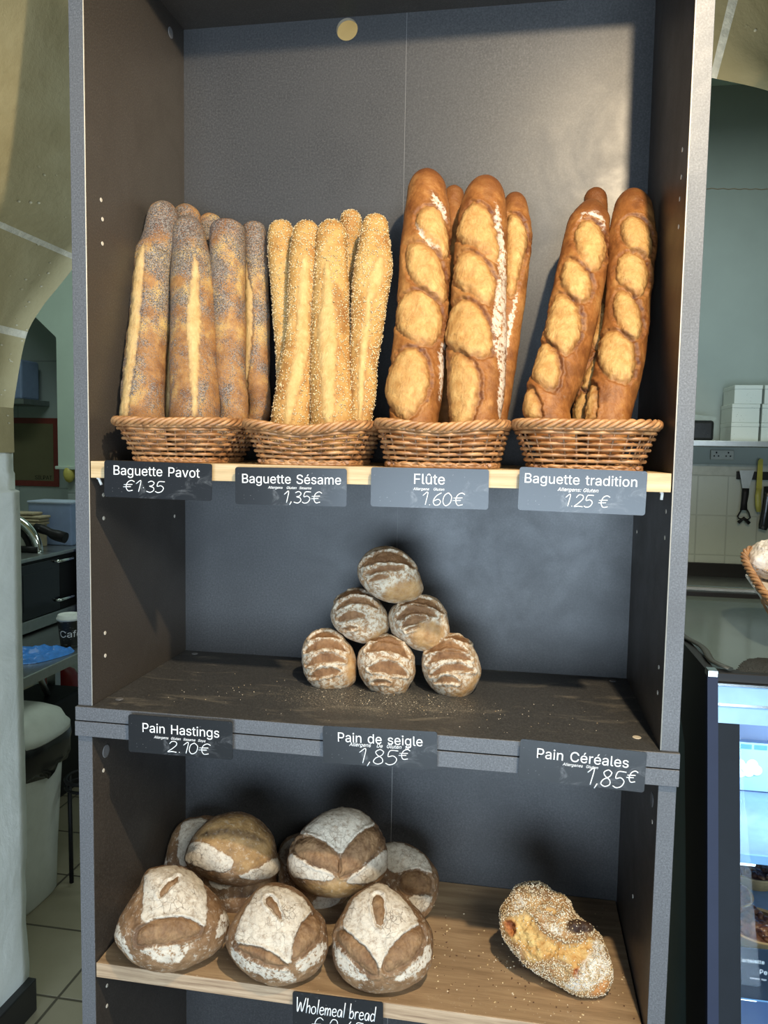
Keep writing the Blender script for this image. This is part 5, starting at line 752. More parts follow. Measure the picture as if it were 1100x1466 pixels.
for i, (key, lab) in enumerate([('whole_back_left', 'floury wholemeal loaf at the back left, half hidden by the golden one'), ('whole_back_low', 'shadowed wholemeal loaf low behind the two front left loaves'), ('whole_back_mid', 'floury wholemeal loaf at the back between the two upper loaves'), ('whole_back_right', 'floury wholemeal loaf at the back right beside the bare part of the shelf'), ('whole_front_left', 'wholemeal loaf at the front left with a square floury patch'), ('whole_front_mid', 'wholemeal loaf at the front middle with a cream crackled top'), ('whole_front_right', 'wholemeal loaf at the front right with a floury leaf shape and a short middle slit'), ('whole_top_left', 'upper left wholemeal loaf with a bare golden brown dome'), ('whole_top_right', 'upper right wholemeal loaf with a brown V across its floury top')]):
    round_loaf(key, 'wholemeal_loaf', M_whole, KW, lab, 'bread', G, 111 + i, 330, 170, 0.86, 0.003)
o, V, m, N, m2 = round_loaf('cereal', 'cereal_loaf', M_cereal, KC, 'long knobbly seeded cereal loaf with torn golden crust, alone on the brown shelf', 'bread', None, 131, 340, 170, 0.80, 0.007, tear=0.010)
seeds(o, V, N, np.clip(1 - m[..., 0] * 0.97 - m2[..., 1] * 0.8 - 0.9 * (m[..., 2] > 0.8) - m2[..., 2], 0.01, 1), 7500, M_seedf, 'crust_seeds', 0.0018, 0.0011, 0.0008, 5)
# crumbs and fallen seeds
def crumbs(name, label, spots, mat, seed):
    rng = random.Random(seed); m = MB(); M_ = []
    for cx, cy, sx, sy, cnt, r0, r1, z in spots:
        for _ in range(cnt):
            x = rng.gauss(cx, sx); y = rng.gauss(cy, sy)
            if not (0.004 < x < W - 0.006 and 0.003 < y < DEP - 0.004): continue
            r = rng.uniform(r0, r1); mt = Matrix.Translation((x, y, z + r * 0.5)) @ Matrix.Rotation(rng.random() * 6, 4, 'Z') @ Matrix.Diagonal((1.3, 1, 0.7, 1))
            k = bmesh.ops.create_icosphere(m.bm, subdivisions=1, radius=r, matrix=mt)
            mi = rng.randrange(len(mat))
            for v in k['verts']:
                for f in v.link_faces: f.material_index = mi
    return tag(m.build(name, mat), label, 'crumbs', None, 'stuff')
M_crd = plain('dark_crumb', (0.12, 0.06, 0.03), 0.8)
crumbs('fallen_seeds', 'fallen seeds and crumbs scattered on the brown shelf', [(0.645, 0.12, 0.03, 0.05, 60, 0.0006, 0.0015, ZL), (0.77, 0.13, 0.035, 0.07, 70, 0.0006, 0.0015, ZL), (0.70, 0.045, 0.06, 0.02, 30, 0.0006, 0.0013, ZL), (0.535, 0.17, 0.03, 0.05, 50, 0.0006, 0.0016, ZL), (0.80, 0.25, 0.02, 0.04, 25, 0.0005, 0.001, ZL), (0.58, 0.08, 0.04, 0.04, 25, 0.0005, 0.0012, ZL)], [M_seed, M_seedf, M_crd], 4)
crumbs('fallen_crumbs', 'pale flour specks and crumbs scattered around the pyramid of rolls', [(0.42, 0.12, 0.09, 0.03, 110, 0.0004, 0.0010, zb), (0.20, 0.10, 0.08, 0.06, 30, 0.0004, 0.0009, zb), (0.65, 0.09, 0.08, 0.05, 40, 0.0004, 0.0010, zb)], [M_seedf, M_capw], 9)

# ================================================================== PRICE SIGNS
n = NT('black_slate_card'); sm = n.sstep(n.noise(1, 5, 0.65, 1.2, n.mapping((26, 26, 40))), 0.56, 0.78); sp = n.sstep(n.noise(420, 2), 0.72, 0.78)
c = n.mix(n.math('MULTIPLY', sm, 0.13), (0.016, 0.018, 0.021), (0.6, 0.62, 0.65)); c = n.mix(n.math('MULTIPLY', sp, 0.35), c, (0.7, 0.7, 0.72))
M_card = n.out(c, 0.25, 0, 0.4)
n = NT('white_print'); M_print = n.out((0.86, 0.86, 0.86), 0.5)
n = NT('chalk_pen'); M_chalk = n.out(n.ramp(n.noise(300, 3), [(0.3, (0.62, 0.64, 0.64)), (0.5, (0.86, 0.87, 0.87))]), 0.8)
GLY = {'1': [[(.05, .72), (.34, 1), (.30, 0)]], '2': [[(.05, .75), (.2, .98), (.45, .95), (.52, .7), (.3, .35), (.02, .02), (.3, .06), (.6, .02)]],
 '3': [[(.08, .88), (.3, 1), (.5, .85), (.42, .62), (.22, .54), (.48, .44), (.55, .2), (.35, .0), (.06, .08)]], '4': [[(.42, 1), (.04, .38), (.6, .4)], [(.46, .62), (.42, 0)]],
 '5': [[(.56, .98), (.16, .96), (.10, .56), (.34, .62), (.54, .42), (.46, .12), (.22, 0), (.02, .1)]], '6': [[(.5, .98), (.2, .72), (.06, .3), (.22, .02), (.46, .08), (.52, .32), (.34, .48), (.1, .34)]],
 '8': [[(.5, .86), (.3, 1), (.1, .84), (.2, .62), (.46, .4), (.5, .14), (.28, 0), (.06, .14), (.14, .4), (.42, .62), (.5, .86)]], '0': [[(.3, 1), (.08, .78), (.04, .3), (.24, 0), (.5, .2), (.54, .7), (.3, 1)]],
 '.': [[(.12, .02), (.16, .06)]], '·': [[(.12, .36), (.17, .40)]], ',': [[(.2, .12), (.1, -.18)]], ' ': [], '€': [[(.72, .88), (.5, 1), (.26, .82), (.2, .4), (.38, .06), (.68, .12)], [(.02, .60), (.6, .64)], [(.0, .40), (.52, .44)]],
 'W': [[(.0, 1), (.12, .02), (.34, .7), (.5, .04), (.78, 1)]], 'h': [[(.12, 1), (.06, 0)], [(.08, .34), (.28, .52), (.36, .36), (.34, 0)]], 'o': [[(.24, .5), (.06, .36), (.08, .08), (.26, 0), (.42, .16), (.38, .42), (.24, .5)]], 'l': [[(.14, 1), (.08, 0)]],
 'e': [[(.06, .26), (.38, .32), (.3, .5), (.1, .44), (.06, .14), (.22, 0), (.42, .1)]], 'm': [[(.06, .5), (.04, 0)], [(.06, .34), (.2, .5), (.28, .34), (.26, 0)], [(.28, .34), (.42, .5), (.52, .34), (.5, 0)]], 'a': [[(.38, .44), (.2, .5), (.06, .3), (.1, .04), (.28, .06), (.4, .42), (.40, 0)]],
 'b': [[(.1, 1), (.06, 0)], [(.06, .3), (.26, .5), (.4, .28), (.28, .02), (.06, .06)]], 'r': [[(.08, .5), (.06, 0)], [(.07, .32), (.2, .5), (.34, .46)]], 'd': [[(.36, .42), (.18, .5), (.04, .26), (.14, .0), (.34, .12)], [(.42, 1), (.38, 0)]]}
ADV = {'1': .44, '.': .28, '·': .32, ',': .32, ' ': .3, '€': .8, 'W': .84, 'h': .46, 'o': .5, 'l': .24, 'e': .48, 'm': .62, 'a': .5, 'b': .48, 'r': .38, 'd': .52}
def script(txt, name, parent, x0, x1, zbase, hgt, pen, rise=0.0, slant=0.12, y=-0.0012):
    """hand lettering as pen strokes, fitted between x0 and x1"""
    tot = sum(ADV.get(ch, .64) for ch in txt); sx = (x1 - x0) / tot; m = MB(); x = 0
    for ch in txt:
        up_ = 0.28 if (ch == '€' and rise and x > 0) else 0; k = 0.72 if up_ else 1.0
        for st in GLY[ch]:
            P = np.array([(px, pz) for px, pz in st]); 
            if len(P) > 2: P = catmull(P, 5 * len(P))[0]
            m.tube([(x0 + (x + p[0] * k + slant * p[1]) * sx, y, zbase + (p[1] * k + up_ * 1.4) * hgt) for p in P], pen, 6, flat=1.0)
        x += ADV.get(ch, .64)
    for v in m.bm.verts: v.co.y = y + (v.co.y - y) * 0.35
    return m.build(name, M_chalk, parent)
# outlines of the printed letters: advance, points, faces (thousandths of the letter size)
FONT = {
 ':': (188,[(95,271),(83,272),(73,277),(63,284),(55,294),(51,304),(50,316),(51,328),(55,339),(63,349),(73,356),(83,360),(95,362),(107,360),(118,356),(128,349),(135,339),(140,328),(141,316),(140,304),(135,294),(128,284),(118,277),(107,272),(95,-4),(83,-3),(73,1),(63,9),(55,18),(51,29),(50,41),(51,53),(55,64),(63,73),(73,81),(83,85),(95,87),(107,85),(118,81),(128,73),(135,64),(140,53),(141,41),(140,29),(135,18),(128,9),(118,1),(107,-3)],[(35,37,36),(34,37,35),(34,38,37),(34,39,38),(33,39,34),(32,39,33),(32,40,39),(31,40,32),(31,41,40),(30,41,31),(30,42,41),(29,42,30),(29,43,42),(28,43,29),(28,44,43),(27,44,28),(27,45,44),(26,45,27),(26,46,45),(25,46,26),(25,47,46),(24,47,25),(11,13,12),(11,14,13),(10,14,11),(10,15,14),(9,15,10),(8,15,9),(8,16,15),(7,16,8),(7,17,16),(6,17,7),(6,18,17),(5,18,6),(5,19,18),(5,20,19),(4,20,5),(3,20,4),(3,21,20),(2,21,3),(2,22,21),(2,23,22),(1,23,2),(1,0,23)]),
 'A': (480,[(16,0),(201,509),(276,509),(463,0),(395,0),(287,302),(280,323),(272,346),(264,372),(255,402),(244,438),(232,478),(245,478),(233,437),(222,402),(213,371),(204,345),(197,322),(191,302),(85,0),(110,142),(110,199),(370,199),(370,142)],[(0,11,1),(11,2,1),(11,12,2),(12,3,2),(0,21,11),(21,13,11),(13,10,11),(13,10,12),(10,22,12),(22,3,12),(9,22,10),(21,14,13),(8,22,9),(21,15,14),(7,22,8),(21,16,15),(6,22,7),(21,17,16),(5,22,6),(21,18,17),(21,20,18),(20,19,18),(4,23,5),(23,22,5),(0,20,21),(20,22,21),(20,23,22),(23,3,22),(0,19,20),(4,3,23)]),
 'B': (456,[(60,0),(60,509),(241,509),(274,507),(304,501),(329,491),(350,477),(367,461),(381,442),(390,421),(396,398),(398,374),(397,353),(393,336),(387,320),(378,307),(368,295),(356,286),(343,278),(329,272),(315,267),(315,262),(331,260),(347,254),(363,245),(378,234),(391,220),(402,203),(411,184),(416,161),(418,136),(416,111),(410,88),(400,67),(386,48),(368,31),(344,18),(317,8),(284,2),(247,0),(125,57),(245,57),(281,60),(309,67),(330,80),(344,96),(353,115),(355,137),(354,153),(350,169),(342,184),(333,197),(320,209),(306,218),(289,225),(269,229),(248,231),(125,231),(125,285),(238,285),(256,287),(273,290),(288,296),(302,304),(314,314),(323,326),(330,340),(335,355),(336,372),(333,393),(326,412),(313,429),(294,442),(270,449),(240,452),(125,452)],[(0,75,1),(75,2,1),(75,3,2),(75,4,3),(75,5,4),(75,6,5),(75,7,6),(75,74,7),(74,8,7),(0,58,75),(73,8,74),(72,8,73),(72,9,8),(71,9,72),(70,9,71),(70,10,9),(69,10,70),(69,11,10),(68,11,69),(68,12,11),(67,12,68),(66,12,67),(66,13,12),(65,13,66),(65,14,13),(64,14,65),(64,15,14),(63,15,64),(63,16,15),(62,16,63),(61,16,62),(61,17,16),(60,17,61),(59,17,60),(59,18,17),(0,57,58),(57,59,58),(57,18,59),(57,19,18),(57,20,19),(57,21,20),(57,22,21),(57,23,22),(57,24,23),(57,25,24),(57,56,25),(56,55,25),(55,26,25),(0,40,57),(54,26,55),(53,26,54),(53,27,26),(52,27,53),(51,27,52),(51,28,27),(50,28,51),(49,28,50),(49,29,28),(48,29,49),(48,30,29),(47,30,48),(46,30,47),(46,31,30),(45,31,46),(45,32,31),(44,32,45),(44,33,32),(43,33,44),(42,33,43),(42,34,33),(41,34,42),(0,41,40),(0,34,41),(0,35,34),(0,36,35),(0,37,36),(0,38,37),(0,39,38)]),
 'C': (510,[(267,-7),(225,-3),(186,7),(150,25),(119,49),(92,79),(70,115),(53,157),(44,203),(40,254),(44,305),(53,352),(70,393),(92,429),(119,459),(150,484),(186,501),(225,512),(267,516),(293,514),(317,511),(340,504),(362,496),(383,485),(402,471),(419,456),(435,438),(448,418),(459,397),(467,373),(473,348),(408,348),(404,365),(397,380),(389,395),(380,407),(369,418),(357,428),(344,437),(330,444),(315,449),(300,453),(284,455),(267,456),(237,453),(209,445),(184,432),(161,414),(141,391),(125,364),(113,332),(106,295),(103,254),(106,213),(113,177),(125,145),(141,117),(161,94),(184,76),(210,63),(237,56),(267,53),(284,54),(300,56),(315,60),(330,65),(344,72),(357,81),(369,90),(380,102),(389,114),(397,128),(404,144),(408,160),(473,160),(467,135),(459,112),(448,91),(435,71),(420,53),(402,38),(383,24),(363,13),(341,5),(317,-2),(293,-6)],[(17,19,18),(17,20,19),(16,20,17),(16,21,20),(16,22,21),(15,22,16),(15,23,22),(15,24,23),(14,24,15),(14,25,24),(13,44,14),(44,43,14),(43,25,14),(42,25,43),(42,26,25),(41,26,42),(13,45,44),(40,26,41),(39,26,40),(13,46,45),(38,26,39),(38,27,26),(37,27,38),(13,47,46),(12,47,13),(36,27,37),(35,27,36),(35,28,27),(12,48,47),(34,28,35),(34,29,28),(33,29,34),(11,48,12),(11,49,48),(32,29,33),(32,30,29),(31,30,32),(11,50,49),(10,50,11),(10,51,50),(9,51,10),(9,52,51),(8,52,9),(8,53,52),(8,54,53),(7,54,8),(7,55,54),(72,74,73),(72,75,74),(6,55,7),(6,56,55),(71,75,72),(71,76,75),(70,76,71),(6,57,56),(5,57,6),(69,76,70),(69,77,76),(68,77,69),(5,58,57),(68,78,77),(67,78,68),(66,78,67),(4,58,5),(4,59,58),(65,78,66),(65,79,78),(64,79,65),(4,60,59),(63,79,64),(62,79,63),(4,61,60),(61,79,62),(61,80,79),(4,80,61),(3,80,4),(3,81,80),(2,81,3),(2,82,81),(2,83,82),(1,83,2),(1,84,83),(1,85,84),(0,85,1)]),
 'D': (502,[(219,0),(96,0),(96,57),(215,57),(254,60),(288,68),(318,81),(343,99),(363,122),(379,149),(390,181),(397,216),(399,255),(397,294),(390,329),(379,361),(364,388),(344,410),(320,428),(291,441),(258,449),(221,452),(93,452),(93,509),(225,509),(273,505),(315,495),(353,478),(385,455),(412,426),(433,391),(449,351),(458,306),(462,255),(458,205),(449,159),(433,119),(411,83),(384,54),(351,31),(312,14),(268,3),(125,509),(125,0),(60,0),(60,509)],[(44,23,45),(23,42,45),(44,22,23),(42,24,23),(43,24,42),(43,21,24),(21,25,24),(21,26,25),(21,27,26),(21,28,27),(21,20,28),(20,29,28),(44,21,22),(44,2,21),(2,43,21),(19,29,20),(18,29,19),(17,29,18),(17,30,29),(16,30,17),(16,31,30),(15,31,16),(14,31,15),(14,32,31),(13,32,14),(13,33,32),(12,33,13),(11,33,12),(11,34,33),(10,34,11),(10,35,34),(9,35,10),(9,36,35),(8,36,9),(7,36,8),(7,37,36),(6,37,7),(6,38,37),(5,38,6),(4,38,5),(3,38,4),(44,1,2),(43,3,2),(43,38,3),(43,39,38),(43,40,39),(43,41,40),(43,0,41),(1,43,44),(43,0,1)]),
 'E': (419,[(60,0),(60,509),(372,509),(372,452),(125,452),(125,286),(355,286),(355,229),(125,229),(125,57),(375,57),(375,0)],[(0,4,1),(4,2,1),(4,3,2),(0,5,4),(0,8,5),(8,6,5),(8,7,6),(0,9,8),(0,10,9),(0,11,10)]),
 'F': (410,[(60,0),(60,509),(369,509),(369,452),(125,452),(125,278),(346,278),(346,221),(125,221),(125,0)],[(0,4,1),(4,2,1),(4,3,2),(0,5,4),(0,8,5),(8,6,5),(8,7,6),(0,9,8)]),
 'G': (520,[(269,-7),(225,-3),(185,7),(149,25),(118,49),(91,79),(69,116),(53,157),(43,203),(40,254),(43,305),(53,352),(69,393),(91,429),(117,459),(149,484),(184,501),(223,512),(265,516),(291,514),(316,510),(340,504),(363,494),(384,483),(403,469),(421,453),(436,436),(449,416),(460,395),(468,373),(474,349),(408,349),(402,365),(395,379),(387,393),(378,406),(368,417),(356,427),(344,436),(330,443),(315,448),(300,453),(283,455),(265,456),(236,453),(209,445),(183,432),(160,414),(141,392),(125,364),(113,332),(106,295),(103,254),(106,213),(113,177),(125,145),(141,117),(161,95),(184,76),(210,63),(238,56),(269,53),(296,55),(322,61),(345,71),(365,85),(382,102),(396,123),(407,147),(413,173),(415,202),(434,199),(283,199),(283,256),(478,256),(478,200),(475,160),(466,124),(451,91),(431,62),(406,38),(377,19),(344,5),(308,-4)],[(17,19,18),(17,20,19),(16,20,17),(16,21,20),(16,22,21),(15,22,16),(15,23,22),(14,23,15),(14,24,23),(14,25,24),(13,44,14),(44,43,14),(43,25,14),(42,25,43),(41,25,42),(41,26,25),(13,45,44),(40,26,41),(39,26,40),(13,46,45),(38,26,39),(38,27,26),(37,27,38),(13,47,46),(12,47,13),(36,27,37),(35,27,36),(35,28,27),(12,48,47),(34,28,35),(34,29,28),(11,48,12),(33,29,34),(11,49,48),(32,29,33),(32,30,29),(31,30,32),(11,50,49),(10,50,11),(10,51,50),(9,51,10),(9,52,51),(72,74,73),(72,70,74),(70,75,74),(8,52,9),(8,53,52),(8,54,53),(7,54,8),(72,69,70),(71,75,70),(71,76,75),(69,71,72),(69,76,71),(7,55,54),(68,76,69),(68,77,76),(6,55,7),(67,77,68),(6,56,55),(67,78,77),(66,78,67),(6,57,56),(5,57,6),(65,78,66),(5,58,57),(65,79,78),(64,79,65),(4,58,5),(4,59,58),(63,79,64),(4,60,59),(63,80,79),(62,80,63),(4,61,60),(61,80,62),(4,80,61),(3,80,4),(3,81,80),(2,81,3),(2,82,81),(1,82,2),(1,83,82),(0,83,1)]),
 'H': (517,[(60,0),(60,509),(125,509),(125,289),(392,289),(392,509),(457,509),(457,0),(392,0),(392,232),(125,232),(125,0)],[(0,2,1),(0,3,2),(4,6,5),(4,7,6),(0,10,3),(10,4,3),(10,9,4),(9,7,4),(0,11,10),(8,7,9)]),
 'I': (300,[(31,0),(31,57),(118,57),(118,452),(31,452),(31,509),(269,509),(269,452),(183,452),(183,57),(269,57),(269,0)],[(4,6,5),(4,7,6),(3,7,4),(2,8,3),(8,7,3),(2,9,8),(0,2,1),(0,9,2),(0,10,9),(0,11,10)]),
 'L': (393,[(60,0),(60,509),(125,509),(125,57),(361,57),(361,0)],[(0,2,1),(0,3,2),(0,4,3),(0,5,4)]),
 'N': (523,[(60,0),(60,509),(136,509),(343,183),(349,174),(355,163),(363,151),(371,137),(379,122),(388,107),(396,90),(405,73),(414,55),(405,54),(403,72),(402,90),(401,108),(400,126),(399,142),(399,157),(399,171),(399,184),(399,195),(399,509),(463,509),(463,0),(387,0),(202,290),(194,303),(186,317),(177,331),(168,346),(159,363),(148,381),(136,402),(123,425),(108,452),(119,454),(120,429),(121,406),(122,384),(123,363),(124,345),(124,328),(125,313),(125,301),(125,291),(125,0)],[(0,36,1),(36,2,1),(36,37,2),(37,3,2),(22,24,23),(22,25,24),(38,3,37),(0,38,36),(38,35,36),(0,39,38),(35,3,38),(34,3,35),(0,40,39),(33,3,34),(0,41,40),(32,3,33),(0,42,41),(31,3,32),(30,3,31),(0,43,42),(29,3,30),(0,44,43),(28,3,29),(0,45,44),(27,3,28),(0,46,45),(0,47,46),(26,3,27),(21,25,22),(20,25,21),(26,4,3),(26,5,4),(19,25,20),(26,6,5),(18,25,19),(26,7,6),(17,25,18),(26,8,7),(16,25,17),(26,9,8),(15,25,16),(26,10,9),(14,11,15),(11,25,15),(26,14,10),(14,11,10),(12,25,11),(26,13,14),(13,25,12),(26,25,13)]),
 'P': (445,[(60,0),(60,509),(235,509),(272,506),(305,499),(332,487),(356,471),(375,452),(390,430),(400,404),(407,377),(409,348),(407,318),(400,291),(390,265),(375,243),(356,223),(332,207),(305,195),(272,188),(235,186),(109,186),(109,242),(233,242),(257,244),(279,248),(297,256),(312,266),(324,279),(333,294),(339,310),(343,328),(344,348),(343,367),(339,385),(333,402),(324,416),(312,428),(297,439),(279,446),(257,451),(232,452),(125,452),(125,0)],[(0,42,1),(42,2,1),(42,3,2),(42,4,3),(42,5,4),(42,6,5),(42,7,6),(42,41,7),(41,40,7),(40,8,7),(0,22,42),(22,43,42),(39,8,40),(38,8,39),(37,8,38),(37,9,8),(36,9,37),(35,9,36),(35,10,9),(34,10,35),(33,10,34),(33,11,10),(32,11,33),(31,11,32),(31,12,11),(30,12,31),(30,13,12),(29,13,30),(28,13,29),(28,14,13),(27,14,28),(26,14,27),(26,15,14),(25,15,26),(24,15,25),(23,15,24),(23,16,15),(0,21,22),(43,23,22),(43,20,23),(20,16,23),(20,17,16),(20,18,17),(20,19,18),(0,20,21),(0,43,20)]),
 'S': (447,[(224,-9),(188,-7),(156,-1),(128,9),(102,23),(81,40),(64,60),(51,83),(42,109),(38,137),(104,137),(108,118),(114,102),(123,88),(136,76),(150,66),(166,59),(185,53),(204,50),(224,49),(246,50),(267,54),(286,60),(303,69),(317,79),(329,92),(338,106),(344,122),(346,139),(344,154),(340,168),(332,179),(322,189),(310,197),(296,205),(280,211),(263,217),(245,222),(184,239),(145,253),(112,269),(86,289),(67,313),(56,341),(52,372),(54,400),(62,425),(75,448),(92,468),(113,484),(138,498),(165,508),(195,514),(227,516),(259,514),(289,508),(316,498),(340,484),(360,468),(377,449),(390,427),(398,403),(401,378),(337,378),(332,402),(320,421),(302,437),(280,449),(254,456),(225,459),(204,457),(185,454),(167,448),(152,440),(139,430),(129,418),(121,405),(117,391),(115,376),(117,359),(122,345),(131,334),(142,324),(155,315),(169,308),(184,302),(198,297),(212,293),(264,279),(279,275),(295,270),(312,264),(328,256),(344,248),(359,238),(372,226),(384,213),(395,198),(402,180),(407,161),(408,139),(406,112),(399,87),(386,64),(370,43),(349,25),(323,11),(294,0),(261,-7)],[(52,54,53),(51,54,52),(51,55,54),(50,55,51),(50,56,55),(49,56,50),(49,57,56),(48,57,49),(48,58,57),(48,59,58),(47,70,48),(70,69,48),(69,59,48),(68,59,69),(47,71,70),(67,59,68),(47,72,71),(66,59,67),(66,60,59),(46,72,47),(46,73,72),(46,74,73),(65,60,66),(46,75,74),(65,61,60),(45,75,46),(64,61,65),(45,76,75),(45,77,76),(64,62,61),(63,62,64),(44,77,45),(44,78,77),(44,79,78),(43,79,44),(43,80,79),(43,81,80),(42,81,43),(42,82,81),(42,83,82),(42,84,83),(41,84,42),(41,85,84),(41,86,85),(41,87,86),(41,88,87),(40,88,41),(40,89,88),(40,90,89),(40,91,90),(39,91,40),(39,92,91),(39,93,92),(38,93,39),(38,94,93),(37,94,38),(37,95,94),(37,96,95),(36,96,37),(35,96,36),(35,97,96),(34,97,35),(33,97,34),(33,98,97),(32,98,33),(31,98,32),(31,99,98),(30,99,31),(29,99,30),(29,100,99),(28,100,29),(27,100,28),(27,101,100),(8,10,9),(8,11,10),(26,101,27),(8,12,11),(26,102,101),(7,12,8),(25,102,26),(7,13,12),(24,102,25),(7,14,13),(24,103,102),(6,14,7),(23,103,24),(6,15,14),(22,103,23),(6,16,15),(22,104,103),(21,104,22),(5,16,6),(5,17,16),(20,104,21),(5,18,17),(19,104,20),(5,19,18),(5,104,19),(5,105,104),(4,105,5),(4,106,105),(3,106,4),(3,107,106),(2,107,3),(2,108,107),(1,108,2),(1,0,108)]),
 'T': (449,[(32,452),(32,509),(417,509),(417,452),(257,452),(257,0),(193,0),(193,452)],[(0,2,1),(0,3,2),(7,3,0),(6,4,7),(4,3,7),(6,5,4)]),
 'a': (389,[(160,-9),(137,-7),(115,-3),(94,5),(76,15),(60,29),(48,45),(38,63),(32,84),(30,108),(32,128),(36,146),(43,161),(53,174),(64,184),(78,193),(92,200),(108,206),(125,211),(143,214),(161,217),(178,220),(200,223),(218,225),(234,227),(247,229),(257,231),(265,235),(271,240),(274,246),(276,255),(276,257),(275,272),(272,285),(267,297),(260,307),(251,315),(240,322),(227,327),(212,330),(196,331),(178,330),(163,327),(149,322),(137,316),(127,309),(118,301),(110,292),(104,283),(100,274),(41,291),(51,313),(64,331),(79,346),(95,358),(114,368),(133,375),(153,380),(173,383),(194,384),(208,384),(223,382),(239,379),(255,375),(271,369),(286,360),(300,350),(312,336),(322,320),(330,301),(335,278),(337,251),(337,0),(277,0),(277,52),(272,52),(267,43),(260,34),(252,25),(242,16),(229,8),(215,1),(199,-4),(181,-7),(170,45),(192,47),(211,51),(228,59),(242,68),(254,80),(263,93),(270,108),(274,122),(276,138),(276,190),(272,187),(267,184),(259,182),(251,180),(241,178),(231,176),(221,174),(210,173),(200,171),(191,170),(182,169),(175,168),(161,166),(147,163),(134,159),(122,153),(112,147),(103,139),(97,130),(93,118),(92,105),(93,93),(96,82),(102,72),(109,64),(119,57),(130,52),(142,48),(156,46)],[(58,60,59),(58,61,60),(57,61,58),(57,62,61),(56,62,57),(56,63,62),(55,63,56),(55,64,63),(55,65,64),(54,65,55),(54,66,65),(53,66,54),(53,67,66),(52,67,53),(52,40,67),(40,39,67),(39,68,67),(51,41,52),(41,40,52),(51,42,41),(38,68,39),(51,43,42),(37,68,38),(51,44,43),(36,68,37),(36,69,68),(51,45,44),(35,69,36),(50,45,51),(50,46,45),(34,69,35),(34,70,69),(50,47,46),(33,70,34),(50,48,47),(49,48,50),(32,70,33),(32,71,70),(31,71,32),(30,71,31),(29,71,30),(29,72,71),(28,72,29),(27,72,28),(26,94,27),(94,72,27),(25,94,26),(24,94,25),(23,94,24),(22,94,23),(21,94,22),(20,94,21),(19,94,20),(18,94,19),(17,94,18),(16,94,17),(15,94,16),(14,94,15),(14,95,94),(93,72,94),(14,96,95),(14,97,96),(13,97,14),(13,98,97),(13,99,98),(13,100,99),(13,101,100),(13,102,101),(12,102,13),(12,103,102),(12,104,103),(12,105,104),(12,106,105),(12,107,106),(12,108,107),(12,109,108),(11,109,12),(11,110,109),(11,111,110),(11,112,111),(10,112,11),(10,113,112),(92,72,93),(10,114,113),(9,114,10),(91,72,92),(9,115,114),(8,115,9),(90,72,91),(8,116,115),(89,72,90),(8,117,116),(7,117,8),(7,118,117),(88,74,89),(74,72,89),(7,119,118),(87,74,88),(7,120,119),(6,120,7),(86,75,87),(75,74,87),(6,121,120),(6,122,121),(86,76,75),(73,72,74),(85,76,86),(6,123,122),(84,76,85),(6,84,123),(6,76,84),(5,76,6),(5,77,76),(5,78,77),(4,78,5),(4,79,78),(4,80,79),(3,80,4),(3,81,80),(2,81,3),(2,82,81),(1,82,2),(1,83,82),(0,83,1)]),
 'd': (424,[(195,-8),(165,-6),(137,3),(111,16),(89,34),(70,57),(55,84),(43,116),(36,151),(34,189),(36,227),(43,261),(55,293),(70,320),(89,342),(112,361),(137,374),(165,382),(196,384),(218,383),(237,379),(253,373),(267,364),(278,355),(287,346),(295,336),(301,327),(306,319),(311,319),(311,509),(372,509),(372,0),(313,0),(313,59),(307,59),(301,50),(295,41),(287,31),(277,21),(266,12),(252,4),(236,-3),(217,-7),(205,47),(226,49),(246,55),(263,65),(278,78),(290,95),(299,115),(306,138),(310,162),(312,189),(310,216),(306,241),(300,263),(290,282),(278,299),(263,312),(246,322),(227,328),(205,330),(182,328),(162,322),(145,311),(130,298),(118,281),(108,261),(102,239),(98,215),(96,189),(98,163),(102,139),(109,117),(118,97),(130,80),(145,66),(162,55),(182,49)],[(28,30,29),(28,31,30),(17,19,18),(17,20,19),(16,20,17),(16,21,20),(15,21,16),(15,22,21),(15,23,22),(14,23,15),(14,24,23),(14,25,24),(13,61,14),(61,25,14),(61,26,25),(13,62,61),(60,26,61),(59,26,60),(13,63,62),(59,27,26),(58,27,59),(13,64,63),(12,64,13),(58,28,27),(58,57,28),(57,56,28),(56,55,28),(55,54,28),(54,31,28),(12,65,64),(12,66,65),(11,66,12),(11,67,66),(10,67,11),(10,68,67),(53,31,54),(10,69,68),(9,69,10),(52,31,53),(9,70,69),(9,71,70),(51,31,52),(8,71,9),(8,72,71),(50,31,51),(7,72,8),(7,73,72),(49,31,50),(7,74,73),(6,74,7),(48,31,49),(6,75,74),(47,33,48),(33,31,48),(5,75,6),(5,76,75),(46,33,47),(5,77,76),(45,34,46),(34,33,46),(45,35,34),(32,31,33),(4,77,5),(4,78,77),(44,35,45),(44,36,35),(4,43,78),(43,36,44),(4,36,43),(4,37,36),(3,37,4),(3,38,37),(3,39,38),(2,39,3),(2,40,39),(2,41,40),(1,41,2),(1,42,41),(0,42,1)]),
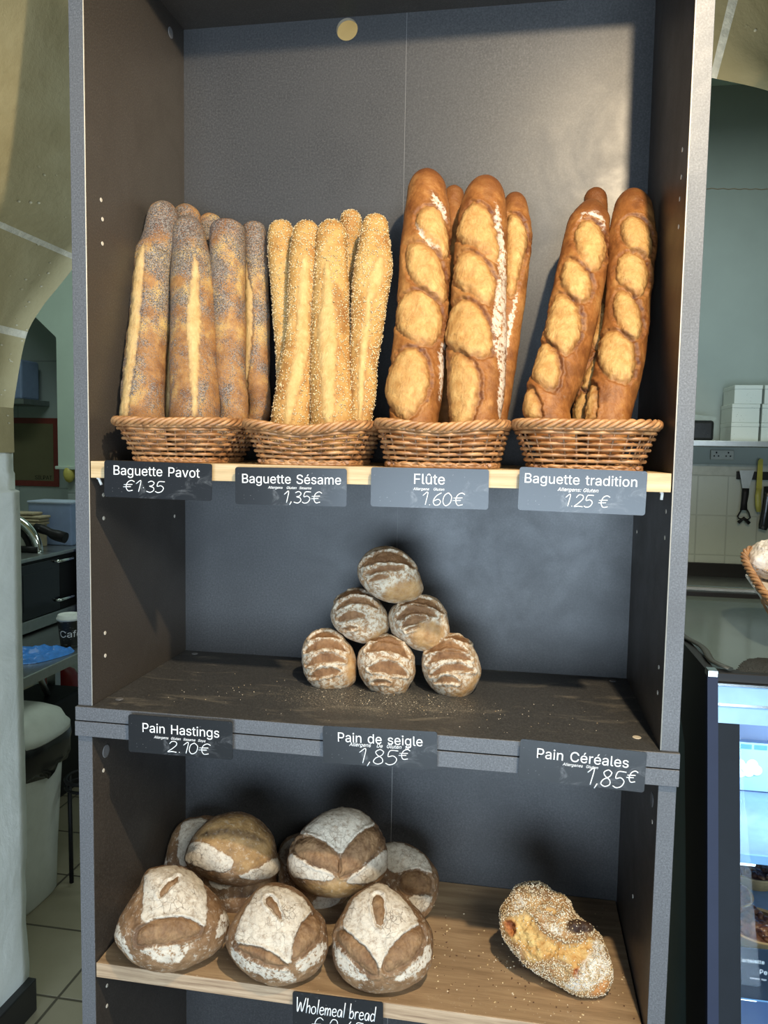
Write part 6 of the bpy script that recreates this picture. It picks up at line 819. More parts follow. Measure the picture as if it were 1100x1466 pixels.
 'e': (404,[(212,-8),(177,-5),(145,3),(117,16),(92,35),(72,58),(56,85),(44,116),(37,150),(34,187),(36,224),(44,258),(55,290),(71,317),(91,340),(115,359),(142,373),(172,382),(205,384),(226,383),(246,380),(266,374),(285,366),(303,355),(319,341),(334,324),(347,305),(357,282),(365,256),(370,227),(371,194),(371,169),(75,169),(75,221),(338,221),(310,202),(308,226),(304,248),(298,269),(288,286),(277,301),(263,314),(246,323),(227,328),(205,330),(183,328),(164,323),(146,313),(131,301),(119,286),(109,270),(102,251),(97,231),(96,211),(96,178),(98,151),(102,127),(110,106),(121,88),(135,73),(151,61),(169,53),(190,48),(212,46),(227,47),(241,49),(254,53),(265,58),(276,65),(285,73),(294,82),(300,93),(306,105),(365,91),(358,72),(348,55),(335,39),(320,26),(302,14),(283,4),(261,-3),(237,-7)],[(17,19,18),(17,20,19),(16,20,17),(16,21,20),(16,22,21),(15,22,16),(15,23,22),(14,23,15),(14,24,23),(14,25,24),(13,45,14),(45,44,14),(44,25,14),(43,25,44),(42,25,43),(13,46,45),(42,26,25),(41,26,42),(13,47,46),(12,47,13),(40,26,41),(12,48,47),(40,27,26),(39,27,40),(12,49,48),(11,49,12),(11,50,49),(38,27,39),(38,28,27),(11,51,50),(37,28,38),(10,51,11),(37,29,28),(10,52,51),(36,29,37),(10,33,52),(33,53,52),(36,34,29),(34,30,29),(35,34,36),(9,33,10),(9,32,33),(53,34,33),(53,30,34),(54,30,53),(54,31,30),(8,32,9),(55,31,54),(8,31,32),(8,55,31),(8,56,55),(7,56,8),(7,57,56),(6,57,7),(6,58,57),(71,73,72),(70,73,71),(70,74,73),(6,59,58),(5,59,6),(69,74,70),(5,60,59),(68,74,69),(68,75,74),(67,75,68),(5,61,60),(66,75,67),(4,61,5),(66,76,75),(4,62,61),(65,76,66),(64,76,65),(4,63,62),(63,76,64),(4,76,63),(4,77,76),(3,77,4),(3,78,77),(2,78,3),(2,79,78),(2,80,79),(1,80,2),(1,81,80),(0,81,1)]),
 'f': (254,[(228,379),(228,327),(6,327),(6,379),(81,0),(81,432),(82,452),(87,470),(96,486),(107,499),(120,510),(135,519),(152,525),(169,529),(187,530),(201,530),(212,529),(222,527),(231,525),(238,523),(243,521),(227,468),(224,470),(220,471),(215,472),(209,473),(202,474),(195,474),(178,472),(164,468),(154,460),(147,449),(143,435),(142,419),(142,0)],[(13,15,14),(13,16,15),(12,16,13),(12,17,16),(12,18,17),(11,18,12),(11,19,18),(11,20,19),(11,21,20),(10,21,11),(9,23,10),(23,22,10),(22,21,10),(8,25,9),(25,24,9),(24,23,9),(7,27,8),(27,26,8),(26,25,8),(7,28,27),(7,29,28),(6,29,7),(6,30,29),(6,31,30),(5,31,6),(5,32,31),(5,33,32),(4,33,5),(4,34,33),(2,0,3),(2,1,0)]),
 'g': (425,[(207,-151),(180,-149),(156,-146),(134,-140),(114,-132),(97,-122),(82,-110),(70,-97),(59,-84),(51,-69),(101,-41),(107,-49),(114,-57),(122,-66),(131,-74),(142,-82),(154,-88),(169,-93),(187,-96),(207,-97),(236,-95),(261,-87),(282,-75),(298,-58),(308,-34),(311,-6),(311,68),(306,68),(301,60),(294,51),(287,41),(277,32),(266,23),(252,16),(236,10),(217,6),(195,5),(165,7),(138,14),(113,27),(90,43),(71,65),(55,90),(43,120),(36,154),(34,191),(36,229),(43,263),(55,293),(71,320),(90,342),(112,361),(138,374),(166,382),(196,384),(218,383),(237,379),(253,373),(267,365),(279,356),(288,346),(296,336),(302,327),(308,319),(313,319),(313,379),(372,379),(372,-9),(370,-40),(363,-67),(350,-90),(334,-109),(314,-124),(291,-136),(265,-144),(237,-149),(205,59),(227,61),(246,66),(264,75),(278,87),(290,103),(300,121),(307,142),(311,166),(312,193),(311,219),(307,242),(300,264),(291,283),(279,299),(264,312),(247,322),(227,328),(205,330),(182,328),(163,322),(145,312),(130,298),(118,282),(109,262),(102,241),(98,218),(96,193),(98,167),(102,144),(109,123),(118,104),(131,88),(145,76),(163,66),(183,61)],[(53,55,54),(53,56,55),(52,56,53),(64,66,65),(64,67,66),(52,57,56),(51,57,52),(51,58,57),(51,59,58),(50,59,51),(50,60,59),(50,61,60),(49,94,50),(94,61,50),(94,62,61),(49,95,94),(93,62,94),(92,62,93),(49,96,95),(92,63,62),(91,63,92),(49,97,96),(48,97,49),(91,64,63),(91,90,64),(90,89,64),(89,88,64),(88,87,64),(87,67,64),(48,98,97),(48,99,98),(47,99,48),(47,100,99),(46,100,47),(46,101,100),(86,67,87),(46,102,101),(45,102,46),(85,67,86),(45,103,102),(45,104,103),(84,67,85),(44,104,45),(44,105,104),(83,67,84),(43,105,44),(43,106,105),(82,67,83),(43,107,106),(81,67,82),(42,107,43),(42,108,107),(80,26,81),(26,67,81),(41,108,42),(41,109,108),(79,26,80),(41,110,109),(78,27,79),(27,26,79),(78,28,27),(25,67,26),(41,111,110),(77,28,78),(40,111,41),(40,76,111),(76,28,77),(76,29,28),(40,29,76),(40,30,29),(39,30,40),(39,31,30),(39,32,31),(38,32,39),(38,33,32),(38,34,33),(37,34,38),(37,35,34),(36,35,37),(24,67,25),(24,68,67),(23,68,24),(23,69,68),(9,11,10),(9,12,11),(9,13,12),(22,69,23),(9,14,13),(22,70,69),(8,14,9),(8,15,14),(21,70,22),(8,16,15),(7,16,8),(20,70,21),(7,17,16),(20,71,70),(7,18,17),(19,71,20),(7,19,18),(7,71,19),(6,71,7),(6,72,71),(5,72,6),(4,72,5),(4,73,72),(3,73,4),(3,74,73),(2,74,3),(2,75,74),(1,75,2),(1,0,75)]),
 'i': (167,[(84,443),(73,444),(63,448),(54,455),(47,463),(43,472),(41,483),(43,494),(47,504),(54,512),(63,518),(73,522),(84,524),(95,522),(105,518),(114,512),(121,504),(125,494),(126,483),(125,472),(121,463),(114,455),(105,448),(95,444),(53,0),(53,379),(114,379),(114,0)],[(24,26,25),(24,27,26),(11,13,12),(10,13,11),(10,14,13),(9,14,10),(9,15,14),(8,15,9),(8,16,15),(7,16,8),(7,17,16),(6,17,7),(6,18,17),(5,18,6),(5,19,18),(4,19,5),(4,20,19),(3,20,4),(3,21,20),(2,21,3),(2,22,21),(1,22,2),(1,23,22),(0,23,1)]),
 'l': (189,[(139,-2),(112,0),(91,8),(74,20),(62,37),(55,59),(53,84),(53,509),(114,509),(114,99),(114,83),(117,71),(120,62),(126,57),(135,53),(146,52),(152,52),(157,52),(160,53),(164,53),(167,54),(170,54),(181,3),(175,1),(169,0),(162,-1),(154,-2),(147,-2)],[(6,8,7),(6,9,8),(6,10,9),(5,10,6),(5,11,10),(5,12,11),(5,13,12),(4,13,5),(4,14,13),(20,22,21),(19,22,20),(18,22,19),(4,15,14),(17,22,18),(16,22,17),(15,22,16),(4,22,15),(3,22,4),(2,22,3),(1,22,2),(1,23,22),(1,24,23),(1,25,24),(0,25,1),(0,26,25),(0,27,26)]),
 'm': (610,[(53,0),(53,379),(112,379),(112,295),(108,295),(114,314),(122,331),(132,346),(144,358),(158,368),(172,376),(187,382),(203,385),(219,386),(245,383),(268,375),(287,361),(303,342),(314,320),(321,295),(312,295),(318,312),(326,329),(337,343),(350,356),(364,366),(381,375),(398,381),(417,385),(437,386),(458,385),(478,380),(497,372),(514,361),(529,346),(541,328),(550,307),(555,283),(557,255),(557,0),(496,0),(496,254),(493,279),(485,298),(473,313),(456,323),(438,329),(419,330),(402,329),(387,326),(374,320),(363,312),(353,302),(345,290),(340,277),(336,263),(335,247),(335,0),(274,0),(274,260),(272,280),(265,297),(253,311),(238,322),(220,328),(199,330),(185,329),(171,326),(158,320),(145,312),(135,302),(126,289),(119,274),(115,257),(114,238),(114,0)],[(12,14,13),(28,30,29),(11,14,12),(27,30,28),(27,31,30),(11,15,14),(10,15,11),(26,31,27),(26,32,31),(0,2,1),(0,4,2),(4,3,2),(9,15,10),(25,32,26),(9,16,15),(25,33,32),(8,16,9),(24,33,25),(8,17,16),(24,34,33),(7,17,8),(23,34,24),(23,35,34),(6,17,7),(22,47,23),(47,35,23),(6,65,17),(65,18,17),(5,66,6),(66,65,6),(64,18,65),(22,48,47),(46,35,47),(5,67,66),(22,49,48),(21,49,22),(45,35,46),(45,36,35),(63,18,64),(5,68,67),(21,50,49),(44,36,45),(62,18,63),(5,69,68),(62,19,18),(21,51,50),(4,69,5),(43,36,44),(20,51,21),(4,70,69),(20,52,51),(61,19,62),(43,37,36),(20,53,52),(4,71,70),(42,37,43),(60,20,61),(20,19,61),(0,72,4),(72,71,4),(60,53,20),(60,54,53),(42,38,37),(59,54,60),(41,38,42),(59,55,54),(0,73,72),(59,56,55),(58,56,59),(0,74,73),(41,39,38),(40,39,41),(58,57,56),(0,75,74)]),
 'n': (410,[(114,227),(114,0),(53,0),(53,379),(112,379),(112,287),(102,287),(116,319),(132,344),(152,362),(175,374),(200,382),(227,384),(252,383),(275,377),(295,369),(313,356),(328,340),(341,321),(350,298),(355,271),(357,240),(357,0),(296,0),(296,235),(293,263),(286,286),(273,304),(256,318),(235,326),(210,329),(192,328),(176,324),(161,317),(147,308),(136,297),(126,283),(119,266),(115,248)],[(11,13,12),(11,14,13),(10,14,11),(2,4,3),(2,6,4),(6,5,4),(10,15,14),(9,15,10),(9,16,15),(8,16,9),(8,17,16),(7,31,8),(31,17,8),(31,30,17),(30,18,17),(29,18,30),(7,32,31),(28,18,29),(7,33,32),(28,19,18),(6,33,7),(27,19,28),(6,34,33),(6,35,34),(26,19,27),(26,20,19),(6,36,35),(2,37,6),(37,36,6),(25,20,26),(25,21,20),(2,38,37),(24,21,25),(2,0,38),(24,22,21),(23,22,24),(2,1,0)]),
 'o': (415,[(207,-8),(174,-5),(144,3),(117,16),(93,35),(72,58),(56,85),(44,116),(37,150),(34,187),(37,225),(44,260),(56,291),(72,318),(93,341),(117,360),(144,374),(174,382),(207,384),(241,382),(271,374),(299,360),(323,341),(343,318),(359,291),(371,260),(379,225),(381,187),(379,150),(371,116),(359,85),(343,58),(323,35),(299,16),(271,3),(241,-5),(207,46),(231,49),(252,55),(270,66),(285,80),(298,97),(307,117),(314,139),(318,163),(319,187),(318,212),(314,236),(307,258),(298,278),(285,296),(270,310),(252,321),(231,328),(207,330),(184,328),(163,321),(145,310),(130,296),(118,278),(108,258),(102,236),(98,212),(96,187),(98,163),(102,139),(108,117),(118,97),(130,80),(145,66),(163,55),(184,49)],[(17,19,18),(16,19,17),(16,20,19),(15,20,16),(15,21,20),(14,21,15),(14,22,21),(13,22,14),(13,54,22),(54,23,22),(13,55,54),(53,23,54),(13,56,55),(52,23,53),(13,57,56),(51,23,52),(12,57,13),(51,24,23),(12,58,57),(50,24,51),(12,59,58),(49,24,50),(11,59,12),(49,25,24),(11,60,59),(48,25,49),(10,60,11),(48,26,25),(10,61,60),(47,26,48),(10,62,61),(46,26,47),(46,27,26),(9,62,10),(9,63,62),(45,27,46),(8,63,9),(8,64,63),(44,27,45),(44,28,27),(8,65,64),(43,28,44),(43,29,28),(7,65,8),(7,66,65),(42,29,43),(7,67,66),(41,29,42),(6,67,7),(41,30,29),(6,68,67),(40,30,41),(5,68,6),(40,31,30),(5,69,68),(39,31,40),(5,70,69),(38,31,39),(4,70,5),(38,32,31),(4,71,70),(37,32,38),(4,36,71),(36,32,37),(4,32,36),(3,32,4),(3,33,32),(2,33,3),(2,34,33),(1,34,2),(1,35,34),(0,35,1)]),
 'r': (259,[(53,0),(53,379),(112,379),(112,321),(115,321),(124,339),(137,354),(152,367),(171,377),(191,383),(213,385),(218,385),(223,385),(229,384),(235,384),(240,384),(243,384),(243,322),(241,323),(236,324),(230,324),(223,325),(215,326),(207,326),(190,324),(174,321),(159,315),(146,306),(135,296),(126,284),(119,269),(115,254),(114,237),(114,0)],[(9,11,10),(9,12,11),(9,13,12),(9,14,13),(9,15,14),(9,16,15),(9,17,16),(8,17,9),(0,2,1),(0,3,2),(7,17,8),(6,17,7),(5,19,6),(19,18,6),(18,17,6),(4,23,5),(23,22,5),(22,21,5),(21,20,5),(20,19,5),(4,24,23),(4,25,24),(0,4,3),(0,31,4),(31,30,4),(30,29,4),(29,28,4),(28,27,4),(27,26,4),(26,25,4),(0,32,31),(0,33,32)]),
 's': (365,[(182,-8),(157,-7),(133,-3),(112,3),(93,12),(76,24),(62,38),(50,54),(41,73),(36,94),(94,107),(101,87),(111,72),(124,60),(141,52),(160,47),(181,45),(206,47),(227,53),(244,62),(258,74),(265,88),(268,103),(266,115),(262,126),(254,136),(243,144),(229,150),(212,155),(149,170),(118,180),(92,192),(72,208),(58,227),(50,249),(47,274),(49,295),(55,314),(65,332),(79,347),(95,360),(115,370),(137,378),(161,383),(187,384),(212,383),(234,379),(254,372),(271,363),(286,352),(299,339),(309,324),(318,308),(324,290),(268,277),(262,291),(254,304),(243,316),(228,325),(210,331),(187,333),(166,331),(147,326),(131,317),(119,305),(111,292),(109,277),(110,264),(115,253),(124,243),(136,235),(152,229),(172,223),(229,209),(261,200),(287,187),(306,171),(320,153),(328,131),(331,107),(329,85),(323,65),(312,47),(298,31),(281,18),(260,6),(236,-2),(210,-7)],[(43,45,44),(43,46,45),(42,46,43),(42,47,46),(41,47,42),(41,48,47),(40,48,41),(40,49,48),(39,49,40),(39,50,49),(38,50,39),(38,60,50),(60,51,50),(38,61,60),(59,51,60),(37,61,38),(37,62,61),(58,51,59),(37,63,62),(57,51,58),(57,52,51),(37,64,63),(56,52,57),(36,64,37),(56,53,52),(36,65,64),(55,53,56),(35,65,36),(35,66,65),(54,53,55),(35,67,66),(34,67,35),(34,68,67),(34,69,68),(33,69,34),(33,70,69),(33,71,70),(33,72,71),(32,72,33),(32,73,72),(32,74,73),(31,74,32),(31,75,74),(30,75,31),(30,76,75),(29,76,30),(29,77,76),(28,77,29),(27,77,28),(27,78,77),(26,78,27),(25,78,26),(24,78,25),(24,79,78),(23,79,24),(22,79,23),(9,11,10),(22,80,79),(21,80,22),(8,11,9),(20,80,21),(8,12,11),(20,81,80),(19,81,20),(7,12,8),(7,13,12),(19,82,81),(18,82,19),(7,14,13),(6,14,7),(17,82,18),(6,15,14),(16,82,17),(16,83,82),(6,16,15),(6,83,16),(5,83,6),(5,84,83),(4,84,5),(4,85,84),(3,85,4),(3,86,85),(2,86,3),(2,87,86),(1,87,2),(1,0,87)]),
 't': (227,[(204,379),(204,327),(6,327),(6,379),(65,471),(126,471),(126,98),(127,83),(130,70),(136,61),(144,55),(156,51),(170,50),(175,50),(180,50),(185,51),(191,52),(197,53),(202,54),(213,2),(207,0),(200,-2),(192,-3),(184,-3),(176,-4),(168,-4),(138,-1),(113,7),(92,21),(77,41),(68,64),(65,93)],[(31,5,4),(31,6,5),(2,0,3),(2,1,0),(31,7,6),(30,7,31),(30,8,7),(30,9,8),(29,9,30),(29,10,9),(29,11,10),(17,19,18),(16,19,17),(15,19,16),(29,12,11),(14,19,15),(13,19,14),(12,19,13),(29,19,12),(28,19,29),(27,19,28),(26,19,27),(26,20,19),(26,21,20),(25,21,26),(25,22,21),(25,23,22),(25,24,23)]),
 'u': (410,[(182,-5),(158,-3),(135,2),(115,11),(97,23),(82,39),(69,59),(60,82),(54,109),(53,139),(53,379),(114,379),(114,144),(116,117),(124,94),(137,75),(154,61),(175,53),(200,50),(218,51),(234,55),(249,62),(263,71),(274,83),(283,97),(290,113),(295,132),(296,153),(296,379),(357,379),(357,0),(298,0),(298,92),(307,92),(294,60),(277,35),(257,17),(234,5),(209,-3)],[(9,11,10),(9,12,11),(27,29,28),(27,30,29),(26,30,27),(9,13,12),(8,13,9),(25,33,26),(33,30,26),(8,14,13),(24,33,25),(7,14,8),(23,32,24),(32,33,24),(7,15,14),(23,34,32),(34,31,32),(34,30,33),(22,34,23),(6,15,7),(6,16,15),(21,34,22),(20,34,21),(6,17,16),(20,35,34),(31,30,34),(5,17,6),(19,35,20),(5,18,17),(18,35,19),(5,35,18),(4,35,5),(4,36,35),(3,36,4),(3,37,36),(2,37,3),(2,38,37),(1,38,2),(1,0,38)]),
 'v': (389,[(163,0),(17,379),(84,379),(165,155),(173,132),(180,110),(187,87),(193,64),(199,42),(206,21),(184,21),(191,42),(197,64),(203,87),(209,110),(216,132),(224,155),(305,379),(371,379),(226,0)],[(0,2,1),(0,3,2),(16,18,17),(16,19,18),(0,4,3),(15,19,16),(0,5,4),(14,19,15),(0,6,5),(13,19,14),(0,7,6),(12,19,13),(11,8,12),(8,19,12),(0,11,7),(11,8,7),(0,10,11),(9,19,8),(0,9,10),(0,19,9)]),
 'y': (389,[(47,-139),(61,-86),(71,-87),(83,-89),(94,-90),(104,-89),(113,-86),(122,-81),(130,-74),(138,-64),(145,-51),(151,-36),(163,-1),(17,379),(84,379),(165,155),(173,132),(180,109),(187,87),(193,64),(199,42),(206,21),(184,21),(190,42),(196,64),(202,87),(209,110),(216,132),(224,155),(305,379),(371,379),(204,-58),(196,-77),(187,-93),(177,-107),(165,-119),(153,-128),(139,-136),(125,-141),(109,-144),(91,-145),(82,-145),(73,-144),(65,-143),(57,-142),(52,-140)],[(12,14,13),(12,15,14),(28,30,29),(28,31,30),(12,16,15),(27,31,28),(26,31,27),(12,17,16),(25,21,26),(21,31,26),(12,18,17),(24,21,25),(12,19,18),(23,20,24),(20,21,24),(12,23,19),(23,20,19),(12,22,23),(12,21,22),(12,31,21),(11,31,12),(10,31,11),(9,31,10),(9,32,31),(8,32,9),(7,32,8),(7,33,32),(6,33,7),(0,2,1),(5,33,6),(0,3,2),(4,33,5),(0,4,3),(0,33,4),(0,34,33),(0,35,34),(0,36,35),(0,37,36),(0,38,37),(45,38,0),(44,38,45),(44,39,38),(43,39,44),(42,39,43),(42,40,39),(41,40,42)]),
 'é': (404,[(177,429),(225,529),(293,529),(227,429),(212,-8),(177,-5),(145,3),(117,16),(92,35),(72,58),(56,85),(44,116),(37,150),(34,187),(36,224),(44,258),(55,290),(71,317),(91,340),(115,359),(142,373),(172,382),(205,384),(226,383),(246,380),(266,374),(285,366),(303,355),(319,341),(334,324),(347,305),(357,282),(365,256),(370,227),(371,194),(371,169),(75,169),(75,221),(338,221),(310,202),(308,226),(304,248),(298,269),(288,286),(277,301),(263,314),(246,323),(227,328),(205,330),(183,328),(164,323),(146,313),(131,301),(119,286),(109,270),(102,251),(97,231),(96,211),(96,178),(98,151),(102,127),(110,106),(121,88),(135,73),(151,61),(169,53),(190,48),(212,46),(227,47),(241,49),(254,53),(265,58),(276,65),(285,73),(294,82),(300,93),(306,105),(365,91),(358,72),(348,55),(335,39),(320,26),(302,14),(283,4),(261,-3),(237,-7)],[(21,23,22),(21,24,23),(20,24,21),(20,25,24),(20,26,25),(19,26,20),(19,27,26),(18,27,19),(18,28,27),(18,29,28),(17,49,18),(49,48,18),(48,29,18),(47,29,48),(46,29,47),(17,50,49),(46,30,29),(45,30,46),(17,51,50),(16,51,17),(44,30,45),(16,52,51),(44,31,30),(43,31,44),(16,53,52),(15,53,16),(15,54,53),(42,31,43),(42,32,31),(15,55,54),(41,32,42),(14,55,15),(41,33,32),(14,56,55),(40,33,41),(14,37,56),(37,57,56),(40,38,33),(38,34,33),(39,38,40),(13,37,14),(13,36,37),(57,38,37),(57,34,38),(58,34,57),(58,35,34),(12,36,13),(59,35,58),(12,35,36),(12,59,35),(12,60,59),(11,60,12),(11,61,60),(10,61,11),(10,62,61),(75,77,76),(74,77,75),(74,78,77),(10,63,62),(9,63,10),(73,78,74),(9,64,63),(72,78,73),(72,79,78),(71,79,72),(9,65,64),(70,79,71),(8,65,9),(70,80,79),(8,66,65),(69,80,70),(68,80,69),(8,67,66),(67,80,68),(8,80,67),(8,81,80),(7,81,8),(7,82,81),(6,82,7),(6,83,82),(6,84,83),(5,84,6),(5,85,84),(4,85,5),(0,2,1),(0,3,2)]),
 'û': (410,[(156,435),(96,435),(96,438),(176,529),(234,529),(314,438),(314,435),(253,435),(205,495),(182,-5),(158,-3),(135,2),(115,11),(97,23),(82,39),(69,59),(60,82),(54,109),(53,139),(53,379),(114,379),(114,144),(116,117),(124,94),(137,75),(154,61),(175,53),(200,50),(218,51),(234,55),(249,62),(263,71),(274,83),(283,97),(290,113),(295,132),(296,153),(296,379),(357,379),(357,0),(298,0),(298,92),(307,92),(294,60),(277,35),(257,17),(234,5),(209,-3)],[(18,20,19),(18,21,20),(36,38,37),(36,39,38),(35,39,36),(18,22,21),(17,22,18),(34,42,35),(42,39,35),(17,23,22),(33,42,34),(16,23,17),(32,41,33),(41,42,33),(16,24,23),(32,43,41),(43,40,41),(43,39,42),(31,43,32),(15,24,16),(15,25,24),(30,43,31),(29,43,30),(15,26,25),(29,44,43),(40,39,43),(14,26,15),(28,44,29),(14,27,26),(27,44,28),(14,44,27),(13,44,14),(13,45,44),(12,45,13),(12,46,45),(11,46,12),(11,47,46),(10,47,11),(10,9,47),(2,4,3),(2,8,4),(8,5,4),(2,0,8),(7,5,8),(1,0,2),(7,6,5)]),
}

def printed(txt, name, parent, x0, x1, zbase, mat=None, shear=0.0, y=-0.0010, bold=0.0, hmax=None, bend=None):
    P = []; F = []; x = 0
    for ch in txt:
        if ch == ' ': x += 265; continue
        adv, vs, fs = FONT[ch]; k = len(P)
        P += [(x + vx + shear * vy, vy) for vx, vy in vs]; F += [tuple(i + k for i in f) for f in fs]; x += adv
    xs = [p[0] for p in P]; s = (x1 - x0) / (max(xs) - min(xs)); mn = min(xs); sz = s if hmax is None else min(s, hmax / 730.0)
    bm = bmesh.new(); vs = [bm.verts.new((x0 + (px - mn) * s, y, zbase + py * sz)) for px, py in P]
    for f in F:
        try: bm.faces.new([vs[i] for i in f])
        except ValueError: pass
    r = bmesh.ops.extrude_face_region(bm, geom=bm.faces[:])
    for g in r['geom']:
        if isinstance(g, bmesh.types.BMVert): g.co.y += 0.0006
    if bend:
        for v in bm.verts: v.co = bend(v.co)
    bmesh.ops.recalc_face_normals(bm, faces=bm.faces[:]); me = D.meshes.new(name); bm.to_mesh(me); bm.free()
    return link(name, me, mat or M_print, parent)
def rounded(w, h, r, n=6):
    P = []
    for cx, cz, a0 in ((w - r, h - r, 0), (r, h - r, 90), (r, r, 180), (w - r, r, 270)):
        for i in range(n + 1):
            a = math.radians(a0 + 90 * i / n); P.append((cx + r * math.cos(a), cz + r * math.sin(a)))
    return P
def sign(TL, TR, BL, BR, label, title, tx, tb, small=None, sx=None, sb=0, price='', px=(0, 1), pb=0, ph=0.017, rise=0, tilt=0.0, ya=-0.0100, pen=0.0007, bold=0.006):
    w = ((TR[0] - TL[0]) + (BR[0] - BL[0])) / 2; h = ((TL[1] - BL[1]) + (TR[1] - BR[1])) / 2
    a = math.atan2((TR[1] - TL[1]) + (BR[1] - BL[1]), (TR[0] - TL[0]) + (BR[0] - BL[0]))
    root = empty('price_sign', ((BL[0] + TL[0]) / 2, ya, BL[1]), label, 'sign', 'black price signs on the shelf edges')
    root.rotation_euler = (tilt, -a, 0)
    m = MB(); m.prism(rounded(w, h, 0.0038), 1, -0.0006, 0.0006); card = m.build('card', M_card, root)
    if title: printed(title, 'printed_title', root, tx[0] * w, tx[1] * w, h * (1 - tb), bold=bold)
    if small: printed(small, 'allergen_line', root, sx[0] * w, sx[1] * w, h * (1 - sb), shear=0.25)
    if price: script(price, 'handwritten_price', root, px[0] * w, px[1] * w, h * (1 - pb), ph, pen, rise)
    m = MB(); m.box((w * 0.44, 0.0006, h * 0.30), (w * 0.56, -ya - 0.0006 - abs(tilt) * 0.0, h * 0.62), 0.0005, 1); m.build('clip', M_cap, root)
    return root, w, h
sign((.0302, 1.3945), (.1994, 1.3931), (.0298, 1.3409), (.1983, 1.3384), 'black price sign for Baguette Pavot under the leftmost basket', 'Baguette Pavot', (.09, .89), .385, None, None, 0, '€1·35', (.175, .565), .83, .0165)
sign((.2354, 1.3898), (.4, 1.3904), (.2345, 1.3354), (.3998, 1.3372), 'black price sign for Baguette Sésame under the second basket', 'Baguette Sésame', (.065, .95), .42, 'Allergens   Gluten  Sesame', (.30, .69), .56, '1,35€', (.43, .78), .93, .0165)
sign((.4349, 1.395), (.5984, 1.3936), (.4338, 1.3382), (.598, 1.3402), 'slate-grey price sign for Flûte under the third basket', 'Flûte', (.372, .632), .40, 'Allergens   Gluten', (.365, .63), .555, '1.60€', (.43, .80), .93, .0180)
sign((.6386, 1.3983), (.8054, 1.3954), (.6376, 1.3395), (.8035, 1.3372), 'slate-grey price sign for Baguette tradition under the rightmost basket', 'Baguette tradition', (.045, .925), .36, 'Allergens: Gluten', (.31, .63), .52, '1.25 €', (.36, .72), .87, .0165)
sign((.0698, 1.0146), (.2351, 1.0145), (.0681, .9557), (.2331, .9579), 'black price sign for Pain Hastings on the left of the middle edge', 'Pain Hastings', (.14, .875), .44, 'Allergens  Gluten  Sesame  Soya', (.25, .745), .585, '2.10€', (.38, .79), .92, .0170, ya=-0.0165)
sign((.372, 1.0209), (.5373, 1.0237), (.3716, .9646), (.5376, .9699), 'black price sign for Pain de seigle below the pyramid of rolls', 'Pain de seigle', (.135, .875), .40, 'Allergens   De  Gluten  N', (.235, .76), .50, '1,85€', (.30, .80), .94, .0215, 1, ya=-0.0165)
sign((.6502, 1.0228), (.8188, 1.0181), (.6498, .9668), (.8176, .9614), 'black price sign for Pain Céréales on the right of the middle edge', 'Pain Céréales', (.14, .865), .43, 'Allergenes  Gluten', (.35, .63), .545, '1,85€', (.53, .97), .95, .0235, 1, ya=-0.0165, pen=0.0008)
r_, w_, h_ = sign((.3283, .6046), (.4666, .6068), (.3283, .512), (.4666, .514), 'black handwritten Wholemeal bread price sign on the bottom shelf edge', None, None, 0, None, None, 0, '€ 2.45', (.20, .78), .70, .0290, ya=-0.0105)
script('Wholemeal bread', 'handwritten_title', r_, w_ * .04, w_ * .92, h_ * (1 - .335), .0235, 0.0008)

# ================================================================== KITCHEN BEHIND, LEFT
M_steel = plain('brushed_steel', (0.42, 0.44, 0.43), 0.34, 1.0, 0.08, 40)
M_chrome = plain('bright_chrome', (0.72, 0.76, 0.76), 0.14, 1.0, 0.05)
M_black = plain('black_plastic', (0.008, 0.008, 0.009), 0.5, spec=0.25)
M_blackg = plain('black_oven_glass', (0.006, 0.007, 0.010), 0.12)
M_bluew = plain('pale_blue_plastic', (0.23, 0.31, 0.50), 0.45, var=0.06)
M_blueglove = plain('blue_nitrile', (0.05, 0.24, 0.72), 0.42, var=0.2, scale=60)
M_white = plain('white_plastic', (0.60, 0.63, 0.58), 0.4, var=0.05)
M_lidw = plain('greyish_white_lid', (0.50, 0.53, 0.48), 0.45, var=0.1, scale=12)
M_bag = plain('black_bin_bag', (0.012, 0.013, 0.014), 0.22)
M_red = plain('red_enamel', (0.30, 0.012, 0.014), 0.3)
M_paper = plain('white_label_paper', (0.62, 0.64, 0.62), 0.6, var=0.04)
t = empty('steel_table', (-1.29, 1.35, 0.0), 'steel work table behind the stone pillar, carrying the black oven', 'table')
def loc_(o, root): o.location = Vector(o.location) - Vector(root.location); return o
m = MB(); m.box((-1.75, 0.75, 0.666), (-0.837, 2.10, 0.70), 0.003); loc_(m.build('table_top', M_steel, t), t)
for x, y in ((-1.70, 0.80), (-1.70, 2.04), (-1.30, 1.91), (-0.95, 0.80)):
    m = MB(); m.box((x - 0.02, y - 0.02, 0.0), (x + 0.02, y + 0.02, 0.666), 0.002); loc_(m.build('leg', M_steel, t), t)
m = MB(); m.tube([(-1.30, 1.90, 0.30), (-1.02, 1.35, 0.655)], 0.012, 8); loc_(m.build('brace', M_steel, t), t)
ov = empty('oven', (-1.40, 1.65, 0.70), 'black counter oven with two steel door handles on the steel table', 'oven')
m = MB(); m.box((-1.65, 1.44, 0.715), (-1.16, 2.03, 0.975), 0.004); loc_(m.build('body', M_black, ov), ov)
m = MB(); m.box((-1.66, 1.43, 0.975), (-1.150, 2.04, 0.990), 0.003); loc_(m.build('steel_lid', M_steel, ov), ov)
m = MB(); m.box((-1.160, 1.45, 0.758), (-1.153, 1.735, 0.965), 0.002); dr = loc_(m.build('door', M_blackg, ov), ov); dr['label'] = 'dark glass door'
m = MB(); m.box((-1.1535, 1.50, 0.79), (-1.1515, 1.69, 0.93), 0.001); m.build('door_window', M_blackg, dr)
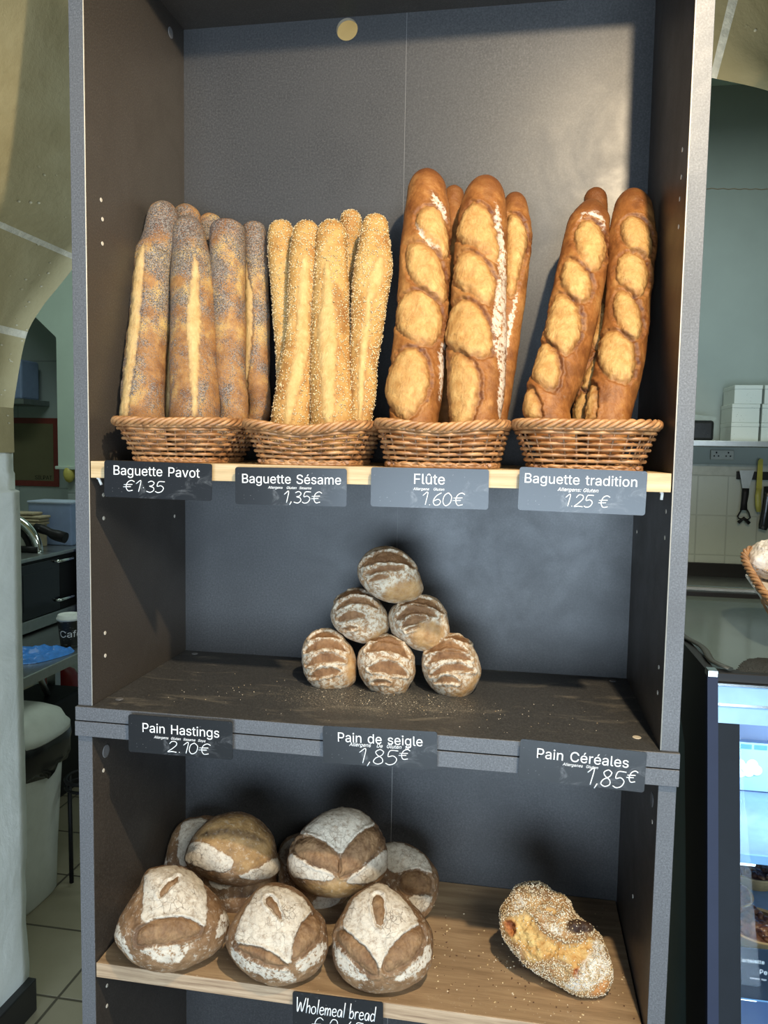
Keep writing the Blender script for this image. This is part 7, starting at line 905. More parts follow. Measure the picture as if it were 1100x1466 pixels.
for zz in (0.955, 0.80):
    m = MB(); m.tube([(-1.153, 1.70, zz), (-1.135, 1.715, zz), (-1.135, 1.80, zz), (-1.153, 1.815, zz)], 0.006, 8); loc_(m.build('door_handle', M_chrome, ov), ov)
m = MB(); m.box((-1.160, 1.44, 0.71), (-1.149, 2.03, 0.755), 0.002); loc_(m.build('steel_sill', M_steel, ov), ov)
for x, y in ((-1.62, 1.48), (-1.62, 1.99), (-1.19, 1.48), (-1.19, 1.99)):
    m = MB(); m.lathe([(0.014, 0.70), (0.014, 0.716)], 12, (x, y, 0)); loc_(m.build('foot', M_black, ov), ov)
# grey side appliance left of the oven, on the table
gp = empty('grinder', (-1.18, 1.24, 0.70), 'small dark kitchen machine with a pale front at the left of the oven', 'machine')
m = MB(); m.box((-1.34, 1.16, 0.70), (-1.13, 1.36, 0.79), 0.004); loc_(m.build('body', M_black, gp), gp)
m = MB(); m.box((-1.21, 1.150, 0.715), (-1.128, 1.162, 0.785), 0.002); loc_(m.build('pale_front', plain('grey_green_panel', (0.33, 0.36, 0.33), 0.4), gp), gp)
m = MB(); m.lathe([(0.035, 0.79), (0.035, 0.82), (0.02, 0.83), (0.02, 0.90), (0.045, 0.91), (0.045, 0.93)], 20, (-1.22, 1.28, 0)); loc_(m.build('feed_tube', M_black, gp), gp)
o = MB(); o.box((-1.40, 1.90, 0.9905), (-1.20, 2.02, 1.172), 0.006); o = o.build('storage_box', M_bluew); tag(o, 'pale blue plastic box standing on the black oven', 'box')
m = MB(); m.box((-1.403, 1.897, 1.165), (-1.197, 2.023, 1.175), 0.003); m.build('rim', plain('paler_blue_rim', (0.40, 0.48, 0.62), 0.4), o)
sl_ = empty('slicer', (-1.27, 1.690, 0.990), 'chrome ringed slicer with a black handle on the black oven', 'slicer')
m = MB(); m.tube([(-1.36 + 0.155 * math.cos(a) , 1.680, 0.985 + 0.145 * math.sin(a)) for a in np.linspace(0.02, PI * 0.8, 24)], 0.017, 12); loc_(m.build('chrome_guard', M_chrome, sl_), sl_)
m = MB(); m.tube([(-1.36 + 0.115 * math.cos(a) , 1.685, 0.985 + 0.11 * math.sin(a)) for a in np.linspace(0.02, PI * 0.8, 20)], 0.012, 10); loc_(m.build('black_ring', M_black, sl_), sl_)
m = MB(); m.box((-1.46, 1.695, 0.991), (-1.265, 1.720, 1.06), 0.02, 3); loc_(m.build('blade_cover', M_lidw, sl_), sl_)
m = MB(); m.tube([(-1.29, 1.670, 1.003), (-1.20, 1.670, 1.003)], 0.013, 12); loc_(m.build('knob', M_black, sl_), sl_)
m = MB(); m.tube([(-1.245, 1.720, 1.085), (-1.215, 1.720, 1.078), (-1.185, 1.720, 1.068), (-1.17, 1.720, 1.06), (-1.15, 1.720, 1.055), (-1.115, 1.720, 1.047)], [0.017, 0.019, 0.016, 0.020, 0.023, 0.022], 12); loc_(m.build('handle', M_black, sl_), sl_)
m = MB()
for k in range(4): m.box((-1.44, 1.80 + 0.002 * k, 1.082 + 0.013 * k), (-1.285 + 0.006 * (k == 2) - 0.03 * (k == 3), 1.88, 1.0935 + 0.013 * k), 0.005, 2)
m.box((-1.44, 1.81, 0.9905), (-1.295, 1.875, 1.082), 0.004)
o = m.build('folded_cloth', plain('beige_cloth', (0.36, 0.31, 0.20), 0.9, var=0.2)); tag(o, 'folded beige cloth piled beside the pale blue box', 'cloth')
n = NT('blue_polka_dots'); v = n.voro(38, 'F1', n.mapping((1, 1, 1)), rand=0.15); M_polka = n.out(n.mix(n.sstep(v, 0.33, 0.28), (0.03, 0.04, 0.22), (0.75, 0.78, 0.82)), 0.5)
o = MB(); o.box((-1.145, 1.845, 0.70), (-1.105, 1.925, 0.985), 0.003); o = o.build('carton', M_polka); tag(o, 'blue carton with white dots in front of the right end of the oven', 'carton')
cp = empty('paper_cup', (-0.925, 1.43, 0.70), 'black takeaway coffee cup with white lettering and a white lid', 'cup')
n = NT('printed_cup_card'); M_cup = n.out(n.mix(n.math('MULTIPLY', n.sstep(n.noise(1, 3, 0.6, 0.5, n.mapping((60, 60, 170))), 0.60, 0.66), 0.35), (0.014, 0.013, 0.012), (0.55, 0.53, 0.48)), 0.45)
m = MB(); m.lathe([(0.029, 0.0), (0.030, 0.001), (0.040, 0.094), (0.041, 0.096)], 36); m.build('cup', M_cup, cp)
m = MB(); m.lathe([(0.0425, 0.094), (0.0435, 0.097), (0.0430, 0.102), (0.040, 0.104), (0.0385, 0.112), (0.036, 0.114), (0.034, 0.110)], 36); m.build('lid', plain('white_cup_lid', (0.72, 0.75, 0.73), 0.35), cp)
fa = math.atan2(CAM[1] - 1.43, CAM[0] + 0.925)
def wrap(c):
    a = fa + (c.x) / 0.036; r = 0.0304 + 0.1064 * c.z + 0.0004 - c.y * 0.6; return Vector((r * math.cos(a), r * math.sin(a), c.z))
printed('Café', 'lettering', cp, -0.034, 0.044, 0.036, M_print, bend=wrap, hmax=0.034)
def crumpled(name, mat, outline, z0, hgt, label, cat, seed, nx=60):
    """a crumpled sheet lying on a surface, thick in the middle and thin at its edge"""
    p = smooth_closed(outline, 1); lo = p.min(0); hi = p.max(0); ny = int(nx * (hi[1] - lo[1]) / (hi[0] - lo[0])) + 2
    X, Y = np.meshgrid(np.linspace(lo[0], hi[0], nx), np.linspace(lo[1], hi[1], ny), indexing='ij'); d = sdf(X, Y, p)
    P = np.stack([X, Y, 0 * X], -1); Zz = z0 + sstep(d, -0.001, 0.02) * hgt * (0.55 + 0.9 * np.abs(fbm(P, 22, 4, seed)))
    bm = bmesh.new(); vs = {}
    for i in range(nx):
        for j in range(ny):
            if d[i, j] > -0.002: vs[i, j] = (bm.verts.new((X[i, j], Y[i, j], Zz[i, j])), bm.verts.new((X[i, j], Y[i, j], z0)))
    for i in range(nx - 1):
        for j in range(ny - 1):
            q = [(i, j), (i + 1, j), (i + 1, j + 1), (i, j + 1)]
            if all(k in vs for k in q):
                bm.faces.new([vs[k][0] for k in q]).smooth = True; bm.faces.new([vs[k][1] for k in q][::-1])
    bmesh.ops.recalc_face_normals(bm, faces=bm.faces[:])
    me = D.meshes.new(name); bm.to_mesh(me); bm.free(); return tag(link(name, me, mat), label, cat)
crumpled('disposable_glove', M_blueglove, [(-0.95, 1.16), (-0.90, 1.18), (-0.872, 1.24), (-0.852, 1.33), (-0.868, 1.375), (-0.90, 1.35), (-0.955, 1.37), (-0.985, 1.33), (-1.03, 1.33), (-1.05, 1.27), (-1.03, 1.22), (-0.99, 1.17)], 0.701, 0.026, 'crumpled blue disposable glove on the steel table in front of the coffee cup', 'glove', 3)
ex = empty('fire_extinguisher', (-1.395, 2.12, 0.0), 'red fire extinguisher with a white label standing on the tiles', 'fire extinguisher')
m = MB(); m.lathe([(0.060, 0.07), (0.073, 0.075), (0.075, 0.09), (0.075, 0.33), (0.070, 0.362), (0.055, 0.385), (0.030, 0.398), (0.022, 0.41)], 40); m.build('cylinder', M_red, ex)
m = MB(); m.lathe([(0.070, 0.0), (0.076, 0.004), (0.077, 0.078), (0.070, 0.08)], 40); m.build('base', M_black, ex)
m = MB(); m.lathe([(0.02, 0.408), (0.024, 0.43), (0.018, 0.45)], 20); m.box((-0.01, -0.05, 0.445), (0.01, 0.03, 0.458), 0.003); m.build('valve', M_black, ex)
ea = math.atan2(CAM[1] - 2.12, CAM[0] + 1.395); bm = bmesh.new(); rows = []
for a in np.linspace(ea - 0.30, ea + 0.85, 16): rows.append([bm.verts.new((0.0755 * math.cos(a), 0.0755 * math.sin(a), z)) for z in (0.185, 0.31)])
for r0, r1 in zip(rows, rows[1:]): bm.faces.new((r0[0], r1[0], r1[1], r0[1])).smooth = True
me = D.meshes.new('label_sheet'); bm.to_mesh(me); bm.free(); lb = link('label_sheet', me, M_paper, ex)
m = MB()
for k in range(4):
    a = ea + 0.20 + k * 0.13; m.tube([(0.0757 * math.cos(a - 0.03), 0.0757 * math.sin(a - 0.03), 0.281), (0.0757 * math.cos(a + 0.03), 0.0757 * math.sin(a + 0.03), 0.283)], 0.004, 5)
m.tube([(0.0757 * math.cos(a), 0.0757 * math.sin(a), 0.268) for a in np.linspace(ea - 0.28, ea + 0.83, 10)], 0.003, 5)
m.tube([(0.0757 * math.cos(a), 0.0757 * math.sin(a), 0.199) for a in np.linspace(ea + 0.1, ea + 0.6, 6)], 0.005, 5)
m.build('printed_marks', plain('dark_label_ink', (0.05, 0.07, 0.09), 0.6), lb)
bn = empty('pedal_bin', (-0.875, 1.02, 0.0), 'white pedal bin lined with a black bag under the steel table', 'bin')
def rrect(wx, wy, z, e=4.0, n=64, jit=0.0, seed=0):
    P = []
    for i in range(n):
        a = 2 * PI * i / n; ca, sa = math.cos(a), math.sin(a); rr = (abs(ca) ** e + abs(sa) ** e) ** (-1 / e); P.append((wx * rr * ca, wy * rr * sa, z))
    return P
def loft(m, rings):
    R = [[m.bm.verts.new(p) for p in r] for r in rings]
    for a, b in zip(R, R[1:]):
        for k in range(len(a)): m.bm.faces.new((a[k], a[(k + 1) % len(a)], b[(k + 1) % len(a)], b[k])).smooth = True
    m.bm.faces.new(R[0][::-1]); m.bm.faces.new(R[-1]); return m
m = MB(); loft(m, [rrect(0.098, 0.108, 0.0), rrect(0.104, 0.112, 0.01), rrect(0.108, 0.118, 0.15), rrect(0.122, 0.130, 0.40), rrect(0.128, 0.136, 0.50)]); m.build('body', M_white, bn)
m = MB(); rg = []
for z, s_ in ((0.545, 0.145), (0.50, 0.150), (0.45, 0.147), (0.405, 0.138)):
    r = rrect(s_, s_, z); rg.append([(x * (1 + 0.02 * math.sin(i * 1.9 + z * 60)), y * (1 + 0.02 * math.cos(i * 1.3 + z * 40)), zz + (0.030 * math.sin(i * 0.35) if z < 0.42 else 0)) for i, (x, y, zz) in enumerate(r)])
loft(m, rg); m.build('liner_bag', M_bag, bn)
m = MB(); loft(m, [rrect(0.150, 0.150, 0.525, 3), rrect(0.156, 0.156, 0.53, 3), rrect(0.156, 0.156, 0.545, 3), rrect(0.146, 0.146, 0.556, 3), rrect(0.134, 0.134, 0.582, 3), rrect(0.10, 0.10, 0.600, 3), rrect(0.05, 0.05, 0.606, 3)]); m.build('lid', M_lidw, bn)
m = MB(); m.box((0.035, -0.155, 0.016), (0.120, -0.105, 0.036), 0.008, 3); m.box((0.088, -0.128, 0.0), (0.112, -0.095, 0.13), 0.008, 3); m.build('pedal', M_white, bn)
m = MB(); m.box((-1.36, 1.62, 0.0), (-1.13, 1.88, 0.40), 0.012); o = m.build('storage_crate', M_black); tag(o, 'black crate on the floor under the steel table beside the extinguisher', 'crate')
st = empty('metal_stand', (-0.690, 1.135, 0.0), 'black round wire stand on the tiles between bin and shelf unit', 'stand')
m = MB(); m.tube([(0.062 * math.cos(a), 0.062 * math.sin(a), 0.36) for a in np.linspace(0, 2 * PI, 40, endpoint=False)], 0.006, 8, True); m.build('ring', M_black, st)
m = MB(); m.tube([(0.062 * math.cos(a), 0.062 * math.sin(a), 0.335) for a in np.linspace(0, 2 * PI, 40, endpoint=False)], 0.005, 8, True); m.build('ring', M_black, st)
for a in (PI * 0.98, PI * 1.8, PI * 0.3):
    m = MB(); m.tube([(0.062 * math.cos(a), 0.062 * math.sin(a), 0.36), (0.060 * math.cos(a), 0.060 * math.sin(a), 0.0)], 0.007, 8); m.build('leg', M_black, st)
mt = empty('baking_mat', (-2.2, 2.998, 1.17), 'olive silicone baking mat with a dark red border hung on the niche wall', 'baking mat')
m = MB(); m.box((-0.40, -0.004, 0.0), (0.253, 0.0, 0.39), 0.001, 1); m.build('border', plain('dark_red_rubber', (0.16, 0.022, 0.016), 0.5), mt)
m = MB(); m.box((-0.37, -0.0055, 0.032), (0.222, -0.003, 0.358), 0.001, 1); m.build('mat_face', plain('olive_silicone', (0.13, 0.12, 0.062), 0.5, var=0.1, scale=5), mt)
printed('SILPAT', 'lettering', mt, 0.105, 0.212, 0.040, M_black, y=-0.0065)
o = MB(); o.box((-2.6, 2.76, 1.625), (-2.0, 2.998, 1.655), 0.003); o = o.build('wall_shelf', plain('dull_steel_shelf', (0.22, 0.25, 0.25), 0.4, 0.6)); tag(o, 'short steel wall shelf in the niche above the baking mat', 'shelf')
o = MB(); o.box((-2.40, 2.79, 1.655), (-2.03, 2.95, 1.868), 0.01); o = o.build('storage_tub', M_bluew); tag(o, 'pale blue tub on the small niche wall shelf', 'tub')
eg = MB(); eg.lathe([(0.004, -0.045), (0.018, -0.036), (0.027, -0.015), (0.029, 0.006), (0.023, 0.03), (0.012, 0.04), (0.003, 0.043)], 24, (-1.643, 2.606, 1.262)); o = eg.build('air_freshener', plain('yellow_plastic', (0.55, 0.50, 0.12), 0.4)); tag(o, 'small yellow egg-shaped air freshener on the pale green wall', 'air freshener')

# ================================================================== KITCHEN BEHIND, RIGHT
o = MB(); o.box((1.30, 2.28, 1.452), (2.45, 2.60, 1.476), 0.002); o = o.build('wall_shelf', M_steel); tag(o, 'long steel wall shelf carrying the white cake boxes', 'shelf')
n = NT('speckled_box_card'); sp = n.voro(110, 'F1'); M_cake = n.out(n.mix(n.math('MULTIPLY', n.sstep(sp, 0.16, 0.10), n.sstep(n.noise(20, 2), 0.45, 0.6)), (0.62, 0.66, 0.61), (0.22, 0.24, 0.21)), 0.55)
names = {(0, 0): 'lower left', (0, 1): 'middle left', (0, 2): 'topmost left', (1, 0): 'lower right', (1, 1): 'middle right', (1, 2): 'topmost right'}
for cx_ in (0, 1):
    for kz in range(3):
        x0 = 1.508 + 0.118 * cx_ + (0.006 if kz == 2 else 0); z0 = 1.4765 + kz * 0.0775
        m = MB(); m.box((x0, 2.395, z0), (x0 + 0.108, 2.575, z0 + 0.066), 0.001, 1); o = m.build('cake_box', M_cake); tag(o, names[(cx_, kz)] + ' white speckled cake box in the pile on the steel wall shelf', 'box', 'white cake boxes on the wall shelf')
        m = MB(); m.box((x0 - 0.001, 2.393, z0 + 0.060), (x0 + 0.109, 2.577, z0 + 0.0767), 0.0015, 1); m.build('lid', M_cake, o)
po_ = empty('packet', (1.39, 2.42, 1.476), 'black packet with a clear plastic top left of the cake boxes', 'packet')
m = MB(); m.box((-0.05, -0.04, 0.0), (0.048, 0.04, 0.085), 0.012, 3); m.build('pouch', M_bag, po_)
m = MB(); m.prism([(-0.05, 0.083), (0.055, 0.083), (0.06, 0.10), (-0.045, 0.112)], 1, -0.012, 0.012); m.build('clear_top', plain('clear_film', (0.33, 0.38, 0.35), 0.2), po_)
so = empty('double_socket', (1.525, 2.592, 1.418), 'pale double wall socket under the steel wall shelf', 'socket')
m = MB(); m.box((-0.05, -0.009, -0.022), (0.048, 0.0, 0.022), 0.003); m.build('plate', plain('dull_white_socket', (0.34, 0.36, 0.32), 0.4), so)
for dx in (-0.026, 0.024):
    m = MB(); m.box((dx - 0.003, -0.0105, 0.006), (dx + 0.003, -0.008, 0.014), 0.0005, 1)
    for q in (-0.009, 0.009): m.box((dx + q - 0.003, -0.0105, -0.008), (dx + q + 0.003, -0.008, -0.002), 0.0005, 1)
    m.build('pin_holes', M_black, so)
o = MB(); o.box((1.588, 2.565, 1.312), (2.2, 2.592, 1.347), 0.002); o = o.build('knife_rack', M_black); tag(o, 'black magnetic knife rack on the tiled wall', 'knife rack')
sc_ = empty('scraper', (1.62, 2.555, 1.24), 'steel bench scraper with a black handle on the magnetic rack', 'scraper')
m = MB(); m.prism([(-0.029, 0.112), (0.033, 0.114), (0.014, 0.030), (-0.012, 0.030)], 1, -0.001, 0.001); m.build('blade', M_steel, sc_)
m = MB(); m.tube([(0.001, 0, 0.034), (0.001, 0, 0.01), (-0.002, 0, -0.03), (-0.002, 0, -0.062)], [0.015, 0.015, 0.013, 0.015], 12, flat=0.7); m.build('handle', M_black, sc_)
m = MB(); m.tube([(0.008, 0, -0.055), (0.020, 0, -0.075), (0.026, 0, -0.095), (0.014, 0, -0.105), (-0.02, 0, -0.10), (-0.026, 0, -0.09), (-0.012, 0, -0.06)], 0.0035, 6); m.tube([(-0.022, 0, -0.118), (0.0, 0, -0.098), (0.024, 0, -0.12)], 0.008, 8); m.build('cord', M_black, sc_)
kn = empty('knife', (1.675, 2.553, 1.27), 'yellow serrated kitchen knife on the magnetic rack', 'knife')
m = MB(); m.prism([(-0.012, 0.0), (-0.010, 0.125), (-0.002, 0.136), (0.010, 0.132), (0.012, 0.0)], 1, -0.0012, 0.0012); m.build('blade', plain('yellow_coated_steel', (0.36, 0.33, 0.03), 0.4), kn)
m = MB(); m.tube([(0, 0, 0.004), (-0.002, 0, -0.03), (0.001, 0, -0.07), (0.004, 0, -0.098)], [0.012, 0.013, 0.013, 0.009], 12, flat=0.6); m.build('handle', plain('olive_handle', (0.34, 0.33, 0.07), 0.4), kn)
o = MB(); o.tube([(1.712, 2.555, 1.285), (1.716, 2.555, 1.24), (1.712, 2.555, 1.18), (1.704, 2.555, 1.115), (1.700, 2.555, 1.095)], [0.016, 0.02, 0.021, 0.022, 0.017], 14, flat=0.6); o = o.build('spatula_holder', M_bag); tag(o, 'shiny dark utensil hanging beside the yellow knife', 'utensil')
o = MB(); o.box((0.9, 2.10, 0.0), (2.5, 2.585, 0.86), 0.004); o = o.build('work_counter', plain('dark_counter', (0.025, 0.027, 0.027), 0.3)); tag(o, 'dark work counter along the tiled back wall', 'counter')
m = MB(); m.box((0.9, 2.57, 0.86), (2.5, 2.589, 0.935), 0.002); m.build('splashback', M_black, o)
m = MB(); m.box((0.9, 2.08, 0.861), (2.5, 2.57, 0.875), 0.002); m.build('worktop', M_steel, o)

# ------------------------------------------------------------------ glass display fridge on the right
def yf(z): return 0.1 + (z - 1.1) * 0.214
fr = empty('display_fridge', (1.3, 0.3, 0.0), 'black framed glass display fridge with pastries right of the shelf unit', 'fridge')
M_prof = plain('blue_grey_profile', (0.011, 0.017, 0.042), 0.5, 0.0, 0.05, spec=0.2)
M_rail = plain('pale_blue_gloss_rail', (0.22, 0.40, 0.62), 0.2, 0.0, 0.2, 9)
M_inner = plain('cold_white_liner', (0.42, 0.53, 0.74), 0.4, var=0.03)
M_teal = plain('dark_teal_glass', (0.045, 0.105, 0.115), 0.4, var=0.2, scale=3, spec=0.15)
n = NT('clear_glass'); n.n.remove(n.b); tr = n.n.new('ShaderNodeBsdfTransparent'); gl = n.n.new('ShaderNodeBsdfGlossy'); gl.inputs['Roughness'].default_value = 0.02; mx = n.n.new('ShaderNodeMixShader'); lw_ = n.n.new('ShaderNodeLayerWeight'); lw_.inputs[0].default_value = 0.25
n.l.new(n.math('MULTIPLY', lw_.outputs['Fresnel'], 0.32), mx.inputs[0]); n.l.new(tr.outputs[0], mx.inputs[1]); n.l.new(gl.outputs[0], mx.inputs[2]); n.l.new(mx.outputs[0], n.n['Material Output'].inputs[0]); tr.inputs[0].default_value = (0.90, 0.95, 0.98, 1); M_glass = n.m
def fb(name, mat, a, b, bev=0.001, par=None):
    m = MB(); m.box(a, b, bev, 1); o = m.build(name, mat, par or fr); return o if par else loc_(o, fr)
XR = 1.66
def slant(name, mat, x0, x1, z0, z1, o0, o1, par=None):
    m = MB(); m.prism([(yf(z0) + o0, z0), (yf(z0) + o1, z0), (yf(z1) + o1, z1), (yf(z1) + o0, z1)], 0, x0, x1); return loc_(m.build(name, mat, par or fr), fr)
fb('base', M_black, (0.917, yf(0.1), 0.0), (XR, 0.78, 0.34))
m = MB(); m.prism([(yf(0.30), 0.30), (yf(0.30) + 0.10, 0.30), (yf(0.45) + 0.13, 0.45), (yf(0.80) + 0.14, 0.80), (yf(0.95) + 0.15, 0.95), (yf(1.02) + 0.22, 1.02), (0.40, 1.06), (0.78, 1.07), (0.78, 1.105), (yf(1.105), 1.105)], 0, 0.9175, 0.931); loc_(m.build('side_frame', M_black, fr), fr)
m = MB(); m.prism([(yf(0.30) + 0.09, 0.30), (0.78, 0.30), (0.78, 1.08), (yf(0.95) + 0.1, 1.04), (yf(0.8) + 0.12, 0.8)], 0, 0.922, 0.928); loc_(m.build('side_glass', M_teal, fr), fr)
slant('front_post', M_prof, 0.9165, 0.931, 0.25, 1.098, -0.012, 0.0); fb('post_cap', M_chrome, (0.9165, yf(1.1) - 0.013, 1.098), (0.931, yf(1.1) + 0.006, 1.108))
slant('inner_frame', plain('dark_blue_grey_frame', (0.0045, 0.007, 0.011), 0.5, spec=0.15), 0.931, 0.962, 0.25, 1.036, -0.004, 0.012)
slant('top_rail', M_rail, 0.931, XR, 1.062, 1.086, -0.008, 0.012); slant('top_rail', M_rail, 0.931, XR, 1.034, 1.059, -0.006, 0.012)
slant('rail_lip', M_chrome, 0.931, XR, 1.0865, 1.0895, -0.010, 0.01); slant('rail_lip', M_chrome, 0.931, XR, 1.0585, 1.0620, -0.009, 0.01)
fb('front_edge', M_black, (0.931, yf(1.1) - 0.004, 1.0895), (XR, yf(1.1) + 0.02, 1.103))
fb('top_glass', plain('grey_green_top_glass', (0.085, 0.11, 0.10), 0.12, var=0.2, scale=5), (0.931, yf(1.1) + 0.02, 1.088), (XR, 0.76, 1.102))
fb('back_rail', M_black, (0.931, 0.74, 1.085), (XR, 0.78, 1.112)); fb('back_rail', M_chrome, (0.931, 0.775, 1.10), (XR, 0.79, 1.118))
fb('back_liner', M_inner, (0.931, 0.60, 0.34), (XR, 0.615, 1.085)); fb('floor_liner', M_inner, (0.931, 0.0, 0.335), (XR, 0.60, 0.345)); fb('side_liner', M_inner, (0.929, 0.13, 0.34), (0.932, 0.60, 1.05))
slant('front_glass', M_glass, 0.955, XR, 0.34, 1.035, 0.002, 0.006)
M_led = D.materials.new('white_led'); M_led.use_nodes = True; e_ = M_led.node_tree.nodes['Principled BSDF']; e_.inputs['Emission Color'].default_value = (0.85, 0.95, 1, 1); e_.inputs['Emission Strength'].default_value = 3.0
SHZ = (0.835, 0.652)
for z in SHZ:
    y0 = yf(z) + 0.05; s_ = fb('glass_shelf', plain('frosted_glass_shelf', (0.20, 0.32, 0.50), 0.12), (0.933, y0, z - 0.008), (XR, 0.59, z)); fb('shelf_front', M_rail, (0.933, y0 - 0.004, z - 0.012), (XR, y0, z + 0.002), 0.0008, s_)
    m = MB(); m.tube([(0.948, y0 + 0.012, z - 0.0165), (1.000, y0 + 0.012, z - 0.0165)], 0.006, 10); m.build('led_tube', M_led, s_)
l = D.lights.new('fridge_strip_light', 'AREA'); l.shape = 'RECTANGLE'; l.size = 0.66; l.size_y = 0.04; l.energy = 3.6; l.color = (0.78, 0.88, 1.0); lo_ = D.objects.new('fridge_strip_light', l); COL.objects.link(lo_); lo_.location = (1.29, 0.16, 1.075); lo_.rotation_euler = (0.35, 0, 0)
# tartlets on the lower glass shelf
M_pastry = plain('baked_pastry', (0.52, 0.33, 0.15), 0.6, var=0.25, scale=50); n = NT('glossy_nut_filling'); M_nut = n.out(n.ramp(n.noise(70, 4, 0.6), [(0.35, (0.05, 0.018, 0.01)), (0.52, (0.16, 0.06, 0.03)), (0.68, (0.42, 0.22, 0.11))]), 0.15, 0, 0.6)
for i, (x, y, lab) in enumerate(((1.037, 0.185, 'nearest nut tartlet behind the Tartelette card'), (1.000, 0.275, 'nut tartlet at the left, behind the nearest one'), (1.078, 0.372, 'nut tartlet at the back of the fridge shelf'), (1.165, 0.29, 'nut tartlet at the right of the group, mostly outside the picture'))):
    t = empty('tartlet', (x, y, 0.652), lab, 'tart', 'nut tartlets on the fridge shelf'); R_ = 0.052
    m = MB(); m.lathe([(R_ * 0.78, 0.0), (R_ * 0.82, 0.001), (R_ * 0.98, 0.022), (R_, 0.024), (R_ * 0.95, 0.025), (R_ * 0.92, 0.019)], 44); m.build('pastry_case', M_pastry, t)
    m = MB(); rg = random.Random(i); m.lathe([(R_ * 0.92, 0.018), (R_ * 0.9, 0.022), (R_ * 0.4, 0.025), (0.002, 0.026)], 36)
    for k in range(46):
        a = rg.random() * 6.28; q = R_ * 0.85 * math.sqrt(rg.random()); mm = Matrix.Translation((q * math.cos(a), q * math.sin(a), 0.025)) @ Matrix.Rotation(rg.random() * 6, 4, 'Z') @ Matrix.Rotation(rg.random(), 4, 'X') @ Matrix.Diagonal((1.5, 0.8, 0.7, 1)); kk = bmesh.ops.create_icosphere(m.bm, subdivisions=2, radius=0.0065, matrix=mm)
        for v in kk['verts']:
            for f in v.link_faces: f.smooth = True
    m.build('nut_filling', M_nut, t)
tc = empty('product_card', (0.9635, 0.036, 0.6525), 'dark Tartelette card standing on the front of the fridge shelf', 'sign')
m = MB(); m.prism(rounded(0.10, 0.075, 0.003), 1, 0.0, 0.0012); m.build('card', plain('dark_blue_card', (0.012, 0.022, 0.040), 0.3), tc)
printed('Tartelette', 'printed_title', tc, 0.0015, 0.036, 0.0535, y=-0.0004); printed('Pe', 'printed_title', tc, 0.0305, 0.0405, 0.0385, y=-0.0004); printed('Allergens  Eggs', 'allergen_line', tc, 0.018, 0.040, 0.0300, y=-0.0004)
m = MB(); m.box((0.004, 0.0012, 0.0), (0.03, 0.018, 0.002), 0.0005, 1); m.build('foot', M_rail, tc)
nt_ = empty('notice', (1.03, 0.32, 0.838), 'pale blue notice with white blossom shapes standing on the upper fridge shelf', 'notice')
m = MB(); m.box((-0.022, 0.0, 0.0), (0.12, 0.0015, 0.085), 0.0005, 1); m.build('sheet', plain('pale_blue_sheet', (0.34, 0.54, 0.78), 0.5, var=0.05), nt_)
m = MB(); m.box((0.002, -0.0008, 0.074), (0.02, 0.0, 0.082)); m.box((0.024, -0.0008, 0.074), (0.045, 0.0, 0.082)); m.build('header_blocks', plain('mid_blue_ink', (0.10, 0.28, 0.62), 0.5), nt_)
m = MB()
for q_, (x, z, r) in enumerate(((-0.009, 0.038, 0.010), (0.002, 0.046, 0.009), (0.004, 0.032, 0.010), (0.017, 0.034, 0.010), (0.022, 0.046, 0.010), (0.030, 0.037, 0.009), (0.012, 0.040, 0.008))): m.disc((x, 0.0002, z), (0, -1, 0), r, 0.0012 + 0.0003 * q_, 20)
m.build('white_blossom', plain('white_paint', (0.75, 0.86, 0.88), 0.5), nt_)
# things on top of the fridge
n = NT('black_mesh_mat'); M_mesh = n.out((0.018, 0.019, 0.018), 0.7); n.bump(n.voro(320, 'F1'), 0.9, 0.003)
crumpled('mesh_mat', M_mesh, [(0.958, 0.10), (1.50, 0.10), (1.50, 0.205), (1.28, 0.205), (1.05, 0.208), (1.005, 0.20), (0.985, 0.17), (0.968, 0.13)], 1.1025, 0.004, 'black fuzzy mesh mat lying on the glass top of the display fridge', 'mat', 8, 120)
m = MB(); pts = [(0.922, 0.62, 1.104), (0.924, 0.40, 1.106), (0.926, 0.30, 1.108), (0.938, 0.22, 1.110), (0.934, 0.14, 1.109), (0.952, 0.105, 1.107)]; m.tube(catmull(np.array(pts), 30)[0], [0.006] * 30, 8, flat=0.4); o = m.build('seal_strip', plain('dull_black_tape', (0.03, 0.034, 0.03), 0.5)); tag(o, 'loose black seal strip along the left top edge of the display fridge', 'strip')
bk = basket('pastry_basket', (1.185, 0.213, 1.1045), 0, 0.30, 0.26, 0.22, 0.20, 0.075, 'brown wicker basket of floury pastries, propped up on top of the display fridge', 'basket', None, 0.0, 6, 0.003, foff=0.03)
bk.rotation_euler = (math.radians(17.5), 0, 0)
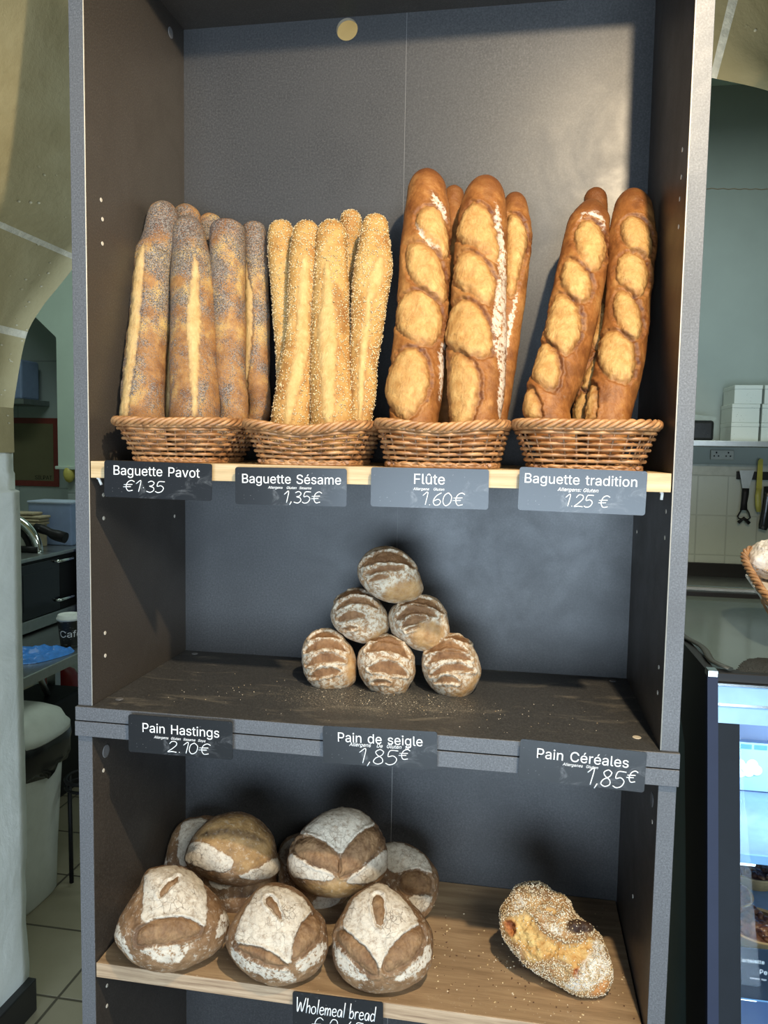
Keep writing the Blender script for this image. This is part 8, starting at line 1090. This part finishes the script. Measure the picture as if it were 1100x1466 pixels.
m = MB(); m.prism([(-0.125, 0.045), (0.125, 0.045), (0.135, 0.22), (-0.135, 0.22)], 2, 0.030, 0.034); m.build('paper_liner', plain('white_liner_paper', (0.66, 0.64, 0.60), 0.7), bk)
o = MB(); o.box((1.10, 0.37, 1.103), (1.27, 0.41, 1.150), 0.003); o = o.build('riser', M_black); tag(o, 'low black riser block propping up the pastry basket on the fridge', 'riser')
M_sweet = bread('floury_pastry_crust', (0.34, 0.16, 0.06), (0.50, 0.28, 0.11), (0.6, 0.38, 0.18), (0.5, 0.3, 0.1), (0.6, 0.4, 0.2), flour=(0.76, 0.70, 0.62), base_dust=0.75, crack=110)
for i, (x, y, z, rx, ry, rz_, lab) in enumerate(((1.096, 0.402, 1.228, 0.046, 0.046, 0.036, 'floury pastry at the back left of the wicker basket'), (1.112, 0.312, 1.198, 0.046, 0.044, 0.034, 'floury pastry at the front left of the wicker basket'), (1.21, 0.39, 1.224, 0.052, 0.048, 0.036, 'floury pastry at the back right of the wicker basket'), (1.22, 0.295, 1.194, 0.052, 0.044, 0.034, 'floury pastry at the front right of the wicker basket'))):
    th = np.linspace(0, 2 * PI, 110, endpoint=False); ph = np.linspace(0.02, PI - 0.02, 60)
    V = np.stack([rx * np.sin(ph)[:, None] * np.cos(th), ry * np.sin(ph)[:, None] * np.sin(th), rz_ * np.cos(ph)[:, None] + 0 * th], -1); N_ = normals(V)
    V = V + N_ * (0.006 * fbm(V + i, 45, 4, i) + 0.004 * np.abs(fbm(V + i, 120, 2, i + 4)))[..., None]; zm = V[..., 2].min(); V[..., 2] -= zm
    mk = np.zeros(V.shape[:2] + (4,)); mk[..., 3] = 1; mk[..., 1] = sstep(V[..., 2], rz_ * 0.7, rz_ * 1.2) * sstep(fbm(V + i, 26, 3, i + 2), -0.35, 0.0); m2 = np.zeros_like(mk); m2[..., 3] = 1; m2[..., 0] = 1
    o = grid_mesh('floury_pastry', V, True, M_sweet, None, (x, y, z - rz_), {'mask': mk, 'mask_more': m2}); tag(o, lab, 'pastry', 'floury pastries in the fridge-top basket')
